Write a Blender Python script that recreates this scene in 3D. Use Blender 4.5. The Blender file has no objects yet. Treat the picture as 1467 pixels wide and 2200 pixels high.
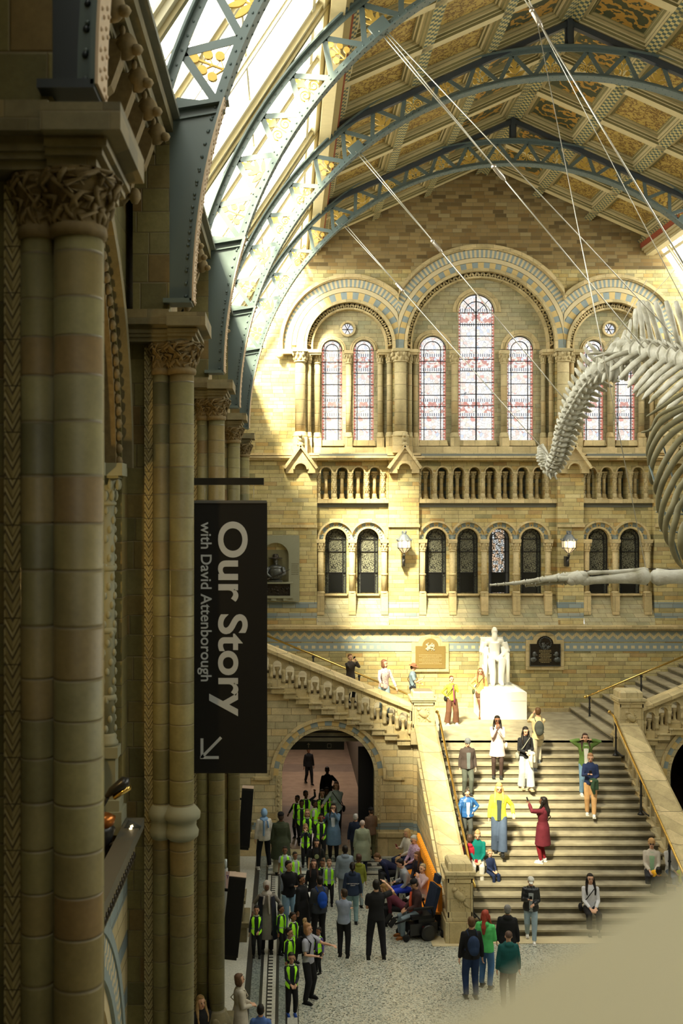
import bpy, bmesh, math, random
from mathutils import Vector, Matrix, Euler, noise
from mathutils.geometry import tessellate_polygon
PI = math.pi
random.seed(7)
scene = bpy.context.scene
COL = scene.collection
# ------------------------------------------------------------------ camera, world, sun, exposure
FPX, CXP, CYP, HC = 2300.0, 615.0, 1100.0, 9.8      # focal length in px of the 1467x2200 frame, vanishing point, eye height
cam_d = bpy.data.cameras.new('camera')
cam = bpy.data.objects.new('camera', cam_d); COL.objects.link(cam)
cam.location = (0, 0, HC); cam.rotation_euler = (PI/2, 0, 0)
cam_d.sensor_fit = 'VERTICAL'; cam_d.sensor_height = 36.0
cam_d.lens = 36.0*FPX/2200.0
cam_d.shift_x = (733.5-CXP)/2200.0
cam_d.clip_start = 0.05; cam_d.clip_end = 200
cam_d.dof.use_dof = True; cam_d.dof.focus_distance = 27.0; cam_d.dof.aperture_fstop = 2.6
scene.camera = cam
scene.view_settings.view_transform = 'Standard'; scene.view_settings.look = 'None'
scene.view_settings.exposure = 0.6; scene.view_settings.gamma = 1.0
scene.view_settings.use_curve_mapping = False
scene.cycles.use_denoising = True
scene.cycles.max_bounces = 6; scene.cycles.diffuse_bounces = 4; scene.cycles.glossy_bounces = 2
scene.cycles.transmission_bounces = 3; scene.cycles.transparent_max_bounces = 8
scene.cycles.sample_clamp_indirect = 4.0; scene.cycles.caustics_reflective = False; scene.cycles.caustics_refractive = False
world = bpy.data.worlds.new('world'); scene.world = world; world.use_nodes = True
world.node_tree.nodes['Background'].inputs[0].default_value = (0.95, 0.93, 0.86, 1)
world.node_tree.nodes['Background'].inputs[1].default_value = 1.2
SUN_DIR = Vector((0.43, 0.92, -1.0)).normalized()
sd = bpy.data.lights.new('sun', 'SUN'); sun = bpy.data.objects.new('sun', sd); COL.objects.link(sun)
sun.rotation_euler = SUN_DIR.to_track_quat('-Z', 'Y').to_euler()
sd.energy = 25.0; sd.angle = math.radians(8); sd.color = (1.0, 0.93, 0.70)
SKYLIGHT_GLOW = 5.5                                   # frosted skylight panes
FILL_GLOW = 2.6  # strength of the added fill panes over the near bays
WINDOW_GLOW = .76                                     # stained glass lit from outside

# ------------------------------------------------------------------ helpers
def P(u, v, Y):
    return Vector(((u-CXP)*Y/FPX, Y, HC-(v-CYP)*Y/FPX))
def wx(u, Y): return (u-CXP)*Y/FPX
def wz(v, Y): return HC-(v-CYP)*Y/FPX

class MB:
    """collects shapes for ONE mesh"""
    def __init__(s): s.v = []; s.f = []; s.m = []; s.sm = []; s.mi = 0; s.smooth = False
    def add(s, vs, fs, smooth=None):
        b = len(s.v); s.v.extend([tuple(v) for v in vs]); sm = s.smooth if smooth is None else smooth
        for f in fs: s.f.append([b+i for i in f]); s.m.append(s.mi); s.sm.append(sm)
        return s
    def box(s, x0, x1, y0, y1, z0, z1):
        return s.add([(x0,y0,z0),(x1,y0,z0),(x1,y1,z0),(x0,y1,z0),(x0,y0,z1),(x1,y0,z1),(x1,y1,z1),(x0,y1,z1)],
              [(0,3,2,1),(4,5,6,7),(0,1,5,4),(1,2,6,5),(2,3,7,6),(3,0,4,7)], False)
    def obox(s, c, size, rot=None):
        c = Vector(c); hx, hy, hz = size[0]/2, size[1]/2, size[2]/2
        vs = [Vector(p) for p in [(-hx,-hy,-hz),(hx,-hy,-hz),(hx,hy,-hz),(-hx,hy,-hz),(-hx,-hy,hz),(hx,-hy,hz),(hx,hy,hz),(-hx,hy,hz)]]
        if rot is not None: vs = [rot @ v for v in vs]
        return s.add([v+c for v in vs], [(0,3,2,1),(4,5,6,7),(0,1,5,4),(1,2,6,5),(2,3,7,6),(3,0,4,7)], False)
    def bar(s, a, b, w, h, up=(0,1,0)):
        """rectangular bar from a to b: w across 'up', h along 'up'"""
        a = Vector(a); b = Vector(b); d = (b-a).normalized(); u = Vector(up); sd = d.cross(u).normalized(); u = sd.cross(d).normalized()
        vs = []
        for p in (a, b):
            for sx, sy in ((-1,-1),(1,-1),(1,1),(-1,1)): vs.append(p+sd*w/2*sx+u*h/2*sy)
        return s.add(vs, [(0,1,2,3),(7,6,5,4),(0,4,5,1),(1,5,6,2),(2,6,7,3),(3,7,4,0)], False)
    def tube(s, pts, r, seg=8, cap=True, flat=1.0, upv=None):
        pts = [Vector(p) for p in pts]; n = len(pts)
        rs = r if isinstance(r, (list, tuple)) else [r]*n
        vs = []; fs = []; up = Vector(upv) if upv is not None else None
        for i, p in enumerate(pts):
            d = (pts[min(i+1, n-1)]-pts[max(i-1, 0)])
            if d.length < 1e-9: d = Vector((0,0,1))
            d.normalize()
            if up is None: up = Vector((0,0,1)) if abs(d.z) < .9 else Vector((1,0,0))
            sx = d.cross(up)
            if sx.length < 1e-6: sx = d.cross(Vector((1,0.3,0)))
            sx.normalize(); u2 = sx.cross(d).normalized()
            if upv is None: up = u2
            for k in range(seg):
                a = 2*PI*k/seg; vs.append(p+sx*math.cos(a)*rs[i]+u2*math.sin(a)*rs[i]*flat)
        for i in range(n-1):
            for k in range(seg):
                k2 = (k+1) % seg; fs.append((i*seg+k, (i+1)*seg+k, (i+1)*seg+k2, i*seg+k2))
        if cap: fs.append(tuple(range(seg))); fs.append(tuple(reversed(range((n-1)*seg, n*seg))))
        return s.add(vs, fs, True)
    def lathe(s, prof, c=(0,0,0), seg=16, sx=1.0, sy=1.0, a0=0.0, a1=2*PI, smooth=True, mat=None):
        """prof: list of (r, z)"""
        c = Vector(c); full = abs(a1-a0-2*PI) < 1e-6; n = seg if full else seg+1; vs = []; fs = []
        for (r, z) in prof:
            for k in range(n):
                a = a0+(a1-a0)*k/seg; v = Vector((r*sx*math.cos(a), r*sy*math.sin(a), z))
                if mat is not None: v = mat @ v
                vs.append(v+c)
        m = len(prof)
        for i in range(m-1):
            for k in range(seg):
                k2 = (k+1) % n if full else k+1
                fs.append((i*n+k, i*n+k2, (i+1)*n+k2, (i+1)*n+k))
        if full:
            if prof[0][0] > 1e-4: fs.append(tuple(reversed(range(n))))
            if prof[-1][0] > 1e-4: fs.append(tuple(range((m-1)*n, m*n)))
        return s.add(vs, fs, smooth)
    def ell(s, c, r, seg=10, rings=7, rot=None):
        c = Vector(c); r = (r, r, r) if not isinstance(r, (tuple, list)) else r
        vs = []; fs = []
        for i in range(rings+1):
            t = PI*i/rings
            for k in range(seg):
                a = 2*PI*k/seg; v = Vector((r[0]*math.sin(t)*math.cos(a), r[1]*math.sin(t)*math.sin(a), r[2]*math.cos(t)))
                if rot is not None: v = rot @ v
                vs.append(v+c)
        for i in range(rings):
            for k in range(seg):
                k2 = (k+1) % seg; fs.append((i*seg+k, (i+1)*seg+k, (i+1)*seg+k2, i*seg+k2))
        return s.add(vs, fs, True)
    def plate(s, outer, holes, y0, y1, M=None, back=True):
        """polygon (x,z) with holes, extruded y0..y1; front face is y0"""
        loops = [list(outer)]+[list(h) for h in holes]
        tri = tessellate_polygon([[Vector((p[0], p[1], 0)) for p in l] for l in loops])
        flat = [p for l in loops for p in l]; n = len(flat)
        vs = [(p[0], y0, p[1]) for p in flat]+[(p[0], y1, p[1]) for p in flat]
        fs = []
        for t in tri:
            a, b, c = [flat[i] for i in t]
            cr = (b[0]-a[0])*(c[1]-a[1])-(b[1]-a[1])*(c[0]-a[0])
            t = tuple(t) if cr > 0 else tuple(reversed(t))
            fs.append(t)
            if back: fs.append(tuple(i+n for i in reversed(t)))
        o = 0
        for li, l in enumerate(loops):
            m = len(l); ar = sum(l[i][0]*l[(i+1) % m][1]-l[(i+1) % m][0]*l[i][1] for i in range(m))
            fl = (ar > 0) == (li == 0)
            for i in range(m):
                j = (i+1) % m; q = (o+i, o+i+n, o+j+n, o+j)
                fs.append(q if fl else tuple(reversed(q)))
            o += m
        if M is not None: vs = [M @ Vector(v) for v in vs]
        return s.add(vs, fs, False)
    def arc(s, cx, cz, prof, a0=0.0, a1=PI, n=32, stilt=0.0, smooth=True):
        """sweep closed profile [(r, y)] round (cx, cz) in the XZ plane; stilt = straight legs down"""
        vs = []; fs = []; m = len(prof); path = []
        if stilt > 0: path.append((1, 0, -stilt, a0))
        for i in range(n+1): path.append((0, 0, 0, a0+(a1-a0)*i/n))
        if stilt > 0: path.append((1, 0, -stilt, a1))
        for (st, _, dz, a) in path:
            for (r, y) in prof: vs.append((cx+r*math.cos(a), y, cz+r*math.sin(a)+dz))
        for i in range(len(path)-1):
            for k in range(m):
                k2 = (k+1) % m; fs.append((i*m+k, i*m+k2, (i+1)*m+k2, (i+1)*m+k))
        e = (len(path)-1)*m
        fs.append(tuple(reversed(range(m)))); fs.append(tuple(range(e, e+m)))
        return s.add(vs, fs, smooth)
    def prism(s, prof, axis_pts):
        """sweep closed profile of offsets (Vector list) from axis_pts[0] to [1]"""
        a, b = Vector(axis_pts[0]), Vector(axis_pts[1]); m = len(prof)
        vs = [a+Vector(p) for p in prof]+[b+Vector(p) for p in prof]
        fs = [(k, (k+1) % m, (k+1) % m+m, k+m) for k in range(m)]+[tuple(reversed(range(m))), tuple(range(m, 2*m))]
        return s.add(vs, fs, False)
    def bump(s, c, r, n, k, dy=-1):
        """a small carved relief: k lumps strewn on an area r=(rx,rz) in a plane facing -Y"""
        for i in range(n):
            x = random.uniform(-1, 1)*r[0]; z = random.uniform(-1, 1)*r[1]
            q = k*random.uniform(.6, 1.3)
            s.ell((c[0]+x, c[1], c[2]+z), (q*random.uniform(.6, 1.6), q*.7, q*random.uniform(.6, 1.6)), 6, 4, Matrix.Rotation(random.uniform(0, PI), 3, 'Y'))
        return s
    def xform(s, M, start=0):
        for i in range(start, len(s.v)): s.v[i] = tuple(M @ Vector(s.v[i]))
        return s
    def mesh(s, name):
        me = bpy.data.meshes.new(name); me.from_pydata(s.v, [], s.f); me.validate(); 
        if len(me.polygons) == len(s.f):
            me.polygons.foreach_set('material_index', s.m); me.polygons.foreach_set('use_smooth', s.sm)
        me.update(); return me
    def build(s, name, mat, parent=None, fix=False):
        me = s.mesh(name)
        if fix:
            bm = bmesh.new(); bm.from_mesh(me); bmesh.ops.recalc_face_normals(bm, faces=bm.faces); bm.to_mesh(me); bm.free()
        for m in (mat if isinstance(mat, (list, tuple)) else [mat]): me.materials.append(m)
        o = bpy.data.objects.new(name, me); COL.objects.link(o)
        if parent is not None: o.parent = parent
        return o
def tag(o, label=None, cat=None, group=None, kind=None):
    if label: o['label'] = label
    if cat: o['category'] = cat
    if group: o['group'] = group
    if kind: o['kind'] = kind
    return o
def thing(name, label, cat, loc=(0,0,0), rz=0.0, group=None):
    o = bpy.data.objects.new(name, None); o.empty_display_size = .1; COL.objects.link(o)
    o.location = loc; o.rotation_euler = (0, 0, rz)
    return tag(o, label, cat, group)
def struct(name, mb, mat, parent=None, fix=False):
    o = mb.build(name, mat, parent, fix)
    if parent is None: o['kind'] = 'structure'
    return o
def copy_tree(root, parent=None):
    c = root.copy(); COL.objects.link(c)
    if parent is not None: c.parent = parent
    for ch in list(root.children): copy_tree(ch, c)
    return c
def dup(root, loc, rz=0.0, label=None, group=None):
    r = copy_tree(root); r.location = loc; r.rotation_euler = (0, 0, rz)
    if label: r['label'] = label
    if group: r['group'] = group
    return r
def archpts(cx, zs, r, z0, n=20, keep_bottom=True):
    """arched opening outline (x,z): bottom z0, springing zs, radius r"""
    p = [(cx-r, z0), (cx+r, z0)]
    for i in range(n+1):
        a = PI*i/n; p.append((cx+r*math.cos(a), zs+r*math.sin(a)))
    return p
def circ(cx, cz, r, n=20): return [(cx+r*math.cos(2*PI*i/n), cz+r*math.sin(2*PI*i/n)) for i in range(n)]
# ------------------------------------------------------------------ node helpers
class S:
    def __init__(s, nt, sock): s.nt = nt; s.k = sock
    def _m(s, op, b=None, c=None):
        n = s.nt.nodes.new('ShaderNodeMath'); n.operation = op; s.nt.links.new(s.k, n.inputs[0])
        for i, q in ((1, b), (2, c)):
            if q is None: continue
            if isinstance(q, S): s.nt.links.new(q.k, n.inputs[i])
            else: n.inputs[i].default_value = q
        return S(s.nt, n.outputs[0])
    def __add__(s, o): return s._m('ADD', o)
    def __sub__(s, o): return s._m('SUBTRACT', o)
    def __mul__(s, o): return s._m('MULTIPLY', o)
    def __truediv__(s, o): return s._m('DIVIDE', o)
    def floor(s): return s._m('FLOOR')
    def fract(s): return s._m('FRACT')
    def abs(s): return s._m('ABSOLUTE')
    def sin(s): return s._m('SINE')
    def mod(s, o): return s._m('FLOORED_MODULO', o)
    def lt(s, o): return s._m('LESS_THAN', o)
    def gt(s, o): return s._m('GREATER_THAN', o)
    def min(s, o): return s._m('MINIMUM', o)
    def max(s, o): return s._m('MAXIMUM', o)
    def pow(s, o): return s._m('POWER', o)
    def tri(s): return ((s.fract()-.5).abs())*2.0          # 1 at integers, 0 half way
class Mat:
    def __init__(s, name, rough=.8, spec=.3, metal=0.0):
        s.m = bpy.data.materials.new(name); s.m.use_nodes = True; s.nt = s.m.node_tree; s.n = s.nt.nodes; s.l = s.nt.links
        s.b = s.n['Principled BSDF']; s.b.inputs['Roughness'].default_value = rough
        s.b.inputs['Specular IOR Level'].default_value = spec; s.b.inputs['Metallic'].default_value = metal
        s._tc = None
    def coords(s, which='Object'):
        if s._tc is None:
            s._tc = s.n.new('ShaderNodeTexCoord'); s._sep = s.n.new('ShaderNodeSeparateXYZ'); s.l.new(s._tc.outputs[which], s._sep.inputs[0])
        return [S(s.nt, s._sep.outputs[i]) for i in range(3)]
    def vec(s, x, y, z=0.0):
        c = s.n.new('ShaderNodeCombineXYZ')
        for i, q in enumerate((x, y, z)):
            if isinstance(q, S): s.l.new(q.k, c.inputs[i])
            else: c.inputs[i].default_value = q
        return c.outputs[0]
    def white(s, x, y, z=0.0):
        w = s.n.new('ShaderNodeTexWhiteNoise'); w.noise_dimensions = '3D'; s.l.new(s.vec(x, y, z), w.inputs[0]); return S(s.nt, w.outputs['Value'])
    def noise(s, scale, detail=3, vec=None, rough=.5):
        t = s.n.new('ShaderNodeTexNoise'); t.inputs['Scale'].default_value = scale; t.inputs['Detail'].default_value = detail; t.inputs['Roughness'].default_value = rough
        if vec is None: s.coords(); vec = s._tc.outputs['Object']
        s.l.new(vec, t.inputs['Vector']); return S(s.nt, t.outputs[0])
    def voro(s, scale, feature='F1', vec=None, out='Distance'):
        t = s.n.new('ShaderNodeTexVoronoi'); t.feature = feature; t.inputs['Scale'].default_value = scale
        if vec is None: s.coords(); vec = s._tc.outputs['Object']
        s.l.new(vec, t.inputs['Vector']); return S(s.nt, t.outputs[out])
    def ramp(s, fac, stops, const=False):
        r = s.n.new('ShaderNodeValToRGB'); s.l.new(fac.k, r.inputs[0]); e = r.color_ramp.elements
        if const: r.color_ramp.interpolation = 'CONSTANT'
        e[0].position = stops[0][0]; e[0].color = (*stops[0][1], 1); e[1].position = stops[-1][0]; e[1].color = (*stops[-1][1], 1)
        for p, c in stops[1:-1]: q = e.new(p); q.color = (*c, 1)
        return r.outputs[0]
    def mix(s, fac, a, b, mode='MIX'):
        m = s.n.new('ShaderNodeMix'); m.data_type = 'RGBA'; m.blend_type = mode
        if isinstance(fac, S): s.l.new(fac.k, m.inputs[0])
        else: m.inputs[0].default_value = fac
        for i, q in ((6, a), (7, b)):
            if isinstance(q, (tuple, list)): m.inputs[i].default_value = (*q[:3], 1)
            elif isinstance(q, S): s.l.new(q.k, m.inputs[i])
            else: s.l.new(q, m.inputs[i])
        return m.outputs[2]
    def color(s, c):
        if isinstance(c, (tuple, list)): s.b.inputs['Base Color'].default_value = (*c[:3], 1)
        else: s.l.new(c, s.b.inputs['Base Color'])
        return s
    def bump(s, h, strength=.4, dist=.02):
        b = s.n.new('ShaderNodeBump'); b.inputs['Strength'].default_value = strength; b.inputs['Distance'].default_value = dist
        s.l.new(h.k, b.inputs['Height']); s.l.new(b.outputs[0], s.b.inputs['Normal']); return s
    def emit(s, c, st):
        if isinstance(c, (tuple, list)): s.b.inputs['Emission Color'].default_value = (*c[:3], 1)
        else: s.l.new(c, s.b.inputs['Emission Color'])
        s.b.inputs['Emission Strength'].default_value = st; return s
_mc = {}
def plain(name, c, rough=.7, metal=0.0, spec=.3, var=.12, scale=14):
    k = name
    if k in _mc: return _mc[k]
    m = Mat(name, rough, spec, metal); nz = m.noise(scale, 3)
    m.color(m.mix((nz-.5)*var*4+.5, tuple(q*(1-var*1.2) for q in c), tuple(min(1, q*(1+var)) for q in c)))
    _mc[k] = m.m; return m.m
STONE_RAMP = [(0, (.31,.29,.16)), (.12, (.45,.38,.18)), (.35, (.54,.46,.23)), (.6, (.58,.51,.28)), (.82, (.53,.40,.16)), (.93, (.46,.31,.13)), (1, (.36,.35,.22))]
def block_mat(name, w, h, ramp, mortar=.010, rough=.75, vary=True, tint=None, warp=0.0, bumpst=.5, stripes=None, spec=.3, uoff=None):
    """courses of blocks: u = x + y, v = z; every block its own colour"""
    m = Mat(name, rough, spec); x, y, z = m.coords(); u = x+y
    if warp: z = z+(z*2.3).sin()*warp+(z*5.7+1.3).sin()*(warp*.5)
    row = (z/h).floor(); sh = m.white(row, 3.3) if vary else row.mod(2.0)*.5
    if w and w > 0:
        bw = m.white(row, 9.1)*(w*.5)+w*.75 if vary else w
        q = u/bw+sh; colm = q.floor(); fu = q.fract()
        du = (fu-.5).abs()*(-1.0)+.5
        du = du*bw if isinstance(bw, S) else du*w
    else: colm = row*0.0; du = row*0.0+1.0
    fv = (z/h).fract(); dv = ((fv-.5).abs()*(-1.0)+.5)*h
    d = du.min(dv); jm = d.lt(mortar)
    if w and w < 0: colm = x.gt(.115)*5.0
    if w is not None and w <= 0: oi = m.n.new('ShaderNodeObjectInfo'); colm = colm+S(m.nt, oi.outputs['Random'])*37.0
    rnd = m.white(row, colm, 1.7)
    c = m.ramp(rnd, ramp)
    nz = m.noise(3.0, 5, rough=.65)
    c = m.mix(.55, c, m.ramp(nz, [(.3, (.62,.58,.50)), (.7, (1.25,1.22,1.12))]), 'MULTIPLY')
    fine = m.noise(30, 2); c = m.mix(.3, c, m.ramp(fine, [(.3, (.8,.8,.8)), (.7, (1.2,1.2,1.2))]), 'MULTIPLY')
    if stripes:
        for (za, zb, rc) in stripes:
            zz = m.coords()[2]; k = zz.gt(za)*zz.lt(zb); c = m.mix(k, c, m.ramp(rnd, rc))
    if tint: c = m.mix(1.0, c, tint, 'MULTIPLY')
    c = m.mix(jm, c, (.17,.14,.08))
    m.color(c); hgt = (d/(mortar*2)).min(1.0)+fine*.15
    m.bump(hgt, bumpst, .012); return m.m
# ------------------------------------------------------------------ materials of the place
BLUE = (.19,.25,.28); BLUE2 = (.27,.33,.34); BUFF = (.60,.49,.28)
GAB = [(0,(.12,.085,.035)),(.2,(.22,.15,.06)),(.45,(.33,.245,.11)),(.7,(.27,.18,.07)),(.85,(.19,.12,.045)),(1,(.36,.29,.15))]  # gable brick: browner, and darkened in colour for shade under the roof
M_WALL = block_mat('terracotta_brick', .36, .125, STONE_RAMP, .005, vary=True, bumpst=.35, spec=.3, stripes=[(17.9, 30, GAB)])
M_WALLB = block_mat('terracotta_brick_banded', .46, .135, STONE_RAMP, .005, bumpst=.35,
    stripes=[(wz(1304,36), wz(1291,36), [(0,BLUE),(.5,BLUE2),(1,(.33,.36,.33))]), (wz(1325,36), wz(1314,36), [(0,BLUE),(.5,BLUE2),(1,(.33,.36,.33))])])
M_LOW = block_mat('terracotta_ashlar', .5, .135, STONE_RAMP, .006, bumpst=.3)
M_STAIRW = block_mat('terracotta_stair_wall', .62, .20, [(0,(.44,.39,.25)),(.3,(.56,.49,.31)),(.6,(.64,.54,.33)),(.85,(.60,.47,.25)),(1,(.52,.40,.20))], .006, bumpst=.3,
    stripes=[(.72, .92, [(0,BLUE),(1,BLUE2)])])
M_GREY = block_mat('grey_green_block', .5, .14, [(0,(.30,.30,.20)),(.4,(.42,.37,.22)),(.7,(.38,.36,.25)),(1,(.46,.40,.25))], .005, bumpst=.3)
M_TRIM = block_mat('terracotta_trim', .5, .5, [(0,(.44,.36,.20)),(.5,(.56,.46,.26)),(1,(.62,.50,.29))], .004, bumpst=.2)
M_CARVE = plain('carved_terracotta', (.50,.41,.23), .8, var=.25, scale=20)
M_SHAFT = block_mat('terracotta_shaft', 0, .42, [(0,(.40,.34,.20)),(.4,(.50,.42,.24)),(.8,(.56,.46,.27)),(1,(.48,.36,.19))], .006, warp=.04)
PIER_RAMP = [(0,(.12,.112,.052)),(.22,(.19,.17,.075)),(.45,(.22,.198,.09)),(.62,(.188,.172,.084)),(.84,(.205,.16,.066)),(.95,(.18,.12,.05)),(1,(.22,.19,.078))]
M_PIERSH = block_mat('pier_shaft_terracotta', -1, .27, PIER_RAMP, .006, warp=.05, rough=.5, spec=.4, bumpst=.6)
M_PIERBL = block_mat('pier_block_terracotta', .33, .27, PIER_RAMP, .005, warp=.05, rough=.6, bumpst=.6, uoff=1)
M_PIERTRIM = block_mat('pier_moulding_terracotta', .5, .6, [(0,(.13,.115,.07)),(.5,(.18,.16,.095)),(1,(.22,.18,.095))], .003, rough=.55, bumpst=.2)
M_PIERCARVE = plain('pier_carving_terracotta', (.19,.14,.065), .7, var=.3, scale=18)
M_BLUEM = plain('blue_grey_block', BLUE2, .7, var=.2, scale=9)
M_CREAM = plain('cream_block', (.62,.52,.32), .7, var=.12, scale=9)
M_YEL = plain('ochre_block', (.62,.46,.20), .7, var=.15, scale=9)
M_SLATE = plain('slate_ledge', (.17,.18,.16), .6, var=.15)
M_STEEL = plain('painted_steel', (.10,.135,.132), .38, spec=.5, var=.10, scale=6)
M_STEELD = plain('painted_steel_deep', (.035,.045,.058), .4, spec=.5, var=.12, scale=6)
M_FLANGE = plain('flange_reflected_tint', (.56,.43,.30), .5, var=.15, scale=10)  # beige of reflected light put into the lower flange colour
M_GOLD = plain('gilded_ornament', (.62,.42,.10), .42, metal=.35, var=.2, scale=20)
M_BRASS = plain('polished_brass', (.75,.52,.16), .22, metal=1.0, var=.08)
M_IRON = plain('black_iron', (.02,.02,.022), .45, spec=.5)
M_BLACK = plain('matt_black', (.006,.006,.007), .6)
M_BLACKG = plain('satin_black', (.012,.012,.013), .35, spec=.5)
M_WIRE = plain('steel_wire', (.60,.58,.52), .35, metal=.7)
M_MARBLE = plain('white_marble', (.82,.80,.72), .4, spec=.5, var=.04)
M_BONE = Mat('weathered_bone', .7); _n = M_BONE.noise(5, 4)
M_BONE.color(M_BONE.ramp(_n, [(.25,(.26,.24,.15)),(.45,(.50,.48,.40)),(.7,(.66,.65,.58))])).bump(M_BONE.noise(25,3), .4, .02); M_BONE = M_BONE.m
M_RIBB = plain('dark_rib_bone', (.20,.18,.10), .6, var=.35, scale=4)
M_BRONZE = plain('dark_bronze', (.035,.028,.020), .4, metal=.5, var=.3)
M_BRONZEY = plain('golden_bronze', (.30,.21,.07), .5, metal=.3, var=.15)
M_LEAD = plain('window_leading', (.012,.012,.014), .6)
M_GREYST = plain('grey_green_stone', (.27,.27,.19), .7, var=.15, scale=5)
def zig_mat(name, base, dark, px, h, rowh):
    m = Mat(name, .6); x, y, z = m.coords(); u = x+y
    t = ((u/px).tri())*px*1.0; f = ((z+t)/h).fract(); line = (f.gt(.0))*(f.lt(.22)); l2 = (f.gt(.5))*(f.lt(.6)); jt = (z/rowh).fract().lt(.025)
    nz = m.noise(4,4)
    c = m.mix(line, m.ramp(nz, [(.3,tuple(q*.75 for q in base)),(.7,base)]), dark); c = m.mix(l2, c, tuple(q*1.6 for q in dark)); c = m.mix(jt, c, (.06,.05,.03))
    m.color(c); m.bump(((f-.4).abs()), .8, .03); return m.m
M_ZIG = zig_mat('zigzag_moulding', (.42,.36,.19), (.09,.07,.035), .085, .11, .27)
# friezes on the back wall
m = Mat('zigzag_frieze', .7); x, y, z = m.coords(); t = ((x/.30).tri())*.135; zz = z-wz(1373,36)
c = m.mix((zz-t-.05).gt(0), BLUE2, (.64,.54,.32)); c = m.mix((zz-t-.17).gt(0), c, BLUE2); c = m.mix(((x/.15).fract()-.5).abs().lt(.03), c, (.4,.36,.25))
m.color(c); M_FRIEZE = m.m
m = Mat('checker_frieze', .7); x, y, z = m.coords(); zz = (z-wz(1394,36))/.26
k = (zz.gt(.33))*(zz.lt(.7))*((x/.24).fract().gt(.5)); c = m.mix(k, BLUE2, (.66,.56,.33)); m.color(c); M_CHECK = m.m
# stained glass (lit by the day outside)
def stained(name, w, glow, dim=False, spring=None):
    m = Mat(name, .25, .5); x, y, z = m.coords()
    ax = x.abs()
    v = m.voro(9.0, 'DISTANCE_TO_EDGE', m.vec(x, 0.0, z)); vc = m.voro(9.0, 'F1', m.vec(x, 0.0, z), 'Color')
    wn = m.white((x/.08).floor(), (z/.08).floor())

    sv = m.n.new('ShaderNodeSeparateColor'); m.l.new(vc.k, sv.inputs[0]); r1 = S(m.nt, sv.outputs[0])
    base = m.ramp(r1, [(0,(.95,.92,.88)),(.35,(.88,.84,.80)),(.5,(.80,.62,.55)),(.62,(.92,.86,.72)),(.78,(.60,.66,.78)),(.9,(.95,.93,.9)),(1,(.72,.36,.30))])
    # red bands of petals every 1.5 m
    zb = (z/1.52).fract(); band = (zb.gt(.62))*(zb.lt(.86)); px_ = (((x*x)+((((z/1.52).fract()-.74)*1.52)._m('POWER',2.0)))).gt(.012)
    pet = ((m.noise(7, 1, m.vec(ax, 0.0, z))).gt(.52))*band
    base = m.mix(pet*.8, base, (.55,.16,.12))
    bead = ((zb-.58).abs().lt(.035))+((zb-.90).abs().lt(.035)); dots = (((x/.075).fract()-.5).abs()).lt(.28)
    base = m.mix(bead.min(1.0), base, m.mix(dots, (.18,.20,.26), (.92,.9,.86)))
    edge = ax.gt(w/2-.085); tri = (((z/.11).fract()-.5).abs()*2.0 - (ax*(-1.0)+w/2)/.085).gt(-.35)
    base = m.mix(edge, base, m.mix(tri, (.86,.80,.74), (.52,.17,.12)))
    el = (ax-(w/2-.085)).abs().lt(.009); ln = v.lt(.018)*(edge*(-1.0)+1.0)
    lead = (ln*.75).max(el)
    base = m.mix(lead, base, (.05,.05,.07))
    if dim:
        m.color(m.mix(.0, m.mix(1.0, base, (.22,.22,.17), 'MULTIPLY'), (0,0,0))); m.emit(base, glow)
    else: m.color((.1,.1,.1)); m.emit(base, glow)
    return m.m
M_GLASS_S = stained('stained_glass_narrow', .68, WINDOW_GLOW)
M_GLASS_M = stained('stained_glass_middle', .92, WINDOW_GLOW)
M_GLASS_C = stained('stained_glass_tall', 1.24, WINDOW_GLOW)
m = Mat('leaded_pattern_glass', .25, .5); x, y, z = m.coords()
q = m.voro(14, 'DISTANCE_TO_EDGE', m.vec(x+z, 0.0, z-x)).lt(.10); e = x.abs().gt(.24)
m.color(m.mix(q, m.mix(e, (.21,.21,.155), (.10,.11,.09)), (.035,.035,.03))); M_LEADED = m.m
m = Mat('leaded_glass_glowing', .25, .5); x, y, z = m.coords()
q = m.voro(14, 'DISTANCE_TO_EDGE', m.vec(x, 0.0, z)).lt(.10); e = x.abs().gt(.2); cc = m.mix(m.white((x/.09).floor(), (z/.12).floor()).gt(.6), (.9,.62,.4), (.75,.8,.8))
cc = m.mix(q.max(e), cc, (.02,.02,.02)); m.color((.05,.05,.04)); m.emit(cc, .55); M_LEADLIT = m.m
M_DARKGL = plain('dark_glass', (.010,.011,.012), .12, spec=.6)
M_SHADE = plain('unlit_interior', (.05,.045,.03), .9)

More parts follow.
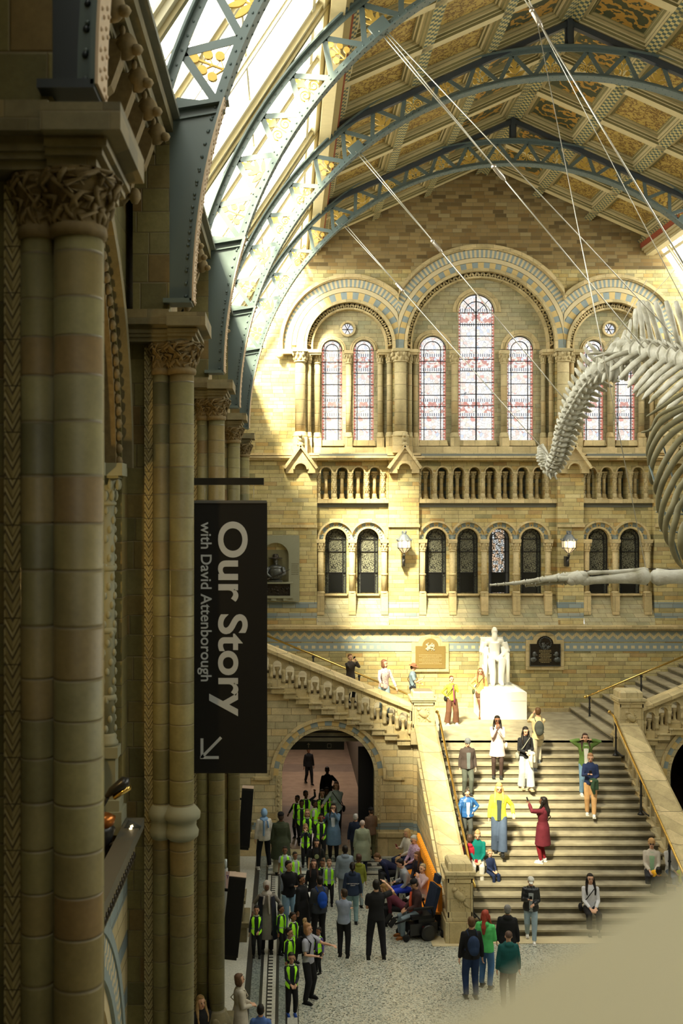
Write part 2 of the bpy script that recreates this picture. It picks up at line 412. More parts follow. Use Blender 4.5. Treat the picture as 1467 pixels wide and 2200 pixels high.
# ------------------------------------------------------------------ columns
_ccache = {}
def column_mesh(key, h, r, base_h, cap_h, cap_w, carved=False, ped=0.0, seg=14, rings=()):
    """one column standing on z=0, shaft radius r; capital with leaves; square abacus"""
    if key in _ccache: return _ccache[key]
    mb = MB(); z0 = 0
    if ped > 0: mb.box(-r*1.5, r*1.5, -r*1.5, r*1.5, 0, ped); z0 = ped
    mb.lathe([(r*1.45,z0),(r*1.5,z0+base_h*.3),(r*1.25,z0+base_h*.5),(r*1.3,z0+base_h*.8),(r,z0+base_h)], seg=seg)
    zc = h-cap_h
    mb.lathe([(r,z0+base_h),(r,zc)], seg=seg)
    for q in rings: zz = z0+(zc-z0)*q; mb.lathe([(r,zz-.035),(r*1.25,zz-.02),(r*1.25,zz+.02),(r,zz+.035)], seg=seg)
    if carved:
        n = int((zc-z0)/(r*1.3))
        for i in range(n):
            zz = z0+base_h+(zc-z0-base_h)*(i+.5)/n
            for k in range(4):
                a = k*PI/2+i*.55; mb.ell((math.cos(a)*r, math.sin(a)*r, zz), (r*.35, r*.35, r*.55), 5, 4)
    mb.mi = 1
    mb.lathe([(r,zc),(r*1.25,zc+.012),(r*1.25,zc+cap_h*.1),(r*1.02,zc+cap_h*.14),(r*1.1,zc+cap_h*.4),(cap_w*.46,zc+cap_h*.8)], seg=seg)
    for t in range(2):
        for k in range(8):
            a = k*PI/4+t*PI/8; rr = r*1.15+t*(cap_w*.46-r)*.75; zz = zc+cap_h*(.3+.32*t)
            mb.ell((math.cos(a)*rr, math.sin(a)*rr, zz), (cap_w*.10, cap_w*.10, cap_h*.17), 6, 4)
    mb.mi = 0
    mb.box(-cap_w/2, cap_w/2, -cap_w/2, cap_w/2, zc+cap_h*.8, h)
    me = mb.mesh(key); _ccache[key] = me; return me
def put_col(me, loc, parent, mats, name='column'):
    if not me.materials:
        for q in mats: me.materials.append(q)
    o = bpy.data.objects.new(name, me); COL.objects.link(o); o.location = loc; o.parent = parent; return o

# ------------------------------------------------------------------ back wall (Y about 36)
YW = 36.0
def U(u): return wx(u, YW)
def V(v): return wz(v, YW)
K = YW/FPX                                           # metres per px on the back wall
CU = 1029.0                                          # middle of the wall
def ring(mb, cx, cz, r0, r1, y0, y1, n, mis=(0,), a0=0.0, a1=PI, xmin=-99, xmax=99, stilt=0.0, smooth=False):
    cl = lambda x: min(max(x, xmin), xmax)
    segs = [(a0+(a1-a0)*i/n, a0+(a1-a0)*(i+1)/n) for i in range(n)]
    for i, (p, q) in enumerate(segs):
        pts = [(cl(cx+r*math.cos(a)), cz+r*math.sin(a)) for (r, a) in ((r0,p),(r1,p),(r1,q),(r0,q))]
        if max(x for x, z in pts)-min(x for x, z in pts) < 1e-4: continue
        mb.mi = mis[i % len(mis)]
        mb.plate(pts, [], y0, y1)
    if stilt > 0:
        mb.mi = mis[0]
        for sg in (1, -1):
            xa, xb = sorted((cl(cx+sg*r0), cl(cx+sg*r1)))
            if xb-xa > 1e-3: mb.box(xa, xb, y0, y1, cz-stilt, cz)
    mb.mi = 0
ARCH = [(750, 150, 92, 78), (CU, 213, 158, 145), (2*CU-750, 150, 92, 78)]       # cx, hood, order, inner radius (px)
ZC = V(745); STILT = 9*K
up = MB()
outer = [(U(565)-1.7, V(985)), (U(1495)+1.7, V(985)), (U(1495)+1.7, 15.6), (U(1367)+.5, 18.9), (U(CU), 21.75), (U(690)-.5, 18.9), (U(565)-1.7, 15.6)]
holes = [archpts(U(c), ZC, ro*K, V(975), 40) for (c, h, ro, ri) in ARCH]
up.plate(outer, holes, 35.7, 36.05)
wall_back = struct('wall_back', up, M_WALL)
inner = MB()                                          # recessed tympana with the window holes
WINS = []
for (c, h, ro, ri) in ARCH:
    hl = []
    if c == CU:
        for (cu, rr, top) in ((1022.5+2, 39, 631), (930, 29, 721), (1116+2, 29, 721)):
            hl.append(archpts(U(cu), V(top)-rr*K, rr*K, V(946), 22)); WINS.append((cu, rr, top, 3 if rr == 39 else 2))
    else:
        s = 1 if c < CU else -1
        for cu in (713.5, 781.5):
            cu2 = cu if s == 1 else 2*CU-cu
            hl.append(archpts(U(cu2), V(730)-22*K, 22*K, V(946), 20)); WINS.append((cu2, 22, 730, 1))
        hl.append(circ(U(c-3*s), V(706), 12*K)); WINS.append((c-3*s, 12, 694, 0))
    pl = archpts(U(c), ZC, ro*K, V(976), 40)
    inner.plate(pl, hl, 36.06, 36.5)
struct('window_surround', inner, M_GREY, wall_back)
arcs = MB()
for ai, (c, h, ro, ri) in enumerate(ARCH):
    xm = (U(853) if ai > 0 else -99) if ai != 2 else U(2*CU-853); xM = U(853) if ai == 0 else (U(2*CU-853) if ai == 1 else 99)
    cx = U(c); big = ai == 1
    ring(arcs, cx, ZC, (h-7)*K, h*K, 35.50, 35.72, 56, (0,), xmin=xm, xmax=xM, stilt=STILT)
    ring(arcs, cx, ZC, (h-9)*K, (h-7)*K, 35.58, 35.72, 56, (0,), xmin=xm, xmax=xM, stilt=STILT)
    ring(arcs, cx, ZC, (h-26)*K, (h-10)*K, 35.66, 35.72, 130 if big else 90, (1, 2), xmin=xm, xmax=xM)
    ring(arcs, cx, ZC, (h-36)*K, (h-27)*K, 35.65, 35.72, 26, (2,), xmin=xm, xmax=xM)
    ring(arcs, cx, ZC, (ro+6)*K, (h-37)*K, 35.66, 35.72, 43 if big else 27, (1, 3), xmin=xm, xmax=xM)
    ring(arcs, cx, ZC, (ro-1)*K, (ro+5)*K, 35.56, 35.72, 48, (0,), xmin=xm, xmax=xM, stilt=STILT)
    for sg in (-1, 1):                                # feet of the ring bands down to the impost
        for (ra, rb, mi) in (((h-26), (h-10), 1), (ro+6, h-37, 1)):
            xa, xb = sorted((cx+sg*ra*K, cx+sg*rb*K)); xa = max(xa, xm); xb = min(xb, xM)
            if xb > xa: arcs.mi = mi; arcs.box(xa, xb, 35.66, 35.72, ZC-STILT, ZC); arcs.mi = 0
    ring(arcs, cx, ZC, ri*K, (ri+4)*K, 35.78, 36.06, 44, (0,), stilt=STILT)
    # chevron order
    n = 40 if big else 26
    for i in range(n*2):
        a = PI*i/(2*n); b = PI*(i+1)/(2*n); r1 = (ro-1.5 if i % 2 else ri+4)*K; r2 = (ri+4 if i % 2 else ro-1.5)*K
        arcs.bar((cx+r1*math.cos(a), 35.86, ZC+r1*math.sin(a)), (cx+r2*math.cos(b), 35.86, ZC+r2*math.sin(b)), .06, .12)
    ring(arcs, cx, ZC, (ri+3)*K, ro*K, 35.97, 36.06, 40, (0,), stilt=STILT)
struct('arch_moulding', arcs, [M_TRIM, M_BLUEM, M_CREAM, M_YEL], wall_back)
# rings round the window heads, sills, impost band
wr = MB()
for (cu, rr, top, kind) in WINS:
    zc = V(top)-rr*K
    if kind == 0: ring(wr, U(cu), zc, (rr+.5)*K, (rr+5)*K, 35.98, 36.1, 28, (0,), 0, 2*PI)
    else:
        ring(wr, U(cu), zc, (rr+.5)*K, (rr+4)*K, 35.98, 36.1, 24, (0,)); ring(wr, U(cu), zc, (rr+5)*K, (rr+(13 if rr > 22 else 8))*K, 36.02, 36.1, 16 if rr > 22 else 10, (0,))
        wr.plate([(U(cu-rr-3), V(958)), (U(cu+rr+3), V(958)), (U(cu+rr), V(946)), (U(cu-rr), V(946))], [], 35.9, 36.2)
wr.box(U(657), U(843), 35.8, 36.1, V(975), V(962)); wr.box(U(871), U(1187), 35.8, 36.1, V(975), V(960)); wr.box(U(2*CU-843), U(2*CU-657), 35.8, 36.1, V(975), V(962))
struct('window_moulding', wr, M_TRIM, wall_back)
# glass and frames, one window each
for i, (cu, rr, top, kind) in enumerate(WINS):
    w = thing('window_%d' % (i+1), None, None, (U(cu), 36.2, V(946))); w['kind'] = 'structure'
    zt = V(top)-V(946); g = MB()
    if kind == 0:
        g.lathe([(0,0),(rr*K,0)], (0,0,zt-rr*K), 20, mat=Matrix.Rotation(PI/2,3,'X')); mt = M_GLASS_S
    else: g.plate(archpts(0, zt-rr*K, rr*K, 0, 20), [], 0, .02); mt = {1:M_GLASS_S, 2:M_GLASS_M, 3:M_GLASS_C}[kind]
    gl = g.build('stained_glass', mt, w)
    f = MB()
    if kind:
        hgt = zt; nb = 8 if kind < 3 else 11
        for k in range(nb+1): f.box(-rr*K, rr*K, -.03, 0, hgt*0+ (zt-rr*K)*k/nb-.012, (zt-rr*K)*k/nb+.012)
        for sx in ((-.62, .62) if kind < 3 else (0.0,)): f.box(sx*rr*K-.012, sx*rr*K+.012, -.03, 0, 0, zt-rr*K*(1.0 if kind < 3 else .05))
        ring(f, 0, zt-rr*K, rr*K*.6, rr*K*.6+.025, -.03, 0, 16); ring(f, 0, zt-rr*K, rr*K-.02, rr*K, -.03, 0, 20)
        if kind == 3:
            for a in (45, 90, 135): f.bar((0,-.015,zt-rr*K), (math.cos(math.radians(a))*rr*K,-.015,zt-rr*K+math.sin(math.radians(a))*rr*K), .02, .03)
            f.box(-.02, .02, -.05, 0, 0, zt-.05); 
    else:
        for k in range(3): a = k*PI/3; f.bar((math.cos(a)*rr*K,-.015,zt-rr*K+math.sin(a)*rr*K), (-math.cos(a)*rr*K,-.015,zt-rr*K-math.sin(a)*rr*K), .02, .03)
    f.build('leading', M_LEAD, w)
# columns of the window tier: (centre px, width px, y plane)
cb = MB()
def wcol(cu, wpx, y, v0=941, v1=756, carve=False):
    h = V(v1)-V(v0)+.0; r = wpx*K/2
    me = column_mesh('wall_column_%d_%d' % (wpx*10, (v0-v1)), h, r, .18, .42, wpx*K*1.45, seg=16)
    put_col(me, (U(cu), y, V(v0)), wall_back, [M_SHAFT, M_CARVE])
    cb.box(U(cu)-r*1.35, U(cu)+r*1.35, y-r*1.3, 36.0, V(975), V(v0))
for sgn in (1, -1):
    for cu, wp, y in ((644.5,22,35.55),(663.5,9,35.75),(681.5,12.5,35.95),(748.5,12,35.95),(816.5,11.5,35.95),(835,11.5,35.75),(856.5,25,35.5),(878.5,9,35.75),(892,10,35.95),(976,14,35.95)):
        wcol(cu if sgn == 1 else 2*CU-cu, wp, y)
cb.box(U(600), U(657), 35.45, 35.72, V(765), V(755)); cb.box(U(2*CU-657), U(2*CU-600), 35.45, 35.72, V(765), V(755))
cb.ell((U(602), 35.5, V(768)), .12, 8, 6)
struct('column_pedestals', cb, M_TRIM, wall_back)
imp = MB()
for sgn in (1, -1):
    for (a, b, y) in ((628,658,35.38),(657,690,35.6),(739,758,35.8),(810,843,35.6),(842,871,35.33),(870,899,35.6),(966,986,35.8)):
        ua, ub = (a, b) if sgn == 1 else (2*CU-b, 2*CU-a)
        imp.box(U(ua), U(ub), y, 36.06, V(761), V(754)); imp.box(U(ua)+.02, U(ub)-.02, y+.04, 36.06, V(765), V(761))
struct('impost_band', imp, M_TRIM, wall_back)

# middle tier: cornice, gablets, triforium arcade, lower windows, sloping sills
PIL = [(520, 680), (832, 896), (2*CU-896+26, 2*CU-832+13), (1395, 1545)]
PIL[2] = (1190, 1245)
BAYS = [(680, 832), (896, 1190), (1245, 1395)]
md = MB()
TRI = [[700, 734.5, 769, 804], [914+34.15*i for i in range(8)], [1264, 1297.4, 1330.8, 1364]]
LOW = [[720.6, 789], [934, 1001.7, 1069.4, 1137], [1280, 1348]]
for bi, (a, b) in enumerate(BAYS):
    hl = [archpts(U(c), V(1016), 11.5*K, V(1072), 12) for c in TRI[bi]]
    hl += [archpts(U(c), V(1158), 23*K, V(1274), 18) for c in LOW[bi]]
    md.plate([(U(a), V(1276)), (U(b), V(1276)), (U(b), V(985)), (U(a), V(985))], hl, 35.75, 36.2)
for a, b in PIL: md.box(U(a), U(b), 35.5, 36.2, V(1340), V(985))
struct('middle_wall', md, M_WALLB, wall_back)
tr = MB()
tr.box(U(530), U(1530), 35.30, 36.1, V(986), V(982)); tr.box(U(530), U(1530), 35.38, 36.1, V(990), V(986)); tr.box(U(530), U(1530), 35.42, 36.1, V(980), V(975))
tr.mi = 1; 
for a, b in BAYS: tr.box(U(a+4), U(b-4), 35.33, 36.0, V(981.8), V(977)); tr.box(U(a), U(b), 35.72, 35.8, V(1090), V(1080))
tr.mi = 0
for a, b in BAYS:
    tr.box(U(a), U(b), 35.55, 35.8, V(1081), V(1073))
    for k, (c) in enumerate(TRI[BAYS.index((a, b))]):
        ring(tr, U(c), V(1016), 11.5*K, 14.5*K, 35.68, 35.76, 12)
tr.box(U(530), U(680), 35.42, 35.55, V(1133), V(1127))
for a, b in PIL[1:3]: tr.box(U(a)-.02, U(b)+.02, 35.42, 35.55, V(1132), V(1126))
tr.box(U(1395), U(1530), 35.42, 35.55, V(1132), V(1126))
tr.box(U(520), U(1545), 35.18, 35.8, V(1346), V(1339)); tr.box(U(520), U(1545), 35.26, 35.8, V(1350), V(1346))
struct('string_courses', tr, [M_TRIM, M_SLATE], wall_back)
# arcade back wall with blue and buff courses
m_arc = block_mat('arcade_back_stripes', .3, .13, [(0,(.16,.21,.24)),(.5,(.24,.29,.30)),(.52,(.38,.32,.18)),(1,(.45,.36,.2))], .006)
ab = MB()
for a, b in BAYS: ab.box(U(a), U(b), 36.42, 36.5, V(1085), V(990)); ab.box(U(a), U(b), 36.2, 36.5, V(1090), V(1075)); ab.box(U(a), U(b), 36.2, 36.5, V(1000), V(992))
struct('arcade_back', ab, m_arc, wall_back)
for bi, (a, b) in enumerate(BAYS):
    cs = TRI[bi]; step = cs[1]-cs[0]
    for i in range(len(cs)+1):
        cu = cs[0]-step/2+step*i
        me = column_mesh('arcade_column_carved', V(1015)-V(1073), 3.9*K, .14, .22, 11*K, carved=True, ped=.06, seg=10)
        put_col(me, (U(cu), 35.70, V(1073)), wall_back, [M_CARVE, M_CARVE])
    for c in cs:
        me = column_mesh('arcade_column_plain', V(1013)-V(1072), 3.9*K, .14, .24, 12*K, ped=.04, seg=10)
        put_col(me, (U(c), 36.02, V(1072)), wall_back, [M_TRIM, M_CARVE])
# lower windows with voussoirs
vo = MB()
for bi, (a, b) in enumerate(BAYS):
    cs = LOW[bi]; step = cs[1]-cs[0]
    for i, c in enumerate(cs):
        xm = U(c-step/2) if i > 0 else U(a); xM = U(c+step/2) if i < len(cs)-1 else U(b)
        ring(vo, U(c), V(1158), 36*K, 40*K, 35.58, 35.76, 26, (0,), xmin=xm, xmax=xM)
        ring(vo, U(c), V(1158), 27*K, 36*K, 35.71, 35.76, 11, (1, 2), xmin=xm, xmax=xM)
        ring(vo, U(c), V(1158), 23*K, 27*K, 35.66, 35.76, 20, (0,), xmin=xm, xmax=xM)
        for k in range(15):
            an = PI*(k+.5)/15; vo.mi = 1; vo.ell((U(c)+29.5*K*math.cos(an), 35.71, V(1158)+29.5*K*math.sin(an)), (.035,.03,.035), 5, 4); vo.mi = 0
        vo.box(U(c-24), U(c+24), 35.66, 35.9, V(1278), V(1274))
        w = thing('window_%d' % (20+bi*4+i), None, None, (U(c), 35.95, V(1274))); w['kind'] = 'structure'
        lit = (bi == 1 and i == 2)
        g = MB(); zt = V(1158)-V(1274); g.plate(archpts(0, zt, 23*K, 0, 16), [archpts(0, .68, .0, 0, 1)] if False else [], 0, .02); g.build('leaded_glass', M_LEADLIT if lit else M_LEADED, w)
        d = MB(); d.box(-.215, .215, -.02, 0, .02, .68); d.build('dark_pane', M_DARKGL, w)
        f = MB()
        for zz in (.69, zt-.42, zt): f.box(-23*K, 23*K, -.04, 0, zz-.012, zz+.012)
        for sx in (-1, 1): f.box(sx*.235-.012, sx*.235+.012, -.04, 0, 0, zt); f.box(sx*.352-.02, sx*.352+.01, -.04, 0, 0, zt)
        ring(f, 0, zt, .225, .247, -.04, 0, 14); ring(f, 0, zt, .33, .365, -.04, 0, 18)
        f.build('window_frame', M_LEAD, w)
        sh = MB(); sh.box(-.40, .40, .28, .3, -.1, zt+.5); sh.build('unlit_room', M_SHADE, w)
    for i in range(len(cs)+1):
        cu = cs[0]-step/2+step*i; cu = min(max(cu, a+8), b-8)
        me = column_mesh('window_column', V(1161)-V(1272), 6.2*K, .06, .36, 18*K, carved=False, seg=12, rings=(.45,))
        put_col(me, (U(cu), 35.62, V(1272)), wall_back, [M_CARVE, M_CARVE])
        vo.box(U(cu)-9.5*K, U(cu)+9.5*K, 35.48, 35.8, V(1163), V(1158))
        vo.plate([(U(cu)-7.5*K, V(1318)), (U(cu)+7.5*K, V(1318)), (U(cu)+7.5*K, V(1272)), (U(cu)-7.5*K, V(1272))], [], 35.5, 35.9)
struct('window_arches', vo, [M_TRIM, M_BLUEM, M_YEL], wall_back)
sl = MB()
for a, b in BAYS:                                     # weathered sill, stepping out downwards
    n = 7
    for k in range(n):
        z1 = V(1276)+(V(1342)-V(1276))*k/n; z0 = V(1276)+(V(1342)-V(1276))*(k+1)/n; y1 = 35.8-.42*k/n; y0 = 35.8-.42*(k+1)/n
        x0, x1 = U(a), U(b); sl.add([(x0,y0,z0),(x1,y0,z0),(x1,y1,z1),(x0,y1,z1)], [(0,1,2,3)]); 
struct('sloping_sill', sl, M_GREY, wall_back)
gb = MB(); fin = MB()
for c in (645, 864, 1222, 1441):
    x0, x1, xa = U(c-31), U(c+31), U(c); zb, za = V(1018), V(964)
    gb.plate([(x0, zb), (U(c-15), zb), *[(U(c)-15*K*math.cos(PI*i/12), V(1010)+15*K*math.sin(PI*i/12)) for i in range(13)], (U(c+15), zb), (x1, zb), (x1, V(1006)), (xa, za), (x0, V(1006))], [], 35.28, 35.52)
    gb.bar((x0-.05, 35.3, V(1008)), (xa, 35.3, za+.06), .09, .3); gb.bar((x1+.05, 35.3, V(1008)), (xa, 35.3, za+.06), .09, .3)
    ring(gb, U(c), V(1010), 12.5*K, 16*K, 35.22, 35.4, 14)
    fin.lathe([(.10,0),(.13,.06),(.07,.12),(.09,.16)], (xa, 35.3, za+.05), 8)
    fin.ell((xa, 35.28, za+.30), (.11,.12,.13), 8, 6); fin.ell((xa-.02, 35.18, za+.40), (.07,.09,.07), 8, 6); fin.ell((xa, 35.12, za+.38), (.035,.06,.03), 6, 4)
    fin.ell((xa-.07, 35.3, za+.22), (.04,.06,.09), 6, 4); fin.ell((xa+.07, 35.3, za+.22), (.04,.06,.09), 6, 4)
struct('gablets', gb, M_TRIM, wall_back); struct('carved_beast_finials', fin, M_CARVE, wall_back)
# lowest storey behind the landing
lo = MB()
lo.box(U(520), U(1545), 35.42, 36.0, 2.9, V(1346))
struct('landing_wall', lo, M_LOW, wall_back)
fr = MB(); fr.box(U(520), U(1545), 35.40, 35.44, V(1374), V(1351)); struct('zigzag_frieze', fr, M_FRIEZE, wall_back)
fr = MB(); fr.box(U(520), U(1545), 35.40, 35.44, V(1394), V(1377)); struct('checker_frieze', fr, M_CHECK, wall_back)
bs = MB(); bs.box(U(930), U(1215), 35.34, 35.44, 3.15, 3.32); struct('baseboard_back', bs, M_TRIM)
# wall above the corridor mouth and sides beyond the hall
ew = MB(); ew.box(-6, U(525), 35.62, 36.5, 0, 16); ew.box(U(1540), 19, 35.62, 36.5, 0, 16)
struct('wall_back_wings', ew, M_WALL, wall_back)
# ------------------------------------------------------------------ roof: ribs, coffered ceiling, skylights
XC = 6.5; ZA = 12.2; BAY = 6.15; Y0 = 6.25
PY = [Y0+BAY*k for k in range(5)]                    # pier centres
RZ = 21.42; SL = 0.445; EX = 5.3                      # ridge, slope, half width of the ceiling
cl_ = math.hypot(1, SL); LSL = EX*cl_
M_CREAMW = plain('cream_painted_wood', (.52,.44,.25), .6, var=.15, scale=8)
M_OLIVE = plain('olive_painted_wood', (.20,.18,.085), .6, var=.15, scale=8)
M_REDW = plain('red_painted_band', (.30,.07,.035), .6, var=.25, scale=12)
m = Mat('gold_vine_panel', .6); x, y, z = m.coords(); nz = m.noise(5.0, 4, rough=.7); n2 = m.voro(3.4)
c = m.mix((nz-.5).abs().lt(.035), (.40,.28,.075), (.14,.075,.02)); c = m.mix((n2.lt(.17)), c, (.20,.12,.03)); m.color(c); M_PANG = m.m
m = Mat('green_painted_panel', .6); nz = m.noise(2.6, 3); n2 = m.voro(4.5)
c = m.mix((nz-.5).abs().lt(.05), (.055,.06,.03), (.38,.21,.04)); c = m.mix(n2.lt(.16), c, (.45,.26,.05)); m.color(c); M_PANN = m.m
m = Mat('checker_painted_rib', .6); x, y, z = m.coords(); a = (y/.10).floor(); b = ((x*cl_)/.087).floor()
c = m.mix((a+b).mod(2.0), (.45,.37,.16), (.07,.10,.08)); m.color(c); M_RIBCH = m.m
for sg, nm in ((-1, 'ceiling_left'), (1, 'ceiling_right')):
    fr = MB(); pan = [MB(), MB(), MB()]; rb = MB()
    def SP(s_, t, d):                                # s_ down the slope, t along Y, d depth behind the rib face
        return (XC+sg*(s_+d*SL)/cl_, t, RZ-s_*SL/cl_+d/cl_-.30)
    rows = [Y0-.1+BAY*k/3 for k in range(-6, 15)]
    ss = [0.10, 1.98, 3.86, LSL]
    for r in range(len(rows)-1):
        for q in range(3):
            ta, tb = rows[r]+.13, rows[r+1]-.13; sa, sb = ss[q]+.13, ss[q+1]-.13
            if ta > 35.6: continue
            tb = min(tb, 35.7)
            steps = [(0,0,0),(0,.06,1),(.05,.06,0),(.05,.11,1),(.10,.11,0),(.10,.17,0),(.16,.17,1),(.16,.22,0),(.20,.22,1)]
            for i in range(len(steps)-1):
                o1, d1, _ = steps[i]; o2, d2, mi = steps[i+1]; fr.mi = mi
                A = [SP(sa+o1,ta+o1,d1),SP(sb-o1,ta+o1,d1),SP(sb-o1,tb-o1,d1),SP(sa+o1,tb-o1,d1)]
                B = [SP(sa+o2,ta+o2,d2),SP(sb-o2,ta+o2,d2),SP(sb-o2,tb-o2,d2),SP(sa+o2,tb-o2,d2)]
                fr.add(A+B, [(0,1,5,4),(1,2,6,5),(2,3,7,6),(3,0,4,7)], False)
            o = .20; pan[q].add([SP(sa+o,ta+o,.22),SP(sb-o,ta+o,.22),SP(sb-o,tb-o,.22),SP(sa+o,tb-o,.22)], [(0,1,2,3)])
    y1, y2 = rows[0], 35.75
    for s_ in ss:
        rb.add([SP(s_-.13,y1,0),SP(s_+.13,y1,0),SP(s_+.13,y2,0),SP(s_-.13,y2,0)], [(0,1,2,3)])
    for t in rows:
        if t < 35.6: fr.mi = 0; fr.add([SP(0,t-.13,0),SP(LSL,t-.13,0),SP(LSL,t+.13,0),SP(0,t+.13,0)], [(0,1,2,3)])
    fr.mi = 1; fr.add([SP(-.3,y1,.6),SP(LSL+.4,y1,.6),SP(LSL+.4,y2+.8,.6),SP(-.3,y2+.8,.6)], [(0,1,2,3)])
    base = struct(nm, fr, [M_CREAMW, M_OLIVE])
    struct('painted_ribs', rb, M_RIBCH, base)
    struct('painted_panels', pan[0], M_PANN, base); struct('gilded_panels', pan[1], M_PANG, base); struct('gilded_panels', pan[2], M_PANG, base)
    # eaves band and skylight
    ev = MB(); xe = XC+sg*EX; ze = RZ-EX*SL-.30
    ev.mi = 0; ev.box(min(xe, xe+sg*.12), max(xe, xe+sg*.12), y1, 35.72, ze-.16, ze+.10)
    ev.mi = 1
    for k, (dx, dz) in enumerate(((.05,-.16),(.12,-.24),(.19,-.32))): ev.box(min(xe+sg*dx, xe+sg*(dx+.25)), max(xe+sg*dx, xe+sg*(dx+.25)), y1, 35.72, ze+dz-.09, ze+dz+.2)
    ev.mi = 2; ev.box(min(xe+sg*.03, xe+sg*.5), max(xe+sg*.03, xe+sg*.5), y1, 35.72, ze+.1, ze+.6)
    struct('trim_1' if sg < 0 else 'trim_2', ev, [M_REDW, M_CREAMW, M_OLIVE])
    xt, zt_ = xe+sg*.58, ze-.02; xb, zb_ = XC+sg*8.45, 14.85; yg = 12.0
    d = Vector((xb-xt, 0, zb_-zt_)); Ls = d.length; dn = d.normalized(); nn = Vector((-dn.z, 0, dn.x));
    if nn.z > 0: nn = -nn                              # towards the hall
    def KP(s_, t, o): return Vector((xt, t, zt_))+dn*s_+nn*o
    w = thing('window_%d' % (41 if sg < 0 else 42), None, None, (0,0,0)); w['kind'] = 'structure'
    g = MB(); g.add([KP(0,yg,0),KP(Ls,yg,0),KP(Ls,35.72,0),KP(0,35.72,0)], [(0,1,2,3)])
    so = MB(); so.add([KP(-.3,-8.6,0),KP(Ls+.3,-8.6,0),KP(Ls+.3,yg,0),KP(-.3,yg,0)], [(0,1,2,3)]); struct('sun_block_sheet', so, M_OLIVE, base)  # unseen opaque sheet added to keep sun off the near floor
    gm = bpy.data.materials.new('frosted_skylight_glass'); gm.use_nodes = True; gn = gm.node_tree; gn.nodes.remove(gn.nodes['Principled BSDF'])
    tr_ = gn.nodes.new('ShaderNodeBsdfTransparent'); tr_.inputs[0].default_value = (.8,.78,.7,1); em = gn.nodes.new('ShaderNodeEmission')
    em.inputs[0].default_value = (.98,1,.90,1); em.inputs[1].default_value = SKYLIGHT_GLOW if sg < 0 else SKYLIGHT_GLOW*.9
    ad = gn.nodes.new('ShaderNodeAddShader'); gn.links.new(tr_.outputs[0], ad.inputs[0]); gn.links.new(em.outputs[0], ad.inputs[1]); gn.links.new(ad.outputs[0], gn.nodes['Material Output'].inputs[0])
    g.build('skylight_glass', gm, w)
    g = MB(); g.add([KP(0,-1.0,.01),KP(Ls,-1.0,.01),KP(Ls,yg,.01),KP(0,yg,.01)], [(0,1,2,3)]); g2m = Mat('fill_glow_pane'); g2m.color((.3,.3,.28)); g2m.emit((1,1,.86), FILL_GLOW); g.build('skylight_fill_pane', g2m.m, w)  # unseen glowing panes added to brighten the near piers, no sun through
    f = MB()
    def beam(t, wd, dp, mi=0):
        f.mi = mi; vs = []
        for s_ in (0, Ls):
            for (tt, o) in ((t-wd/2,0),(t+wd/2,0),(t+wd/2,dp),(t-wd/2,dp)): vs.append(KP(s_,tt,o))
        f.add(vs, [(0,1,5,4),(1,2,6,5),(2,3,7,6),(3,0,4,7)], False)
    for k in range(1, 6):
        t0 = Y0-.1+BAY*k
        if t0 > 36: continue
        beam(t0, .56, .08); beam(t0, .36, .16); beam(t0, .12, .22, 1)
        for off, wd, dp in ((.36,.05,.10),(5.78,.05,.10),(1.05,.05,.05),(1.9,.03,.12),(2.05,.16,.10),(2.05,.08,.16),(2.2,.03,.12),(3.075,.05,.05),(4.1,.16,.10),(4.1,.08,.16),(5.1,.03,.03),(1.55,.03,.03),(2.6,.03,.03),(3.55,.03,.03),(4.6,.03,.03)):
            if t0+off < 35.6: beam(t0+off, wd, dp, 0)
    y1 = yg
    for s_, wd, dp in ((.12,.24,.2),(.42,.10,.1),(Ls-.12,.24,.2),(Ls-.45,.10,.1),(Ls*.5,.05,.06)):
        f.mi = 0; vs = []
        for t in (y1, 35.72):
            for (q, o) in ((s_-wd/2,0),(s_+wd/2,0),(s_+wd/2,dp),(s_-wd/2,dp)): vs.append(KP(q,t,o))
        f.add(vs, [(0,1,5,4),(1,2,6,5),(2,3,7,6),(3,0,4,7)], False)
    f.build('skylight_frame', [plain('white_painted_frame', (.72,.66,.48), .5, var=.06), M_CREAMW], w)

# arched lattice ribs
def leaf_orn(kind):
    mb = MB(); mb.smooth = False
    def blade(a, l, wd, o=(0,0)):
        p = []; n = 8
        for i in range(n+1): t = i/n; p.append((t*l, math.sin(PI*t)**.8*wd*(1.25-t*.5)))
        for i in range(n-1, 0, -1): t = i/n; p.append((t*l, -math.sin(PI*t)**.8*wd*(1.25-t*.5)))
        ca, sa = math.cos(a), math.sin(a); mb.plate([(o[0]+q[0]*ca-q[1]*sa, o[1]+q[0]*sa+q[1]*ca) for q in p], [], -.02, .02)
    def disc(x, z, r): mb.plate(circ(x, z, r, 12), [], -.025, .025)
    def spiral(cx, cz, s):
        pts = []
        for i in range(26): a = i/25*PI*3.2; r = .115*(1-i/30); pts.append((cx+s*math.cos(a-.6)*r, -.0, cz+math.sin(a-.6)*r))
        mb.tube(pts, .014, 6, flat=1.4)
    mb.box(-.012, .012, -.02, .02, 0, .34)
    if kind == 0:
        blade(PI/2, .42, .045, (0,.08))
        for s in (1, -1): blade(PI/2-s*.75, .27, .04, (0,.10)); blade(PI/2-s*1.2, .30, .045, (0,.03)); blade(PI/2-s*.55, .2, .03, (0,.25))
    elif kind == 1:
        spiral(.13, .13, 1); spiral(-.13, .13, -1); blade(PI/2, .3, .05, (0,.2)); 
        for s in (1, -1): blade(PI/2-s*.7, .2, .035, (0,.26))
    else:
        for x, z in ((0,.40),(.11,.26),(-.11,.26),(.15,.12),(-.15,.12)): disc(x, z, .062); mb.bar((0,0,max(z-.1,0)), (x,0,z), .015, .04)
    return mb.mesh('ornament')
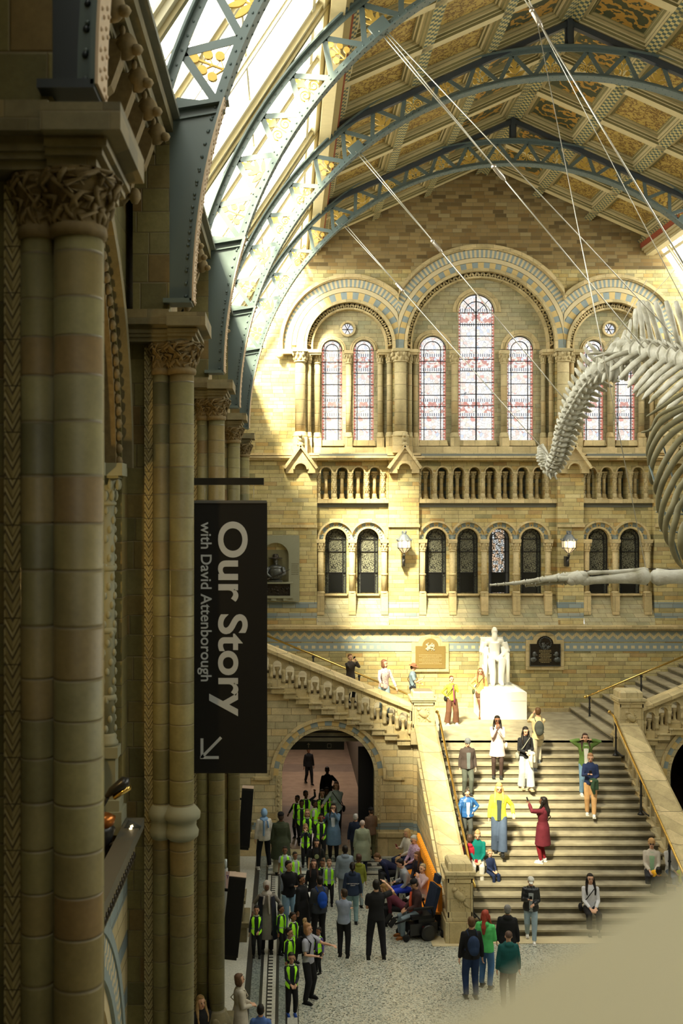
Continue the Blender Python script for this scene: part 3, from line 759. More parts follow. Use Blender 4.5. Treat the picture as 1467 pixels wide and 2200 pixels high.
ORN = [leaf_orn(i) for i in range(3)]
for q in ORN: q.materials.append(M_GOLD)
RI, RO = 7.6, 8.27; A0 = math.radians(17.5)
def rib_truss(loc, first=None, label=None):
    t = thing('roof_truss', label, 'roof truss', loc, 0, 'arched steel ribs of the hall roof')
    Z = lambda r, a, y=0: (r*math.cos(a), y, r*math.sin(a))
    mb = MB()                                         # inner chord
    mb.arc(0, 0, [(RI-.03,-.15),(RI,-.15),(RI,-.015),(RI+.10,-.015),(RI+.10,.015),(RI,.015),(RI,.15),(RI-.03,.15)], 0, PI, 96, smooth=False)
    for i in range(150):
        a = PI*(i+.5)/150; mb.ell(Z(RI+.05, a, -.02), (.018,.014,.018), 5, 3)
        for yy in (-.085, .085): mb.ell(Z(RI-.032, a+(.004 if yy > 0 else 0), yy), (.017,.017,.017), 5, 3)
    mb.build('inner_chord', M_STEEL, t)
    mb = MB(); a1 = math.radians(15)
    mb.arc(0, 0, [(RO,-.14),(RO+.03,-.14),(RO+.03,.14),(RO,.14),(RO,.015),(RO-.09,.015),(RO-.09,-.015),(RO,-.015)], a1, PI-a1, 88, smooth=False)
    for i in range(120):
        a = a1+(PI-2*a1)*(i+.5)/120; mb.ell(Z(RO-.045, a, -.02), (.018,.014,.018), 5, 3)
    mb.build('outer_chord', M_STEEL, t)
    n = 24; st = (PI-2*A0)/n
    for i in range(n):                                # Warren bars and the gilded ornaments between them
        ao = A0+st*(i+.5); ai = A0+st*i; an = A0+st*(i+1)
        b = MB(); b.bar(Z(RI+.05, ai, .03), Z(RO-.05, ao, .03), .095, .02); b.bar(Z(RO-.05, ao, .03), Z(RI+.05, an, .03), .095, .02)
        b.build('lattice_bar', M_STEEL, t)
        o = bpy.data.objects.new('gilded_ornament', ORN[(i*2+i//3) % 3]); COL.objects.link(o); o.parent = t
        o.location = Z(RI+.09, ao, .05); o.rotation_euler = (0, -(ao-PI/2), 0); o.scale = (.85, 1, .95)
    for s in (-1, 1):                                 # solid spandrels standing on the pier heads
        w = 7.87; zt = 2.3; pts = []
        for i in range(17): a = math.asin(min(1, zt/RI))*i/16; pts.append((s*RI*math.cos(a)*1.0, RI*math.sin(a)))
        pts = pts+[(s*(w-.12), zt+.06), (s*(w+.03), zt-.1), (s*w, 0)]
        if s < 0: pts = list(reversed(pts))
        mb = MB(); mb.plate(pts, [], -.012, .012)
        for i in range(16):
            a = math.asin(zt/RI)*(i+.5)/16; mb.ell((s*(RI+.055)*math.cos(a), -.02, (RI+.055)*math.sin(a)), (.02,.018,.02), 6, 4)
        mb.bar((s*(w+.02), 0, zt-.1), (s*7.16, 0, zt+.02), .05, .22); mb.bar((s*(w-.1), 0, zt-.2), (s*7.2, 0, zt-.1), .02, .10)
        mb.box(min(s*7.58,s*7.9), max(s*7.58,s*7.9), -.15, .15, -.02, .03)
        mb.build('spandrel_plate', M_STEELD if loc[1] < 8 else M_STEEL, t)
        fl = MB(); fl.arc(0, 0, [(RI-.045,-.155),(RI-.028,-.155),(RI-.028,.155),(RI-.045,.155)], 0 if s > 0 else PI-.31, .31 if s > 0 else PI, 16, smooth=False)
        for i in range(20):
            a = .31*(i+.5)/20; a = a if s > 0 else PI-a
            for yy in (-.1, -.04, .04, .1): fl.ell(Z(RI-.046, a+yy*.05, yy), (.016,.016,.016), 6, 4)
        fl.build('riveted_flange', M_FLANGE, t)
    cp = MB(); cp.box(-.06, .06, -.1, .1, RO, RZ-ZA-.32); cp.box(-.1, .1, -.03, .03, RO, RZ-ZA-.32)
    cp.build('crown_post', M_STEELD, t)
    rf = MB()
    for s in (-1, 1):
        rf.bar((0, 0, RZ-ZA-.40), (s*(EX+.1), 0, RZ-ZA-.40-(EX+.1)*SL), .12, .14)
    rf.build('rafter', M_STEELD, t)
    for s in (-1, 1):
        b = MB(); b.obox(Z(RI+.12, PI/2+s*math.radians(39.5), -.04), (.34,.05,.2), Matrix.Rotation(-s*math.radians(39.5), 3, 'Y')); b.build('cable_anchor', M_STEEL, t)
    return t
TL = ['arched steel rib nearest the camera, standing on the nearest dark pier', 'arched steel rib on the second pier, with a blue-grey spandrel plate', 'arched steel rib with gilded scrolls crossing the white skylight at top centre',
      'arched steel rib whose crown post rises high at top right', 'farthest arched steel rib, closest to the brick end wall']
for k in range(5): rib_truss((XC, PY[k]-.1, ZA), label=TL[k])

# ------------------------------------------------------------------ side walls
RM = Matrix.Rotation(PI/2, 4, 'Z')
wl = MB(); hl = []
for k in range(-1, 5):
    yc = Y0+BAY*k+BAY/2; yk = min(yc, 99)
    if k < 4 or True:
        hl.append(archpts(yc, 10.3, 2.72, 6.0, 28) if yc < 35 else archpts(yc-.2, 10.3, 1.6, 6.0, 28))
        hl.append(archpts(yc, 3.3, 2.15, 0.05, 28) if yc < 33 else archpts(yc-.2, 3.3, 1.3, .05, 28))
hl = [h for h in hl if max(p[0] for p in h) < 35.7]
st0 = len(wl.v); wl.plate([(-8.5,0),(35.7,0),(35.7,14.7),(-8.5,14.7)], hl, 1.85, 2.35, M=RM)
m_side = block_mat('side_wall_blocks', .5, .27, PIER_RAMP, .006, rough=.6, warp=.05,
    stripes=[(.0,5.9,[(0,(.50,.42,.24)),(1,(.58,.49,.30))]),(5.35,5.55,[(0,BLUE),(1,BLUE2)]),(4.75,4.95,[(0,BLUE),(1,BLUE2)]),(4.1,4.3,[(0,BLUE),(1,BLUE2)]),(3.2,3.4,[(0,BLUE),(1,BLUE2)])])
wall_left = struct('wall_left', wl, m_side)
m_vous = [M_PIERTRIM, M_BLUEM, M_CREAM, M_YEL, M_PIERCARVE]
for k in range(-1, 5):
    yc = Y0+BAY*k+BAY/2
    if yc > 33: continue
    a = MB()
    for (r0, r1, d0, d1, mis, n) in ((2.76,2.90,1.74,1.9,(0,),40),(2.60,2.74,1.90,2.2,(4,),40),(2.42,2.60,2.02,2.3,(0,),40),(2.28,2.42,2.1,2.34,(3,),30),(2.1,2.3,2.2,2.34,(0,),30)):
        ring(a, yc, 10.3, r0, r1, d0, d1, n, mis)
    for i in range(60):
        an = PI*(i+.5)/60; a.mi = 4; a.ell((yc+2.68*math.cos(an), 1.88, 10.3+2.68*math.sin(an)), (.06,.05,.06), 5, 4)
    for (r0, r1, d0, d1, mis, n) in ((2.66,2.78,1.80,1.9,(1,),40),(2.52,2.66,1.82,1.9,(2,1),100),(2.38,2.52,1.82,1.9,(1,2),100),(2.26,2.38,1.80,1.9,(1,),40),(2.10,2.26,1.84,2.0,(2,),30),(1.9,2.12,1.95,2.2,(3,),30),(1.78,1.92,2.1,2.3,(4,),30)):
        ring(a, yc, 3.3, r0, r1, d0, d1, n, mis)
    a.xform(RM); struct('bay_arches', a, m_vous, wall_left)
    # parapet with moulded rail and carved band
    p = MB(); L0, L1 = yc-BAY/2+.55, yc+BAY/2-.35
    p.mi = 1; p.box(-1.80, -1.60, L0, L1, 6.25, 6.36); p.mi = 0; p.box(-1.78, -1.66, L0, L1, 6.12, 6.25); p.box(-1.88, -1.70, L0, L1, 5.9, 6.12)
    p.mi = 2
    for i in range(int((L1-L0)/.12)): p.ell((-1.70, L0+.06+i*.12, 5.98), (.03,.04,.05), 5, 4)
    struct('gallery_parapet', p, [M_PIERTRIM, plain('dark_slate_rail', (.10,.095,.075), .5), M_BRONZE], wall_left)
    # colonnettes at the jambs of the gallery arch
    for yy, xx, rr in ((yc+2.62,-2.0,.085),(yc+2.38,-2.18,.07),(yc-2.62,-2.0,.085)):
        me = column_mesh('gallery_column%d' % (rr*1000), 3.05, rr, .14, .38, .30, carved=True, seg=12, rings=(.2,.48,.74))
        c_ = put_col(me, (xx, yy, 7.2), wall_left, [M_GREYST, M_GREYST], 'gallery_column')
        b = MB(); b.box(xx-.14, xx+.14, yy-.14, yy+.14, 7.08, 7.2); b.box(xx-.11, xx+.11, yy-.11, yy+.11, 6.62, 7.08); b.box(xx-.16, xx+.16, yy-.16, yy+.16, 6.5, 6.62); b.box(xx-.19, xx+.19, yy-.19, yy+.19, 6.25, 6.5)
        b.box(xx-.18, xx+.2, yy-.2, yy+.18, 10.2, 10.34)
        struct('column_pedestal', b, M_GREYST, wall_left)
    # corbel table under the wall head
    for i in range(7):
        yy = yc-BAY/2+.95+i*.72; b = MB()
        if yy > yc+BAY/2-.6: continue
        prof = [(0,0,0),(.10,0,.02),(.20,0,.14),(.22,0,.3),(.34,0,.40),(.42,0,.62),(.44,0,.80),(0,0,.80)]
        b.add([(-1.86+q[0], yy-.09, 13.1+q[2]) for q in prof]+[(-1.86+q[0], yy+.09, 13.1+q[2]) for q in prof], [tuple(range(8)), tuple(reversed(range(8,16)))]+[(j,(j+1)%8+0,(j+1)%8+8,j+8) for j in range(8)], False)
        b.ell((-1.40, yy-.02, 13.86), (.11,.10,.12), 8, 6); b.ell((-1.30, yy-.05, 13.82), (.06,.06,.05), 6, 4); b.ell((-1.63, yy, 13.2), (.07,.10,.09), 7, 5)
        b.ell((-1.42, yy-.09, 13.97), (.03,.02,.05), 5, 4); b.ell((-1.42, yy+.07, 13.97), (.03,.02,.05), 5, 4)
        struct('carved_corbel', b, M_PIERCARVE, wall_left, fix=True)
hd = MB()
hd.box(-1.95, -1.50, -8, 35.7, 13.90, 14.02); hd.box(-1.95, -1.38, -8, 35.7, 14.02, 14.16); hd.box(-1.95, -1.30, -8, 35.7, 14.16, 14.3); hd.mi = 1
hd.box(-1.95, -1.22, -8, 35.7, 14.3, 14.36); hd.mi = 0; hd.box(-2.2, -1.36, -8, 35.7, 14.36, 14.55); hd.box(-2.2, -1.42, -8, 35.7, 14.55, 14.9)
struct('cornice', hd, [M_PIERTRIM, M_SLATE], wall_left)
gl_ = MB(); gl_.box(-5.5, -1.9, -8.5, 35.6, 5.7, 5.9); gl_.box(-5.5, -1.9, -8.5, 35.6, 13.6, 13.8); gl_.box(-5.6, -5.4, -8.5, 35.6, 0, 14)
struct('gallery_room', gl_, plain('gallery_wall', (.36,.28,.13), .9), wall_left)
wr_ = MB(); wr_.box(13.95+.9, 15.3, -8.5, 35.7, 0, 14.8); wall_right = struct('wall_right', wr_, m_side)
hr = MB(); hr.box(14.2, 14.9, -8, 35.7, 14.1, 14.8); struct('cornice', hr, M_PIERTRIM, wall_right)
wf = MB(); wf.box(-6, 19, -8.9, -8.5, 0, 22); struct('wall_front', wf, M_WALL)

# ------------------------------------------------------------------ clustered piers
XP = -1.45
def pier(loc, label):
    t = thing('clustered_pier', label, 'stone pier', loc, 0, 'clustered terracotta piers along the left wall')
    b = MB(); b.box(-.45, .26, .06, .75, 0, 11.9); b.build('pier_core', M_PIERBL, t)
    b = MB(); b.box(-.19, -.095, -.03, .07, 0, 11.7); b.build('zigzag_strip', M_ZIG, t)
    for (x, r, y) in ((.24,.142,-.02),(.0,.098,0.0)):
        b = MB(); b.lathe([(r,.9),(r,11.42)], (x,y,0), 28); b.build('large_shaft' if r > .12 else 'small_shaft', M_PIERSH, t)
        c = MB(); c.lathe([(r,11.38),(r*1.16,11.39),(r*1.2,11.42),(r*1.16,11.45),(r*1.03,11.46),(r*1.15,11.58),(r*1.55,11.72),(r*1.6,11.75)], (x,y,0), 20)
        rnd = random.Random(3)
        for tt in range(3):
            for kk in range(22):
                a = kk*PI/11+rnd.uniform(-.1,.1); zc = 11.50+.085*tt+rnd.uniform(-.03,.03); rr = r*(1.04+.24*tt); O = Vector((x, y, 0))
                q = [O+Vector((math.cos(a+e)*rr*k_, math.sin(a+e)*rr*k_, zc+dz)) for e, k_, dz in ((0,1,-.05),(rnd.uniform(-.25,.25),1.06,0),(rnd.uniform(-.5,.5),1.14,.035),(rnd.uniform(-.6,.6),1.05,.05))]
                c.tube(q, [r*.05,r*.14,r*.12,r*.04], 6)
        c.build('leaf_capital', M_PIERCARVE, t)
        g = MB(); g.lathe([(r,6.02),(r*1.35,6.06),(r*1.4,6.12),(r*1.2,6.17),(r*1.2,6.24),(r*1.5,6.27),(r*1.55,6.33),(r*1.3,6.38),(r,6.42)], (x,y,0), 24); g.build('ring_moulding', M_GREYST, t)
    e = MB()
    for (z0, z1, o) in ((11.75,11.80,.16),(11.80,11.84,.12),(11.84,11.88,.09),(11.88,11.90,.11),(11.90,12.05,.0)):
        e.box(.10, .54-o, -.38+o, .6, z0, z1)
    for (z0, z1, o) in ((11.75,11.80,.12),(11.80,11.84,.09),(11.84,11.88,.07),(11.88,11.93,.09),(11.93,12.10,.0)):
        e.box(-.45, .12, -.28+o, .62, z0, z1)
    e.build('abacus', M_PIERTRIM, t)
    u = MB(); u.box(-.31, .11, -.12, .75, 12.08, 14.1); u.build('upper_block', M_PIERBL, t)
    p = MB(); p.lathe([(.142,1.22),(.18,1.18),(.19,1.12),(.23,1.05),(.26,.92)], (.24,-.02,0), 20); p.box(-.1,.52,-.30,.5,.86,.93); p.box(-.12,.46,-.26,.5,.45,.86); p.box(-.3,.60,-.36,.6,.34,.45); p.box(-.3,.55,-.32,.6,0,.34)
    p.bump((.24,-.25,1.0), (.16,.08), 16, .04); p.build('carved_plinth', M_PIERTRIM, t)
    return t
PL = ['nearest dark clustered pier with big ringed shafts at the left edge', 'second clustered pier, left of the black hanging banner', 'third clustered pier, its foot lit beside the woman in the cream coat',
      'fourth clustered pier, with a carved plinth and a black loudspeaker', 'farthest clustered pier, in the corner of the end wall']
for k in range(5): pier((XP, PY[k], 0), PL[k])

# ------------------------------------------------------------------ floor
m = Mat('terrazzo_floor', .28, .45); x, y, z = m.coords()
sp = m.voro(38, out='Color'); sc_ = m.n.new('ShaderNodeSeparateColor'); m.l.new(sp.k, sc_.inputs[0]); r1 = S(m.nt, sc_.outputs[0])
field = m.ramp(r1, [(0,(.04,.05,.045)),(.25,(.26,.28,.24)),(.5,(.46,.48,.42)),(.8,(.40,.36,.27)),(1,(.58,.60,.53))])
whit = m.ramp(r1, [(0,(.42,.42,.37)),(1,(.56,.55,.48))]); grey = m.ramp(r1, [(0,(.08,.10,.10)),(.5,(.20,.23,.22)),(1,(.32,.34,.31))]); DK = (.035,.035,.033)
def key(a, b, per=.16):                               # meander running along b, a in 0..1 across
    f = (b/per).fract(); bars = (f.lt(.45))*(a.gt(.12))*(a.lt(.88)); gap1 = (f.gt(.45))*(a.gt(.12))*(a.lt(.3)); return bars.max(gap1)
c = m.mix(x.lt(.24), field, DK); c = m.mix(x.lt(.22), c, whit); c = m.mix(x.lt(.02), c, DK); c = m.mix(x.lt(-.02), c, grey); c = m.mix(x.lt(-.155), c, DK); c = m.mix(x.lt(-.22), c, whit)
kk = key((x+.43)/.16, y)*(x.gt(-.43))*(x.lt(-.27)); c = m.mix(kk, c, DK)
c = m.mix(x.lt(-.49), c, DK); c = m.mix(x.lt(-.553), c, grey); c = m.mix(x.lt(-.73), c, DK); c = m.mix(x.lt(-.857), c, whit)
cross = y.gt(28.9)
cc = m.mix(y.gt(29.0), DK, whit); cc = m.mix(y.gt(29.25), cc, grey); cc = m.mix(y.gt(29.5), cc, whit)
cc = m.mix(key((y-29.56)/.34, x, .28)*(y.gt(29.56))*(y.lt(29.9)), cc, DK); cc = m.mix(y.gt(29.95), cc, DK); cc = m.mix(y.gt(30.05), cc, grey); cc = m.mix(y.gt(30.35), cc, whit)
c = m.mix(cross*(x.gt(-.5)), c, cc)
cor = y.gt(30.9); wood = m.ramp(m.noise(3,4), [(.3,(.30,.20,.13)),(.7,(.44,.32,.23))])
bandc = ((y-35.2).abs().lt(.5))+((y-41).abs().lt(.6)); wood = m.mix(bandc.min(1.0)*.5, wood, (.15,.12,.11))
c = m.mix(cor, c, wood); m.color(c); M_FLOOR = m.m
fl = MB(); fl.add([(-6,-9,0),(19,-9,0),(19,52,0),(-6,52,0)], [(0,1,2,3)]); struct('floor', fl, M_FLOOR)

# ------------------------------------------------------------------ corridor under the landing flights
YS = 30.6
cr = MB(); cr.box(-.9, -.5, YS+.4, 47, 0, 3.8); cr.box(2.55, 2.7, YS+.5, 47, 0, 3.8); cr.box(-.9, 2.7, 46.8, 47, 0, 3.8); cr.box(-.9, 2.7, YS+.5, 47, 3.74, 3.84)
cr.box(10.45, 10.6, YS+.5, 47, 0, 3.5); cr.box(14.6, 15.0, YS+.5, 47, 0, 3.5); cr.box(10.5, 15.0, 40, 40.2, 0, 3.5); cr.box(10.5, 15.0, YS+.5, 47, 3.5, 3.6)
cr_o = struct('wall_corridor', cr, plain('corridor_wall', (.10,.075,.05), .8))
cp_ = MB(); cp_.box(-.45, 2.5, 46.6, 46.78, .0, 3.2); struct('corridor_end', cp_, block_mat('corridor_end_blocks', .5, .3, [(0,(.2,.14,.1)),(1,(.3,.21,.14))], .01), cr_o)

# ------------------------------------------------------------------ stairs
NS = 21; RS = 3.2/NS; TS = (30.85-24.7)/(NS-1); XL, XR = 4.22, 9.46
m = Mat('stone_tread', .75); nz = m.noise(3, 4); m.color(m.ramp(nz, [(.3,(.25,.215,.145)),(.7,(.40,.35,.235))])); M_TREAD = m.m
m = Mat('shaded_stone_riser', .8); nz = m.noise(4, 4); m.color(m.ramp(nz, [(.3,(.10,.088,.06)),(.7,(.17,.15,.10))])); M_RISER_SHADE = m.m  # same stone as the treads, darkened to carry the risers' shade
def tread_z(Y):
    if Y < 24.7: return 0.0
    return min(NS, int((Y-24.7)/TS)+1)*RS
stc = thing('grand_staircase', 'broad flight of grey stone steps rising to the sunlit landing', 'staircase', ((XL+XR)/2, 24.7, 0))
for i in range(NS):
    y = i*TS; s = MB(); w = (XR-XL)/2
    ye = y+TS+.02 if i < NS-1 else y+.06
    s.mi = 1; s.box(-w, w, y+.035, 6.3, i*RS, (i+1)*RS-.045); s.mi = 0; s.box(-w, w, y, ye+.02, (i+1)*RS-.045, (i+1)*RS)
    s.build('step', [M_TREAD, M_RISER_SHADE], stc)
ld = MB(); ld.box(3.3, 10.6, 30.85, 35.45, 2.95, 3.2); struct('floor_landing', ld, M_TREAD)
ks = MB(); ks.box(4.2, 9.6, 24.3, 24.72, 0, .012); ks.box(3.3, 4.35, 24.15, 24.72, 0, .012); struct('trim_3', ks, M_CREAM)
SR, ST_ = .147, .36
def side_flight(sg, x0, n):
    t = thing('side_staircase', 'grey stone steps climbing %s from the landing along the back wall' % ('right' if sg > 0 else 'left behind the pierced balustrade'), 'staircase', (x0, 33, 3.2), 0, 'side flights from the landing')
    for i in range(n):
        s = MB(); a, b = sg*i*ST_, sg*(n*ST_+.4)
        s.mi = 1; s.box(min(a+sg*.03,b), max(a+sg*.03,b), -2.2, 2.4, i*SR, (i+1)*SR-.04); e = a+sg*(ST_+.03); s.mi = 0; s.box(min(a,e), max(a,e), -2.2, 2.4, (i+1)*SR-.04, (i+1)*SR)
        s.build('step', [M_TREAD, M_RISER_SHADE], t)
    return t
side_flight(1, 9.35, 15); side_flight(-1, 4.30, 15)

# pierced balustrade: from (0,0,0), running along +x and rising with slope, thickness along y
def balustrade_mesh(n, pitch, slope, drop=.0):
    mb = MB(); L = n*pitch; zl = lambda x: x*slope; c = MB()
    holes = [archpts((i+.5)*pitch, zl((i+.5)*pitch)+.62, .125, zl((i+.5)*pitch)+.20, 10) for i in range(n)]
    mb.plate([(0,-.05),(L,zl(L)-.05),(L,zl(L)+.92),(0,.92)], holes, -.13, .13)
    for i in range(n):                                # stepped ends and arch rims
        x = i*pitch; z = zl(x); mb.box(x, x+pitch, -.19, .1, z-.12, z+.03); mb.box(x-.03, x+pitch+.02, -.23, -.1, z+.03, z+.07)
        ring(mb, x+pitch/2, zl(x+pitch/2)+.62, .125, .155, -.16, -.12, 10)
    cp = [Vector((0,-.24,.88)),Vector((0,-.24,.98)),Vector((0,-.20,1.02)),Vector((0,-.16,1.08)),Vector((0,.16,1.08)),Vector((0,.20,1.02)),Vector((0,.24,.98)),Vector((0,.24,.88))]
    mb.mi = 1; mb.prism(cp, [(-.05,0,-.05*slope),(L,0,zl(L))]); mb.mi = 0
    for i in range(n):
        x = (i+.5)*pitch; z = zl(x)+.18
        mb.mi = 2; mb.lathe([(.07,0),(.07,.04),(.045,.06),(.04,.24),(.06,.27),(.075,.33),(.075,.36)], (x,-.02,z), 10)
        mb.lathe([(.065,0),(.05,.05),(.045,.22),(.065,.27),(.07,.36)], (x-pitch/2,-.14,z-.5*pitch*slope+.02), 10)
    return mb
M_BAL = [block_mat('balustrade_terracotta', .36, .5, [(0,(.50,.43,.26)),(.5,(.58,.49,.30)),(1,(.52,.42,.22))], .004, bumpst=.2), M_TRIM, M_CARVE]
def make_bal(name, label, loc, rz, n, slope, mirror=False, length=None, pitch=.36):
    mb = balustrade_mesh(n, pitch, slope)
    if mirror:
        mb.v = [(-a, b, c) for a, b, c in mb.v]; mb.f = [list(reversed(f)) for f in mb.f]
    t = thing(name, label, 'balustrade', loc, rz); mb.build('balustrade_panel', M_BAL, t); return t
make_bal('balustrade', 'pierced terracotta balustrade climbing left above the corridor arch', (3.52, YS+.05, 3.28), 0, 14, SR/ST_, True)
make_bal('balustrade', 'pierced terracotta balustrade climbing right from the right landing pedestal', (10.2, YS+.05, 3.28), 0, 12, SR/ST_)
SLC = (3.2-.3)/(30.4-24.9)
# centre flight cheeks rise towards +Y
make_bal('balustrade', 'sloping balustrade with broad coping on the left side of the grand stairs', (3.92, 24.95, .22), PI/2, 15, .45, False)
rb_ = make_bal('balustrade', 'sloping balustrade with broad coping on the right side of the grand stairs', (9.72, 24.95, .22), PI/2, 15, .45, False)
chk = MB()
for x0, x1 in ((3.72,4.24),(9.44,9.95)):
    chk.add([(x0,24.9,0),(x1,24.9,0),(x1,30.7,0),(x0,30.7,0),(x0,24.9,.25),(x1,24.9,.25),(x1,30.7,2.9),(x0,30.7,2.9)], [(0,3,2,1),(4,5,6,7),(0,1,5,4),(1,2,6,5),(2,3,7,6),(3,0,4,7)], False)
chk.box(3.62, 4.24, 30.5, 31.0, 0, 3.3); chk.box(9.44, 10.2, 30.5, 31.0, 0, 3.3)
struct('wall_stair_cheeks', chk, M_STAIRW)
for x0, x1, lab in ((3.70,4.22,'left'),(9.42,10.0,'right')):   # broad flat copings
    t = thing('stair_coping', 'broad sloping stone coping on the %s cheek of the grand stairs' % lab, 'coping', ((x0+x1)/2, 24.9, 1.25)); b = MB(); w = (x1-x0)/2
    pf = [Vector((-w-.06,0,-.12)),Vector((w+.04,0,-.12)),Vector((w+.04,0,-.02)),Vector((w-.04,0,.05)),Vector((-w+.03,0,.05)),Vector((-w-.06,0,-.03))]
    b.prism(pf, [(0,0,0),(0,5.75,2.62)]); b.build('coping_slab', M_TRIM, t, fix=True)

# stair side walls with the arched passage
def stair_wall(sg, xa, xb, ax, name):
    w = MB(); cz = 2.27; r = 1.32
    x0, x1 = (xa, xb)
    zl = lambda x: 3.28+abs(x-(3.52 if sg < 0 else 10.2))*SR/ST_-.05
    if sg < 0: poly = [(x0,0),(x1,0),(x1,zl(x1)),(x0,zl(x0))]
    else: poly = [(x0,0),(x1,0),(x1,zl(x1)),(x0,zl(x0))]
    w.plate(poly, [archpts(ax, cz, r, 0.02, 32)], YS, YS+.45)
    o = struct(name, w, M_STAIRW)
    v = MB()
    ring(v, ax, cz, 1.57, 1.66, YS-.07, YS+.02, 40, (0,)); ring(v, ax, cz, 1.43, 1.57, YS-.02, YS+.02, 23, (3, 1)); ring(v, ax, cz, 1.32, 1.43, YS+.02, YS+.2, 32, (4,))
    for s in (-1, 1):
        v.mi = 0; q = sorted((ax+s*1.57, ax+s*1.7)); v.box(q[0], q[1], YS-.07, YS+.02, cz-.08, cz)
        q = sorted((ax+s*1.60, ax+s*2.15)); v.box(max(q[0],xa), min(q[1],xb), YS-.06, YS+.02, cz-.12, cz-.04)
        v.mi = 4; q = sorted((ax+s*1.36, ax+s*1.5)); v.box(q[0], q[1], YS-.02, YS+.02, .9, cz)
        for i in range(9): v.ell((ax+s*1.43, YS-.02, 1.0+i*.14), (.035,.02,.05), 5, 4)
    for i in range(34): an = PI*(i+.5)/34; v.ell((ax+1.375*math.cos(an), YS+.02, cz+1.375*math.sin(an)), (.035,.03,.035), 5, 4)
    v.mi = 0
    for (a, b) in ((xa, ax-1.4), (ax+1.4, xb)):
        if b > a: v.box(a, b, YS-.12, YS+.02, 0, .55); v.box(a, b, YS-.16, YS+.02, .55, .66)
    struct('arch_moulding', v, [M_TRIM, M_BLUEM, M_CREAM, M_YEL, M_CARVE], o)
stair_wall(-1, -2.0, 3.72, 1.2, 'wall_stair_left'); stair_wall(1, 9.9, 15.3, 12.3, 'wall_stair_right')
db = MB(); db.box(2.08, 2.56, 31.0, 31.06, 0, 3.0); o_ = struct('door_1', db, M_BLACK)

# newel pedestals
def newel(loc, label, h, w, relief):
    t = thing('newel_pedestal', label, 'pedestal', loc, 0, 'carved newel pedestals of the staircase')
    b = MB(); k = w/2
    b.box(-k-.06,k+.06,-k-.06,k+.06,0,h*.26); b.box(-k-.03,k+.03,-k-.03,k+.03,h*.26,h*.31); b.box(-k+.02,k-.02,-k+.02,k-.02,h*.31,h*.80)
    for s in (-1, 1): b.box(s*k-.03 if s > 0 else -k-.01, k+.01 if s > 0 else -k+.03, -k-.01, -k+.05, h*.31, h*.80); 
    b.box(-k,k,-k-.01,-k+.03,h*.31,h*.38); b.box(-k,k,-k-.01,-k+.03,h*.74,h*.80); b.box(-k-.04,k+.04,-k-.04,k+.04,h*.80,h*.84); b.box(-k-.07,k+.07,-k-.07,k+.07,h*.84,h*.88)
    b.box(-k+.01,k-.01,-k+.01,k-.01,h*.88,h*.97)
    b.add([(-k+.01,-k+.01,h*.97),(k-.01,-k+.01,h*.97),(k-.01,k-.01,h*.97),(-k+.01,k-.01,h*.97),(-k+.06,-k+.06,h),(k-.06,-k+.06,h),(k-.06,k-.06,h),(-k+.06,k-.06,h)], [(4,5,6,7),(0,1,5,4),(1,2,6,5),(2,3,7,6),(3,0,4,7)], False)
    b.build('pedestal_block', M_BAL[0], t)
    r = MB(); r.bump((0,-k+.02,h*.56), (w*.27,h*.13), 40, .022)
    if relief: r.ell((-.02,-k+.0,h*.58), (.17,.05,.09), 10, 7, Matrix.Rotation(.7,3,'Y')); r.ell((-.13,-k-.0,h*.66), (.06,.05,.05), 8, 6); r.ell((.14,-k,h*.47),(.10,.03,.03),8,5,Matrix.Rotation(.8,3,'Y'))
    r.build('carved_relief', M_CARVE, t); return t
newel((3.90, 30.72, 3.2), 'carved newel pedestal at the left corner of the landing', 1.5, .62, True)
newel((9.80, 30.72, 2.9), 'carved newel pedestal at the right corner of the landing', 1.82, .66, True)
newel((3.95, 24.62, 0), 'tall newel pedestal with a carved bird at the foot of the stairs', 1.85, .56, True)
# ------------------------------------------------------------------ lettering
def text_mesh(s, size, bold=.0, extr=.002):
    cu = bpy.data.curves.new('text', 'FONT'); cu.body = s; cu.size = size; cu.offset = bold; cu.extrude = extr; cu.resolution_u = 7
    o = bpy.data.objects.new('text', cu); COL.objects.link(o); dg = bpy.context.evaluated_depsgraph_get()
    me = bpy.data.meshes.new_from_object(o.evaluated_get(dg)); bpy.data.objects.remove(o); return me
def put_text(name, s, size, loc, rot, mat, parent, bold=0, fitw=None, fith=None):
    me = text_mesh(s, size, bold); me.materials.append(mat); o = bpy.data.objects.new(name, me); COL.objects.link(o); o.parent = parent
    o.location = loc; o.rotation_euler = rot
    xs = [v.co.x for v in me.vertices]; 
    if fitw and xs: w = max(xs)-min(xs); o.scale = (fitw/w, (fith or 1), 1)
    return o
# ------------------------------------------------------------------ hanging banner
YB = 12.75; sB = FPX/YB
t = thing('hanging_banner', 'black vertical banner with pale grey lettering and an arrow, hung beside the pier', 'banner', P(494, 1662, YB))
M_LET = plain('pale_grey_lettering', (.50,.53,.58), .6, var=.04)
def bl(u, v): p = P(u, v, YB)-t.location; return p
b = MB(); p0, p1 = bl(417, 1661), bl(574, 1078); b.box(p0.x, p1.x, -.008, .008, p0.z, p1.z); b.build('banner_cloth', M_BLACK, t)
b = MB(); p0, p1 = bl(415, 1081), bl(573, 1075); b.box(p0.x, p1.x, -.02, .02, p0.z, p1.z); b.build('top_rail', plain('grey_rail', (.12,.12,.12), .4), t)
b = MB(); p0, p1 = bl(410, 1042), bl(567, 1027); b.box(p0.x, p1.x, -.03, .03, p0.z, p1.z); b.build('support_bar', M_BLACKG, t)
b = MB(); 
for uu in (440, 545): a_, c_ = bl(uu, 1076), bl(uu, 1042); b.tube([a_, c_], .003, 6)
b.build('hanging_wire', M_WIRE, t)
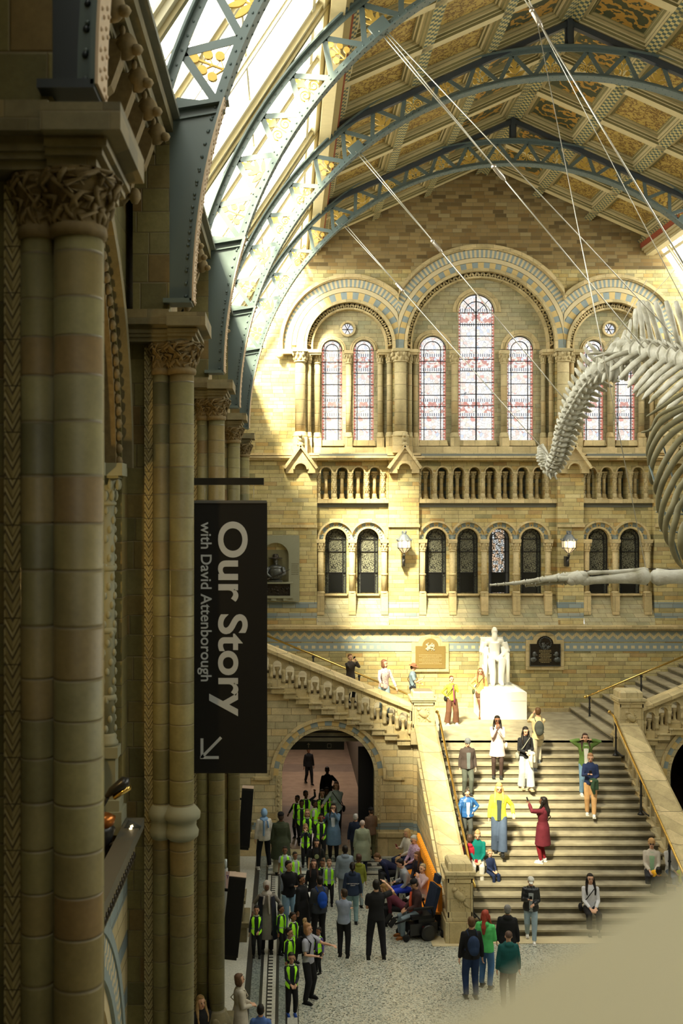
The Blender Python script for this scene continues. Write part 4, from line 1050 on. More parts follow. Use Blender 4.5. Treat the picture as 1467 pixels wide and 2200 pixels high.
def banner_text(s, u0, v0, length, height, bold):       # top-to-bottom reading: text x axis -> -z
    me = text_mesh(s, 1.0, bold); me.materials.append(M_LET); xs = [v.co.x for v in me.vertices]; ys = [v.co.y for v in me.vertices if True]
    o = bpy.data.objects.new('lettering', me); COL.objects.link(o); o.parent = t
    o.scale = (length/sB/(max(xs)-min(xs)), height/sB/.70, 1); o.matrix_basis = Matrix.Translation(bl(u0, v0)+Vector((0,-.014,0))) @ Matrix(((0,1,0,0),(0,0,-1,0),(-1,0,0,0),(0,0,0,1))) @ Matrix.Diagonal((o.scale[0], o.scale[1], 1, 1)); return o
banner_text('Our Story', 471, 1118, 418, 60, .022); banner_text('with David Attenborough', 432, 1122, 342, 23, .012)
b = MB(); 
for (u0, v0, u1, v1) in ((434,1586,434,1628),(430,1627,470,1627),(434,1626,475,1584)): b.bar(bl(u0,v0)+Vector((0,-.012,0)), bl(u1,v1)+Vector((0,-.012,0)), .034, .004)
b.build('arrow', M_LET, t)

# ------------------------------------------------------------------ loudspeakers on the piers
def speaker(u0, u1, v0, v1, Y, tilt, label):
    x = wx((u0+u1)/2, Y); t = thing('column_loudspeaker', label, 'loudspeaker', (x, Y, wz(v1, Y)), 0, 'tall loudspeakers on the left piers')
    h = wz(v0, Y)-wz(v1, Y); w = (u1-u0)*Y/FPX*.75; R = Matrix.Rotation(tilt, 4, 'Y')
    b = MB(); b.box(-w/2, w/2, -.10, .16, .04, h); b.xform(R); b.build('speaker_box', M_BLACKG, t)
    b = MB(); b.box(-w/2+.01, w/2-.01, -.107, -.1, .08, h-.04); b.xform(R); b.build('speaker_grille', M_BLACK, t)
    b = MB(); b.box(-w/2, w/2, -.10, .16, h, h+.012); b.xform(R); b.build('top_cap', plain('pinkish_top', (.40,.30,.24), .4), t)
    b = MB(); b.box(-w/2-.16, -w/2-.12, .05, .09, h*.15, h*.85); b.box(-w/2-.14, -w/2, .05, .09, h*.78, h*.81); b.box(-w/2-.14, -w/2, .05, .09, h*.2, h*.23); b.xform(R); b.build('mounting_pole', M_BLACK, t)
    b = MB(); b.box(-w/2+.02, w/2-.02, -.08, .14, -.02, .04); b.xform(R); b.build('base_cap', M_BLACKG, t)
    return t
speaker(507, 540, 1692, 1822, 26.2, math.radians(4), 'tall black loudspeaker beneath the banner, the higher and farther of two')
speaker(468, 517, 1880, 2056, 20.0, math.radians(6), 'tall black loudspeaker above the cream-coated woman, the lower and nearer of two')

# ------------------------------------------------------------------ lanterns
M_LAMPGL = Mat('lantern_glass', .2, .5); M_LAMPGL.color((.75,.62,.42)); M_LAMPGL.b.inputs['Transmission Weight'].default_value = .0; M_LAMPGL.emit((1,.78,.45), .45); M_LAMPGL = M_LAMPGL.m
M_BULB = Mat('lantern_bulb'); M_BULB.emit((1,.82,.5), 9.0); M_BULB = M_BULB.m
def lantern(u, label):
    Y = 35.05; t = thing('wall_lantern', label, 'lantern', (wx(u, Y), Y, wz(1188, Y)), 0, 'glazed lanterns on the end wall pilasters')
    hx = lambda r, z, n=8: [(r*math.cos(2*PI*i/n+PI/8), r*math.sin(2*PI*i/n+PI/8), z) for i in range(n)]
    b = MB(); b.lathe([(.05,0),(.225,.17)], (0,0,0), 8, smooth=False); b.lathe([(.225,.17),(.235,.40)], (0,0,0), 8, smooth=False); b.build('lantern_pane', M_LAMPGL, t)
    f = MB()
    for a, c_ in ((hx(.05,0),hx(.23,.17)),(hx(.23,.17),hx(.24,.40))):
        for p, q in zip(a, c_): f.tube([p, q], .010, 5)
    for ringp in (hx(.23,.17), hx(.24,.40)):
        for i in range(8): f.tube([ringp[i], ringp[(i+1)%8]], .013, 5)
    f.build('lantern_frame', M_IRON, t)
    r = MB(); r.lathe([(.26,.40),(.24,.42),(.11,.60),(.08,.61),(.08,.66),(.06,.67)], (0,0,0), 8, smooth=False)
    for i in range(6): a = i*PI/3; r.ell((.07*math.cos(a),.07*math.sin(a),.69), (.02,.02,.045), 5, 4)
    for i in range(8): a = 2*PI*i/8+PI/8; r.ell((.26*math.cos(a),.26*math.sin(a),.44), (.02,.02,.035), 5, 4)
    r.build('lantern_roof', plain('grey_blue_metal', (.12,.14,.16), .4), t)
    g = MB(); g.ell((0,0,.29), .055, 8, 6); g.build('bulb', M_BULB, t)
    k = MB(); k.tube([(0,0,0),(0,0,-.06),(.02,.05,-.14),(.0,.18,-.20)], .022, 6); k.lathe([(.03,-.10),(.055,-.07),(.03,-.04)], (0,0,0), 8); k.tube([(0,.2,-.42),(0,.12,-.38),(-.03,.06,-.28),(.03,.12,-.18)], [.05,.05,.04,.02], 6); k.box(-.05,.05,.15,.45,-.45,-.12)
    k.build('bracket', M_IRON, t)
    L = bpy.data.lights.new('lantern_light', 'POINT'); L.energy = 22; L.color = (1,.72,.38); L.shadow_soft_size = .1; lo = bpy.data.objects.new('lantern_light', L); COL.objects.link(lo); lo.parent = t; lo.location = (0,-.32,.3)
lantern(868, 'lit glazed iron lantern on the sunlit pilaster, left of the two')
lantern(1222, 'lit glazed iron lantern on the shaded pilaster, right of the two')

# ------------------------------------------------------------------ wall plaques and the niche monument
M_BR2 = plain('silvery_bronze', (.11,.115,.11), .35, metal=.5, var=.4)
def plaque(u0, u1, v0, v1, label, matp, fw, dark):
    Y = 35.38; cx = wx((u0+u1)/2, Y); w = (u1-u0)*Y/FPX; h = (v1-v0)*Y/FPX
    t = thing('memorial_plaque', label, 'plaque', (cx, Y, wz(v1, Y)), 0, 'arched memorial plaques behind the landing')
    def shp(e): 
        k = w/2+e; hs = h*.74+e; r = w*.27+e
        return [(-k,-e),(k,-e),(k,hs),(r,hs)]+[(r*math.cos(PI*i/14), hs+ (h*.26)*math.sin(PI*i/14)*1.0) for i in range(15)]+[(-r,hs),(-k,hs)]
    b = MB(); b.plate(shp(fw), [], -.04, .05); b.build('stone_surround', M_TRIM, t)
    b = MB(); b.plate(shp(0), [], -.07, -.03); b.build('metal_plate', matp, t)
    b = MB(); b.bump((0,-.08,h*.70), (.11,.08), 30, .022)
    if dark:
        for i in range(20): a = i*PI/10; b.ell((.19*math.cos(a),-.08,h*.76+.19*math.sin(a)), (.03,.02,.025), 5, 4)
        for s in (-1, 1):
            b.ell((s*.36,-.09,h*.40), (.075,.05,.095), 9, 7); b.ell((s*.285,-.10,h*.38), (.03,.03,.02), 6, 4); b.ell((s*.39,-.08,h*.22), (.12,.04,.09), 8, 6)
        b.box(-w/2,w/2,-.09,-.06,0,.03); b.box(-w/2,-w/2+.02,-.09,-.06,0,h*.72); b.box(w/2-.02,w/2,-.09,-.06,0,h*.72)
    else:
        b.bump((0,-.08,h*.72), (.14,.12), 34, .02)
    b.build('raised_relief', M_BR2 if dark else plain('pale_relief', (.52,.46,.32), .6), t)
    ls = MB()
    for i in range(7 if not dark else 9):              # lines of illegible raised lettering
        zz = h*(.44-.05*i) if not dark else h*(.52-.05*i); ww = w*(.20 if dark else .38)*(1-.25*(i % 3 == 2)); x = -ww
        while x < ww:
            l = random.uniform(.02,.06); ls.box(x, min(x+l, ww), -.078, -.068, zz, zz+.018); x += l+.014
    ls.build('inscription', plain('worn_lettering', (.42,.33,.16) if not dark else (.05,.042,.03), .5), t)
plaque(892, 956, 1371, 1435, 'golden-brown arched plaque with a small crest, left of the statue', M_BRONZEY, .12, False)
plaque(1137, 1203, 1366, 1431, 'dark bronze arched plaque with two profile heads, right of the statue', M_BRONZE, .12, True)
Y = 35.4; t = thing('niche_monument', 'grey-green stone wall monument with an arched niche, beside the banner', 'monument', P(588, 1292, Y)); t0 = t
q = lambda u, v: (wx(u, Y)-t.location.x, wz(v, Y)-t.location.z); k = Y/FPX
b = MB(); a0_ = q(540, 1292); a1_ = q(643, 1150); nc = q(592, 1194)
b.plate([a0_, (a1_[0], a0_[1]), a1_, (a0_[0], a1_[1])], [archpts(nc[0], nc[1], 28*k, q(0,1252)[1], 20)], -.10, .12); b.build('stone_slab', M_GREYST, t)
b = MB(); b.box(nc[0]-.55, nc[0]+.55, .075, .088, .4, 1.7); b.build('niche_back', plain('niche_stone', (.22,.20,.11), .8), t)
b = MB(); z0 = q(0,1252)[1]; b.box(nc[0]-.6, nc[0]+.57, -.22, .0, z0-.02, z0+.03); b.box(nc[0]-.6,nc[0]+.57,-.2,.0,z0-.50,z0-.42); b.box(nc[0]+.48,nc[0]+.57,-.18,.0,z0-.45,z0)
for s in (-.15,.25): b.box(nc[0]+s,nc[0]+s+.18,-.18,.0,z0-.58,z0-.50)
b.build('ledge', M_GREYST, t)
b = MB(); b.box(nc[0]-.55,nc[0]+.48,-.13,-.09,z0-.42,z0-.02); b.bump((nc[0],-.13,z0-.25),(.45,.12),40,.03); b.build('bronze_relief', M_BRONZE, t)
b = MB()
for i in range(6):
    x = q(626,0)[0]; zz = q(0,1212+i*4.4)[1]
    while x < q(640,0)[0]: l = random.uniform(.015,.03); b.box(x, x+l, -.105,-.098, zz, zz+.025); x += l+.01
b.build('inscription', plain('dark_lettering', (.12,.10,.05), .6), t)
bt = thing('bronze_bust', 'dark bronze half figure in a brimmed hat holding a rifle, inside the niche', 'sculpture', (t.location.x+nc[0], Y-.08, t.location.z+z0+.03))
b = MB(); b.box(-.22,.22,-.1,.12,0,.06); b.ell((0,.02,.30), (.25,.14,.26), 12, 9); b.ell((0,.02,.46), (.24,.12,.12), 12, 8); b.tube([(0,.02,.5),(0,.0,.66)], .06, 8)
b.tube([(-.23,.0,.48),(-.31,-.05,.28),(-.14,-.13,.14)], [.08,.065,.045], 8); b.tube([(.23,.0,.48),(.30,-.04,.28),(.1,-.13,.20)], [.08,.065,.045], 8)
b.ell((0,-.02,.73), (.085,.10,.115), 12, 9); b.ell((0,-.12,.72), (.018,.03,.03), 6, 5); b.ell((0,-.09,.66), (.05,.04,.045), 8, 6); b.ell((-.13,-.15,.14),(.04,.04,.03),6,5); b.ell((.09,-.15,.2),(.04,.04,.03),6,5)
b.build('figure', M_BR2, bt)
b = MB(); b.lathe([(.0,.93),(.07,.92),(.10,.86),(.105,.80),(.22,.775),(.225,.79),(.11,.815)], (0,-.01,0), 18, sx=1.05, sy=.9); b.build('hat', M_BRONZE, bt)
b = MB(); b.tube([(-.45,-.17,.02),(.46,-.17,.42)], [.022,.010], 6); b.tube([(-.45,-.17,.02),(-.18,-.17,.14)], [.035,.022], 6); b.build('rifle', M_BRONZE, bt)

# ------------------------------------------------------------------ suspension cables
def cable(pts, r, label, node=None, group='thin cables holding up the whale skeleton'):
    t = thing('suspension_cable', label, 'cable', pts[0], 0, group); o = Vector(pts[0])
    b = MB(); b.tube([Vector(p)-o for p in pts], r, 6); b.build('wire', M_WIRE, t)
    if node is not None:
        n, d = Vector(node)-o, (Vector(pts[-1])-Vector(pts[0])).normalized(); c = MB()
        c.tube([n-d*.18, n-d*.1, n+d*.1, n+d*.2], [.02,.045,.045,.015], 8); c.ell(n-d*.15, .05, 8, 6); c.ell(n+d*.12, .045, 8, 6); c.build('turnbuckle', plain('brushed_turnbuckle', (.55,.50,.44), .35, metal=.8), t)
    return t
an = [Vector((XC-RI*math.sin(math.radians(39.5)), PY[k]-.1, ZA+RI*math.cos(math.radians(39.5)))) for k in range(5)]
W1, W2, W3 = P(1390,757,21.6), P(1219,866,25.0), P(1184,985,26.5)
for (a, w, f, nm) in ((an[2],W1,.40,'third'),(an[3],W2,.37,'fourth'),(an[4],W3,.30,'farthest')):
    n = a.lerp(w, f)
    side = Vector((.05,.04,.0))
    cable([a+side, n], .011, 'upper left cable strand from the %s steel rib down to its turnbuckle' % nm); cable([a-side*1.6, n], .011, 'lower left cable strand from the %s steel rib down to its turnbuckle' % nm)
    cable([n, w], .013, 'single cable from a turnbuckle below the %s steel rib to the whale tail' % nm, node=n)
cable([an[2]+Vector((.06,0,.02)), P(1480,757,20.6)], .010, 'long cable crossing from the left rib anchor to the whale back at right')
N0 = P(1152, 38, 18.5)
cable([P(1090,-60,18.5), N0], .012, 'short cable running out of the top edge into a shackle'); cable([P(1108,-70,18.5), N0], .012, 'second short cable beside it running out of the top edge')
cable([N0, P(1500,620,19.5)], .016, 'thick dark cable falling right from the shackle at the top edge', node=N0); cable([N0, P(1475,660,21)], .008, 'thin cable just left of the thick dark cable falling right')
cable([N0, P(1388,1226,16.05)], .007, 'thin near-vertical cable from the top shackle down to the flipper')
cable([P(1260,790,24.3), P(1467,560,21)], .006, 'faint cable rising right from the bend of the whale tail'); cable([P(1290,775,23.4), P(1390,600,22)], .006, 'faint short cable above the bend of the whale tail')

# ------------------------------------------------------------------ whale skeleton
wh = thing('whale_skeleton', 'huge pale whale skeleton hanging at right, tail curling down and ribs above a flipper', 'whale skeleton', P(1390, 800, 21.6))
WO = wh.location.copy()
ctrl = [(2050,1150,13.6),(1900,1020,14.6),(1760,920,15.8),(1640,850,17.2),(1560,800,18.6),(1467,768,20.4),(1400,752,21.6),(1340,762,22.6),(1290,790,23.5),(1255,835,24.3),(1232,880,25),(1214,930,25.6),(1202,975,26.1),(1185,1004,26.5),(1168,988,26.8),(1160,955,27.1)]
cp3 = [P(*c)-WO for c in ctrl]
def catm(P_, t):
    n = len(P_)-1; i = min(int(t), n-1); f = t-i; p0 = P_[max(i-1,0)]; p1 = P_[i]; p2 = P_[i+1]; p3 = P_[min(i+2,n)]
    return .5*((2*p1)+(p2-p0)*f+(2*p0-5*p1+4*p2-p3)*f*f+(3*p1-p0-3*p2+p3)*f**3)
samp = [catm(cp3, i*.02) for i in range(int((len(cp3)-1)/.02)+1)]
cum = [0]; 
for i in range(1, len(samp)): cum.append(cum[-1]+(samp[i]-samp[i-1]).length)
def at(s):
    s = min(max(s, 0), cum[-1]-1e-4)
    lo_, hi = 0, len(cum)-1
    while hi-lo_ > 1:
        m_ = (lo_+hi)//2
        if cum[m_] <= s: lo_ = m_
        else: hi = m_
    f = (s-cum[lo_])/(cum[hi]-cum[lo_]); return samp[lo_].lerp(samp[hi], f)
s_ = .0; L = cum[-1]; LX = cum[150]; vi = 0
def lut(x, tab):
    for (a, va), (b, vb) in zip(tab, tab[1:]):
        if x <= b: return va+(vb-va)*max(0, (x-a)/(b-a))
    return tab[-1][1]
while s_ < L-.02:
    f = max(0, (s_-LX)/(L-LX)); p = at(s_); d = (at(min(s_+.05, L))-at(max(s_-.05, 0))).normalized()
    side = Vector((.55,-.83,0)) ; side = (side-d*side.dot(d)).normalized(); up = d.cross(side)
    if f < .55 and up.z < 0: up = -up
    if f >= .55 and up.x > 0: up = -up
    if f > .93: up = -up if up.z > 0 else up
    gap = lut(f, [(0,.44),(.45,.36),(.6,.24),(.8,.19),(.92,.12),(1,.07)]); r = lut(f, [(0,.25),(.4,.22),(.6,.22),(.8,.20),(.92,.16),(1,.06)])
    hs = lut(f, [(0,1.0),(.35,.95),(.45,.75),(.52,.42),(.6,.26),(.8,.2),(.9,.12),(1,.02)]); tp = lut(f, [(0,1.0),(.3,.85),(.45,.6),(.55,.42),(.65,.22),(.8,.14),(1,.03)]); ch = lut(f, [(0,.1),(.4,.15),(.5,.34),(.62,.36),(.8,.26),(1,.02)])
    Rm = Matrix((side, d, up)).transposed()
    b = MB()
    b.lathe([(r*.95,-gap*.40),(r*1.05,-gap*.36),(r*.8,-gap*.1),(r*.8,gap*.1),(r*1.05,gap*.36),(r*.95,gap*.40)], (0,0,0), 12, mat=Rm @ Matrix.Rotation(-PI/2, 3, 'X')); b.v = [tuple(Vector(v)+p) for v in b.v]
    lean = d*(-.25)
    b.tube([p+up*r*.6, p+up*(r+hs*.35)+lean*hs*.4, p+up*(r+hs*.8)+lean*hs*.7, p+up*(r+hs)+lean*hs*.75], [.08,.065,.09,.06] if f < .5 else [.08,.06,.05,.03], 8, flat=.6, upv=side)
    for sg in (-1, 1):
        b.tube([p+side*sg*r*.6, p+side*sg*(r+tp*.4)-up*tp*.12, p+side*sg*(r+tp*.85)-up*tp*.3, p+side*sg*(r+tp)-up*tp*.38], [.10,.115,.09,.025] if f < .5 else [.08,.07,.05,.02], 8, flat=.45, upv=up)
        b.tube([p+up*r*.7+side*sg*.05, p+up*(r+.14)+side*sg*r*.55+d*(.14 if f < .5 else -.12)], [.04,.02], 6)
        if .45 < f < .97: b.tube([p+side*sg*r*.4-up*r*.5, p-up*(r+ch)+side*sg*.04-d*.05], [.075,.06], 6, flat=.6)
    if f > .5: b.ell(p+up*(r*.85), (r*1.05,gap*.42,r*.75), 10, 6, Rm)
    b.build('vertebra', M_BONE, wh); s_ += gap; vi += 1
RIBS = [[(1490,838),(1458,850),(1425,872),(1402,887),(1389,895)], [(1510,858),(1467,871),(1440,880),(1413,895),(1398,922),(1377,929)], [(1515,862),(1467,879),(1440,893),(1415,912),(1397,945),(1391,972),(1394,985)],
  [(1520,880),(1467,897),(1425,925),(1402,960),(1394,990),(1399,1012)], [(1525,895),(1467,915),(1430,945),(1405,985),(1397,1025),(1402,1040)], [(1525,915),(1467,940),(1432,985),(1412,1030),(1408,1055),(1420,1070)],
  [(1530,930),(1467,970),(1434,1015),(1416,1060),(1414,1095),(1424,1108)], [(1535,955),(1467,1006),(1438,1052),(1422,1095),(1420,1130),(1432,1150)], [(1540,985),(1467,1040),(1446,1085),(1430,1125),(1432,1160),(1446,1178)],
  [(1545,1015),(1467,1078),(1452,1115),(1442,1165),(1455,1205),(1475,1225)], [(1550,1050),(1475,1120),(1462,1165),(1470,1200),(1490,1220)]]
for i, rp in enumerate(RIBS):
    rp = [(1600+42*i, 838+30*i)]+rp; Y = 18.6-.24*i; b = MB(); n = len(rp); pts = [P(u, v, Y+(.35*(1-abs(j-(n-1)*.55)/(n*.5)))*-1)-WO for j, (u, v) in enumerate(rp)]
    fine = [catm(pts, j*.125) for j in range((n-1)*8+1)]; w = .044 if i > 1 else .03
    b.tube(fine, [w*(.65+.5*math.sin(PI*min(1, j/len(fine)*1.15))) if j < len(fine)-2 else w*.45 for j in range(len(fine))], 10); b.build('rib', M_RIBB, wh)
b = MB()
for (u0,v0,u1,v1) in ((1395,1000,1470,1235),(1425,960,1467,1100),(1410,1100,1467,1105),(1418,1140,1467,1145)): b.tube([P(u0,v0,17.4)-WO, P(u1,v1,16.8)-WO], .016, 6)
b.build('steel_armature', M_STEEL, wh)
def bone(b, p, q, r0, r1):
    p, q = Vector(p), Vector(q); b.tube([p, p.lerp(q,.06), p.lerp(q,.2), p.lerp(q,.5), p.lerp(q,.8), p.lerp(q,.94), q], [r0*.7, r0*1.15, r0*.9, (r0+r1)*.40, r1*.9, r1*1.15, r1*.7], 10)
YF = 16.0; fp = lambda u, v, dy=0: P(u, v, YF+dy)-WO
digits = [[(1052,1257),(1068,1256),(1085,1255),(1106,1253),(1130,1250),(1160,1246),(1198,1243),(1240,1243)], [(1105,1254),(1122,1252),(1142,1249),(1170,1243),(1205,1238),(1240,1237)], [(1128,1258),(1150,1256),(1180,1252),(1212,1251),(1242,1250)], [(1165,1246),(1190,1240),(1215,1235),(1245,1231)]]
for di, dg_ in enumerate(digits):
    n = len(dg_)
    for j in range(n-1):
        b = MB(); w = .018+.036*((j+ (0 if di == 0 else 2))/8.0); bone(b, fp(*dg_[j], dy=.05*di), fp(dg_[j+1][0]-1.5, dg_[j+1][1], dy=.05*di), w, w*1.15); b.build('flipper_finger_bone', M_BONE, wh)
b = MB(); b.ell(fp(1240,1242), (.16,.10,.10), 10, 7); b.ell(fp(1228,1247), (.08,.08,.08), 8, 6); b.ell(fp(1250,1236), (.1,.08,.07), 8, 6); b.build('wrist_bone', M_BONE, wh)
b = MB(); bone(b, fp(1245,1249), fp(1394,1238), .065, .115); b.build('forearm_bone', M_BONE, wh)
b = MB(); bone(b, fp(1262,1231), fp(1392,1226), .035, .05); b.build('forearm_bone', M_BONE, wh)
b = MB(); bone(b, fp(1400,1240), fp(1590,1235), .12, .17); b.build('upper_arm_bone', M_BONE, wh)
b = MB()
for u in (1306, 1390, 1372): b.tube([fp(u,1222), fp(u,1258)], .012, 6)
b.tube([fp(1255,1226), fp(1320,1232), fp(1392,1222), fp(1480,1224)], .010, 6); b.build('flipper_clamp', M_BRONZE, wh)

# ------------------------------------------------------------------ brass handrails
def rail(name, label, pts, feet, hgt):
    t = thing(name, label, 'handrail', pts[0], 0, 'brass handrails of the staircase'); o = Vector(pts[0])
    b = MB(); b.tube([Vector(p)-o for p in pts], .032, 8); b.ell((0,0,0), .05, 8, 6); b.build('brass_rail', M_BRASS, t)
    for (x, y, z0, z1) in feet:
        c = MB(); h = z1-z0; c.lathe([(.10,0),(.07,.04),(.035,.08),(.05,.12),(.03,.18),(.028,h*.5),(.045,h*.52),(.028,h*.56),(.025,h*.85),(.05,h*.9),(.02,h)], (x-o.x, y-o.y, z0-o.z), 10); c.tube([(x-o.x, y-o.y, z0+.14-o.z), (x-o.x+.10, y-o.y-.12, z0+.05-o.z), (x-o.x+.14, y-o.y-.22, z0-o.z+.02)], .018, 6); c.build('iron_post', M_IRON, t)
rs = lambda Y: tread_z(Y)
for x, lab in ((4.36, 'left'), (9.34, 'right')):
    pts = [(x, 30.95, 4.02), (x, 30.6, 3.98), (x, 24.95, 1.18), (x, 24.75, 1.14)]
    rail('stair_handrail', 'brass handrail on black posts down the %s side of the grand stairs' % lab, pts, [(x, y, rs(y), 1.18+(y-24.95)*.4956) for y in (30.35, 28.2, 26.1, 25.1)], 0)
for sg, x0, lab in ((1, 9.55, 'right'), (-1, 3.95, 'left')):
    Y = 33.8; pts = [(x0-sg*.12, Y, 3.96), (x0, Y, 4.0), (x0+sg*5.2, Y, 4.0+5.2*.415)]
    zz = lambda dx: 3.2+max(0, math.floor((dx-(.15))/ST_)+1)*SR
    rail('side_handrail', 'brass handrail on black posts climbing the %s side flight' % lab, pts, [(x0+sg*dx, Y, 3.2 if dx < .1 else zz(dx+.0), 4.0+dx*.415) for dx in (.02, 1.65, 3.1, 4.6)], 0)

# ------------------------------------------------------------------ gallery objects between the first two piers
t = thing('display_spotlight', 'black spotlight head aimed down over the gallery display, between the two nearest piers', 'spotlight', P(224, 1725, 11.0))
def gp(u, v, Y=11.0): return P(u, v, Y)-t.location
b = MB(); b.tube([gp(222,1730), gp(232,1712)], .02, 8); b.build('stem', M_IRON, t)
b = MB(); b.tube([gp(228,1712), gp(240,1700), gp(268,1681), gp(277,1680)], [.03,.065,.095,.06], 12, flat=.7); b.build('lamp_head', M_BLACKG, t)
b = MB(); b.tube([gp(246,1712), gp(278,1690)], [.07,.085], 12, flat=.4); b.build('brass_reflector', M_BRASS, t)
t = thing('light_strip', 'slanting strip of glowing warm lights on the gallery display', 'light', P(262, 1825, 11.6))
M_STRIP = Mat('warm_strip'); M_STRIP.emit((1,.78,.42), 1.6); M_STRIP = M_STRIP.m
b = MB()
for i in range(10): q0 = P(263+2.6*i*.85, 1822-5.2*i, 11.6)-t.location; b.obox(q0, (.028,.02,.022), Matrix.Rotation(-.4, 3, 'Y'))
b.build('strip_light', M_STRIP, t)
b = MB(); b.bar(P(256,1832,11.66)-t.location, P(290,1768,11.66)-t.location, .16, .03); b.build('strip_backing', plain('blue_grey_panel', (.05,.06,.07), .5), t)
t = thing('display_machine', 'dark machine with a coppery bell-shaped cover on the gallery', 'exhibit', (-1.97, 11.35, 6.02))
b = MB(); b.lathe([(.16,0),(.18,.1),(.12,.3),(.16,.42),(.08,.5)], (0,0,0), 14); b.box(-.2,.22,-.1,.1,-.15,.02); b.tube([(.0,0,.2),(.2,-.1,.32),(.26,-.1,.1)], .025, 8); b.build('machine_body', M_BLACKG, t)
b = MB(); b.lathe([(.05,.44),(.11,.48),(.13,.56),(.06,.60)], (.04,-.05,0), 14); b.build('copper_cover', plain('polished_copper', (.45,.16,.04), .3, metal=.8), t)
L = bpy.data.lights.new('gallery_lamp', 'POINT'); L.energy = 60; L.color = (1,.70,.25); L.shadow_soft_size = .12
for yy, e in ((9.6, 70), (15.2, 60), (21.5, 45)):
    L = bpy.data.lights.new('gallery_lamp', 'POINT'); L.energy = e; L.color = (1,.66,.22); L.shadow_soft_size = .12; lo = bpy.data.objects.new('gallery_lamp', L); COL.objects.link(lo); lo.location = (-2.9, yy, 9.4)

# ------------------------------------------------------------------ hanging sign in the passage
t = thing('hanging_sign', 'black overhead direction sign with small pale symbols, inside the corridor arch', 'sign', P(671, 1610, 32.2))
b = MB(); b.box(-.95, .95, -.04, .04, 0, .25); b.build('sign_board', M_BLACKG, t)
b = MB(); b.tube([(-.8,0,.25),(-.8,0,1.1)], .01, 5); b.tube([(.8,0,.25),(.8,0,1.1)], .01, 5); b.build('hanger', M_IRON, t)
b = MB(); b.bar((-.12,-.05,.06),(-.12,-.05,.19), .02, .01); b.bar((-.16,-.05,.15),(-.12,-.05,.2), .015, .01); b.bar((-.08,-.05,.15),(-.12,-.05,.2), .015, .01)
for s in ((.45,.06,.56,.06),(.56,.06,.56,.18),(.56,.18,.45,.18),(.45,.18,.45,.06)): b.bar((s[0],-.05,s[1]),(s[2],-.05,s[3]), .012, .01)
b.build('sign_symbols', plain('dim_white', (.45,.42,.38), .6), t)

# ------------------------------------------------------------------ pink notice and stand by the pier
t = thing('notice_stand', 'small stand with a pink notice board beside the pier plinth', 'sign', (wx(496,24.2), 24.2, 0))
b = MB(); b.tube([(-.12,0,.02),(-.12,0,1.75)], .05, 10); b.lathe([(.14,0),(.14,.02),(.05,.04)], (-.12,0,0), 14); b.build('post', plain('grey_post', (.36,.37,.37), .4), t)
b = MB(); b.box(-.11, .12, -.09, -.07, 1.30, 1.70); b.build('notice_board', plain('pale_pink_card', (.58,.42,.42), .7, var=.03), t)
put_text('notice_lettering', 'Tour', .10, (-.10,-.095,1.55), (PI/2,0,0), plain('purple_ink', (.10,.05,.22), .6), t, .002)
b = MB(); b.tube([(-.12,0,1.75),(-.12,0,1.95)], .035, 10); b.build('bottle_top', plain('pale_blue_plastic', (.42,.48,.50), .4), t)

# ------------------------------------------------------------------ orange bench against the stair wall
t = thing('orange_bench', 'bright orange bench with a ribbed back against the stair wall', 'bench', (3.60, 27.0, 0))
M_OR = plain('orange_plastic', (.85,.30,.02), .5, var=.05)
b = MB(); b.box(-.02, .04, -2.0, 2.3, .42, 1.02); b.build('back_panel', M_OR, t)
for i in range(28):
    s = MB(); s.box(-.05, -.02, -1.95+i*.15, -1.87+i*.15, .44, 1.0); s.box(-.03, .05, -1.95+i*.15, -1.87+i*.15, 1.02, 1.035); s.build('back_rib', plain('orange_rib', (.95,.42,.04), .45, var=.04), t)
b = MB(); b.box(-.50, .02, -2.0, 2.3, .40, .45); b.build('seat', M_OR, t)
for y in (-1.9, 2.2):
    s = MB(); s.box(-.45, .0, y-.03, y+.03, 0, .40); s.build('leg', M_IRON, t)

# ------------------------------------------------------------------ blurred near parapet in front of the camera
t = thing('near_parapet', 'blurred pale stone parapet coping sweeping up across the bottom right corner', 'parapet', (0, 0, 0))
h0 = 9.8-.16; p0 = Vector((wx(930,1), 1, 0))*0; d1 = .16*FPX/1100; d2 = .16*FPX/735
A = Vector(((850-CXP)*d1/FPX, d1, 0)); B = Vector(((1467-CXP)*d2/FPX, d2, 0)); D = (B-A).normalized(); N = Vector((D.y, -D.x, 0))
A2 = A-D*1.0; B2 = B+D*1.6; b = MB()
pf = [(0.0,-.10),(0.0,-.03),(.003,-.010),(.009,-.002),(.018,0),(.30,0),(.30,-.10)]
vs = []
for q_ in (A2, B2):
    for (o, z) in pf: vs.append((q_+N*o+Vector((0,0,h0+z))))
m_ = len(pf); b.add(vs, [(k,(k+1)%m_,(k+1)%m_+m_,k+m_) for k in range(m_)]+[tuple(reversed(range(m_))), tuple(range(m_,2*m_))], False)
b.build('coping', plain('pale_parapet_stone', (.60,.54,.35), .7, var=.12, scale=6), t, fix=True)
b = MB(); vs = []
for q_ in (A2, B2):
    for (o, z) in ((.03,-.8),(.03,-.10),(.27,-.10),(.27,-.8)): vs.append((q_+N*o+Vector((0,0,h0+z))))
b.add(vs, [(k,(k+1)%4,(k+1)%4+4,k+4) for k in range(4)]+[(3,2,1,0),(4,5,6,7)], False); b.build('parapet_wall', M_BAL[0], t, fix=True)
t = thing('passage_fill_light', 'long fill panel added unseen in the passage behind the arch', 'lamp', (.9, 38, 3.73))  # unseen fill light added to brighten the passage floor
M_FILL = Mat('passage_fill_glow'); M_FILL.emit((1,.86,.72), 7.0); b = MB(); b.box(-.3,.3,-4.5,4.5,-.06,0); b.build('fill_panel', M_FILL.m, t)
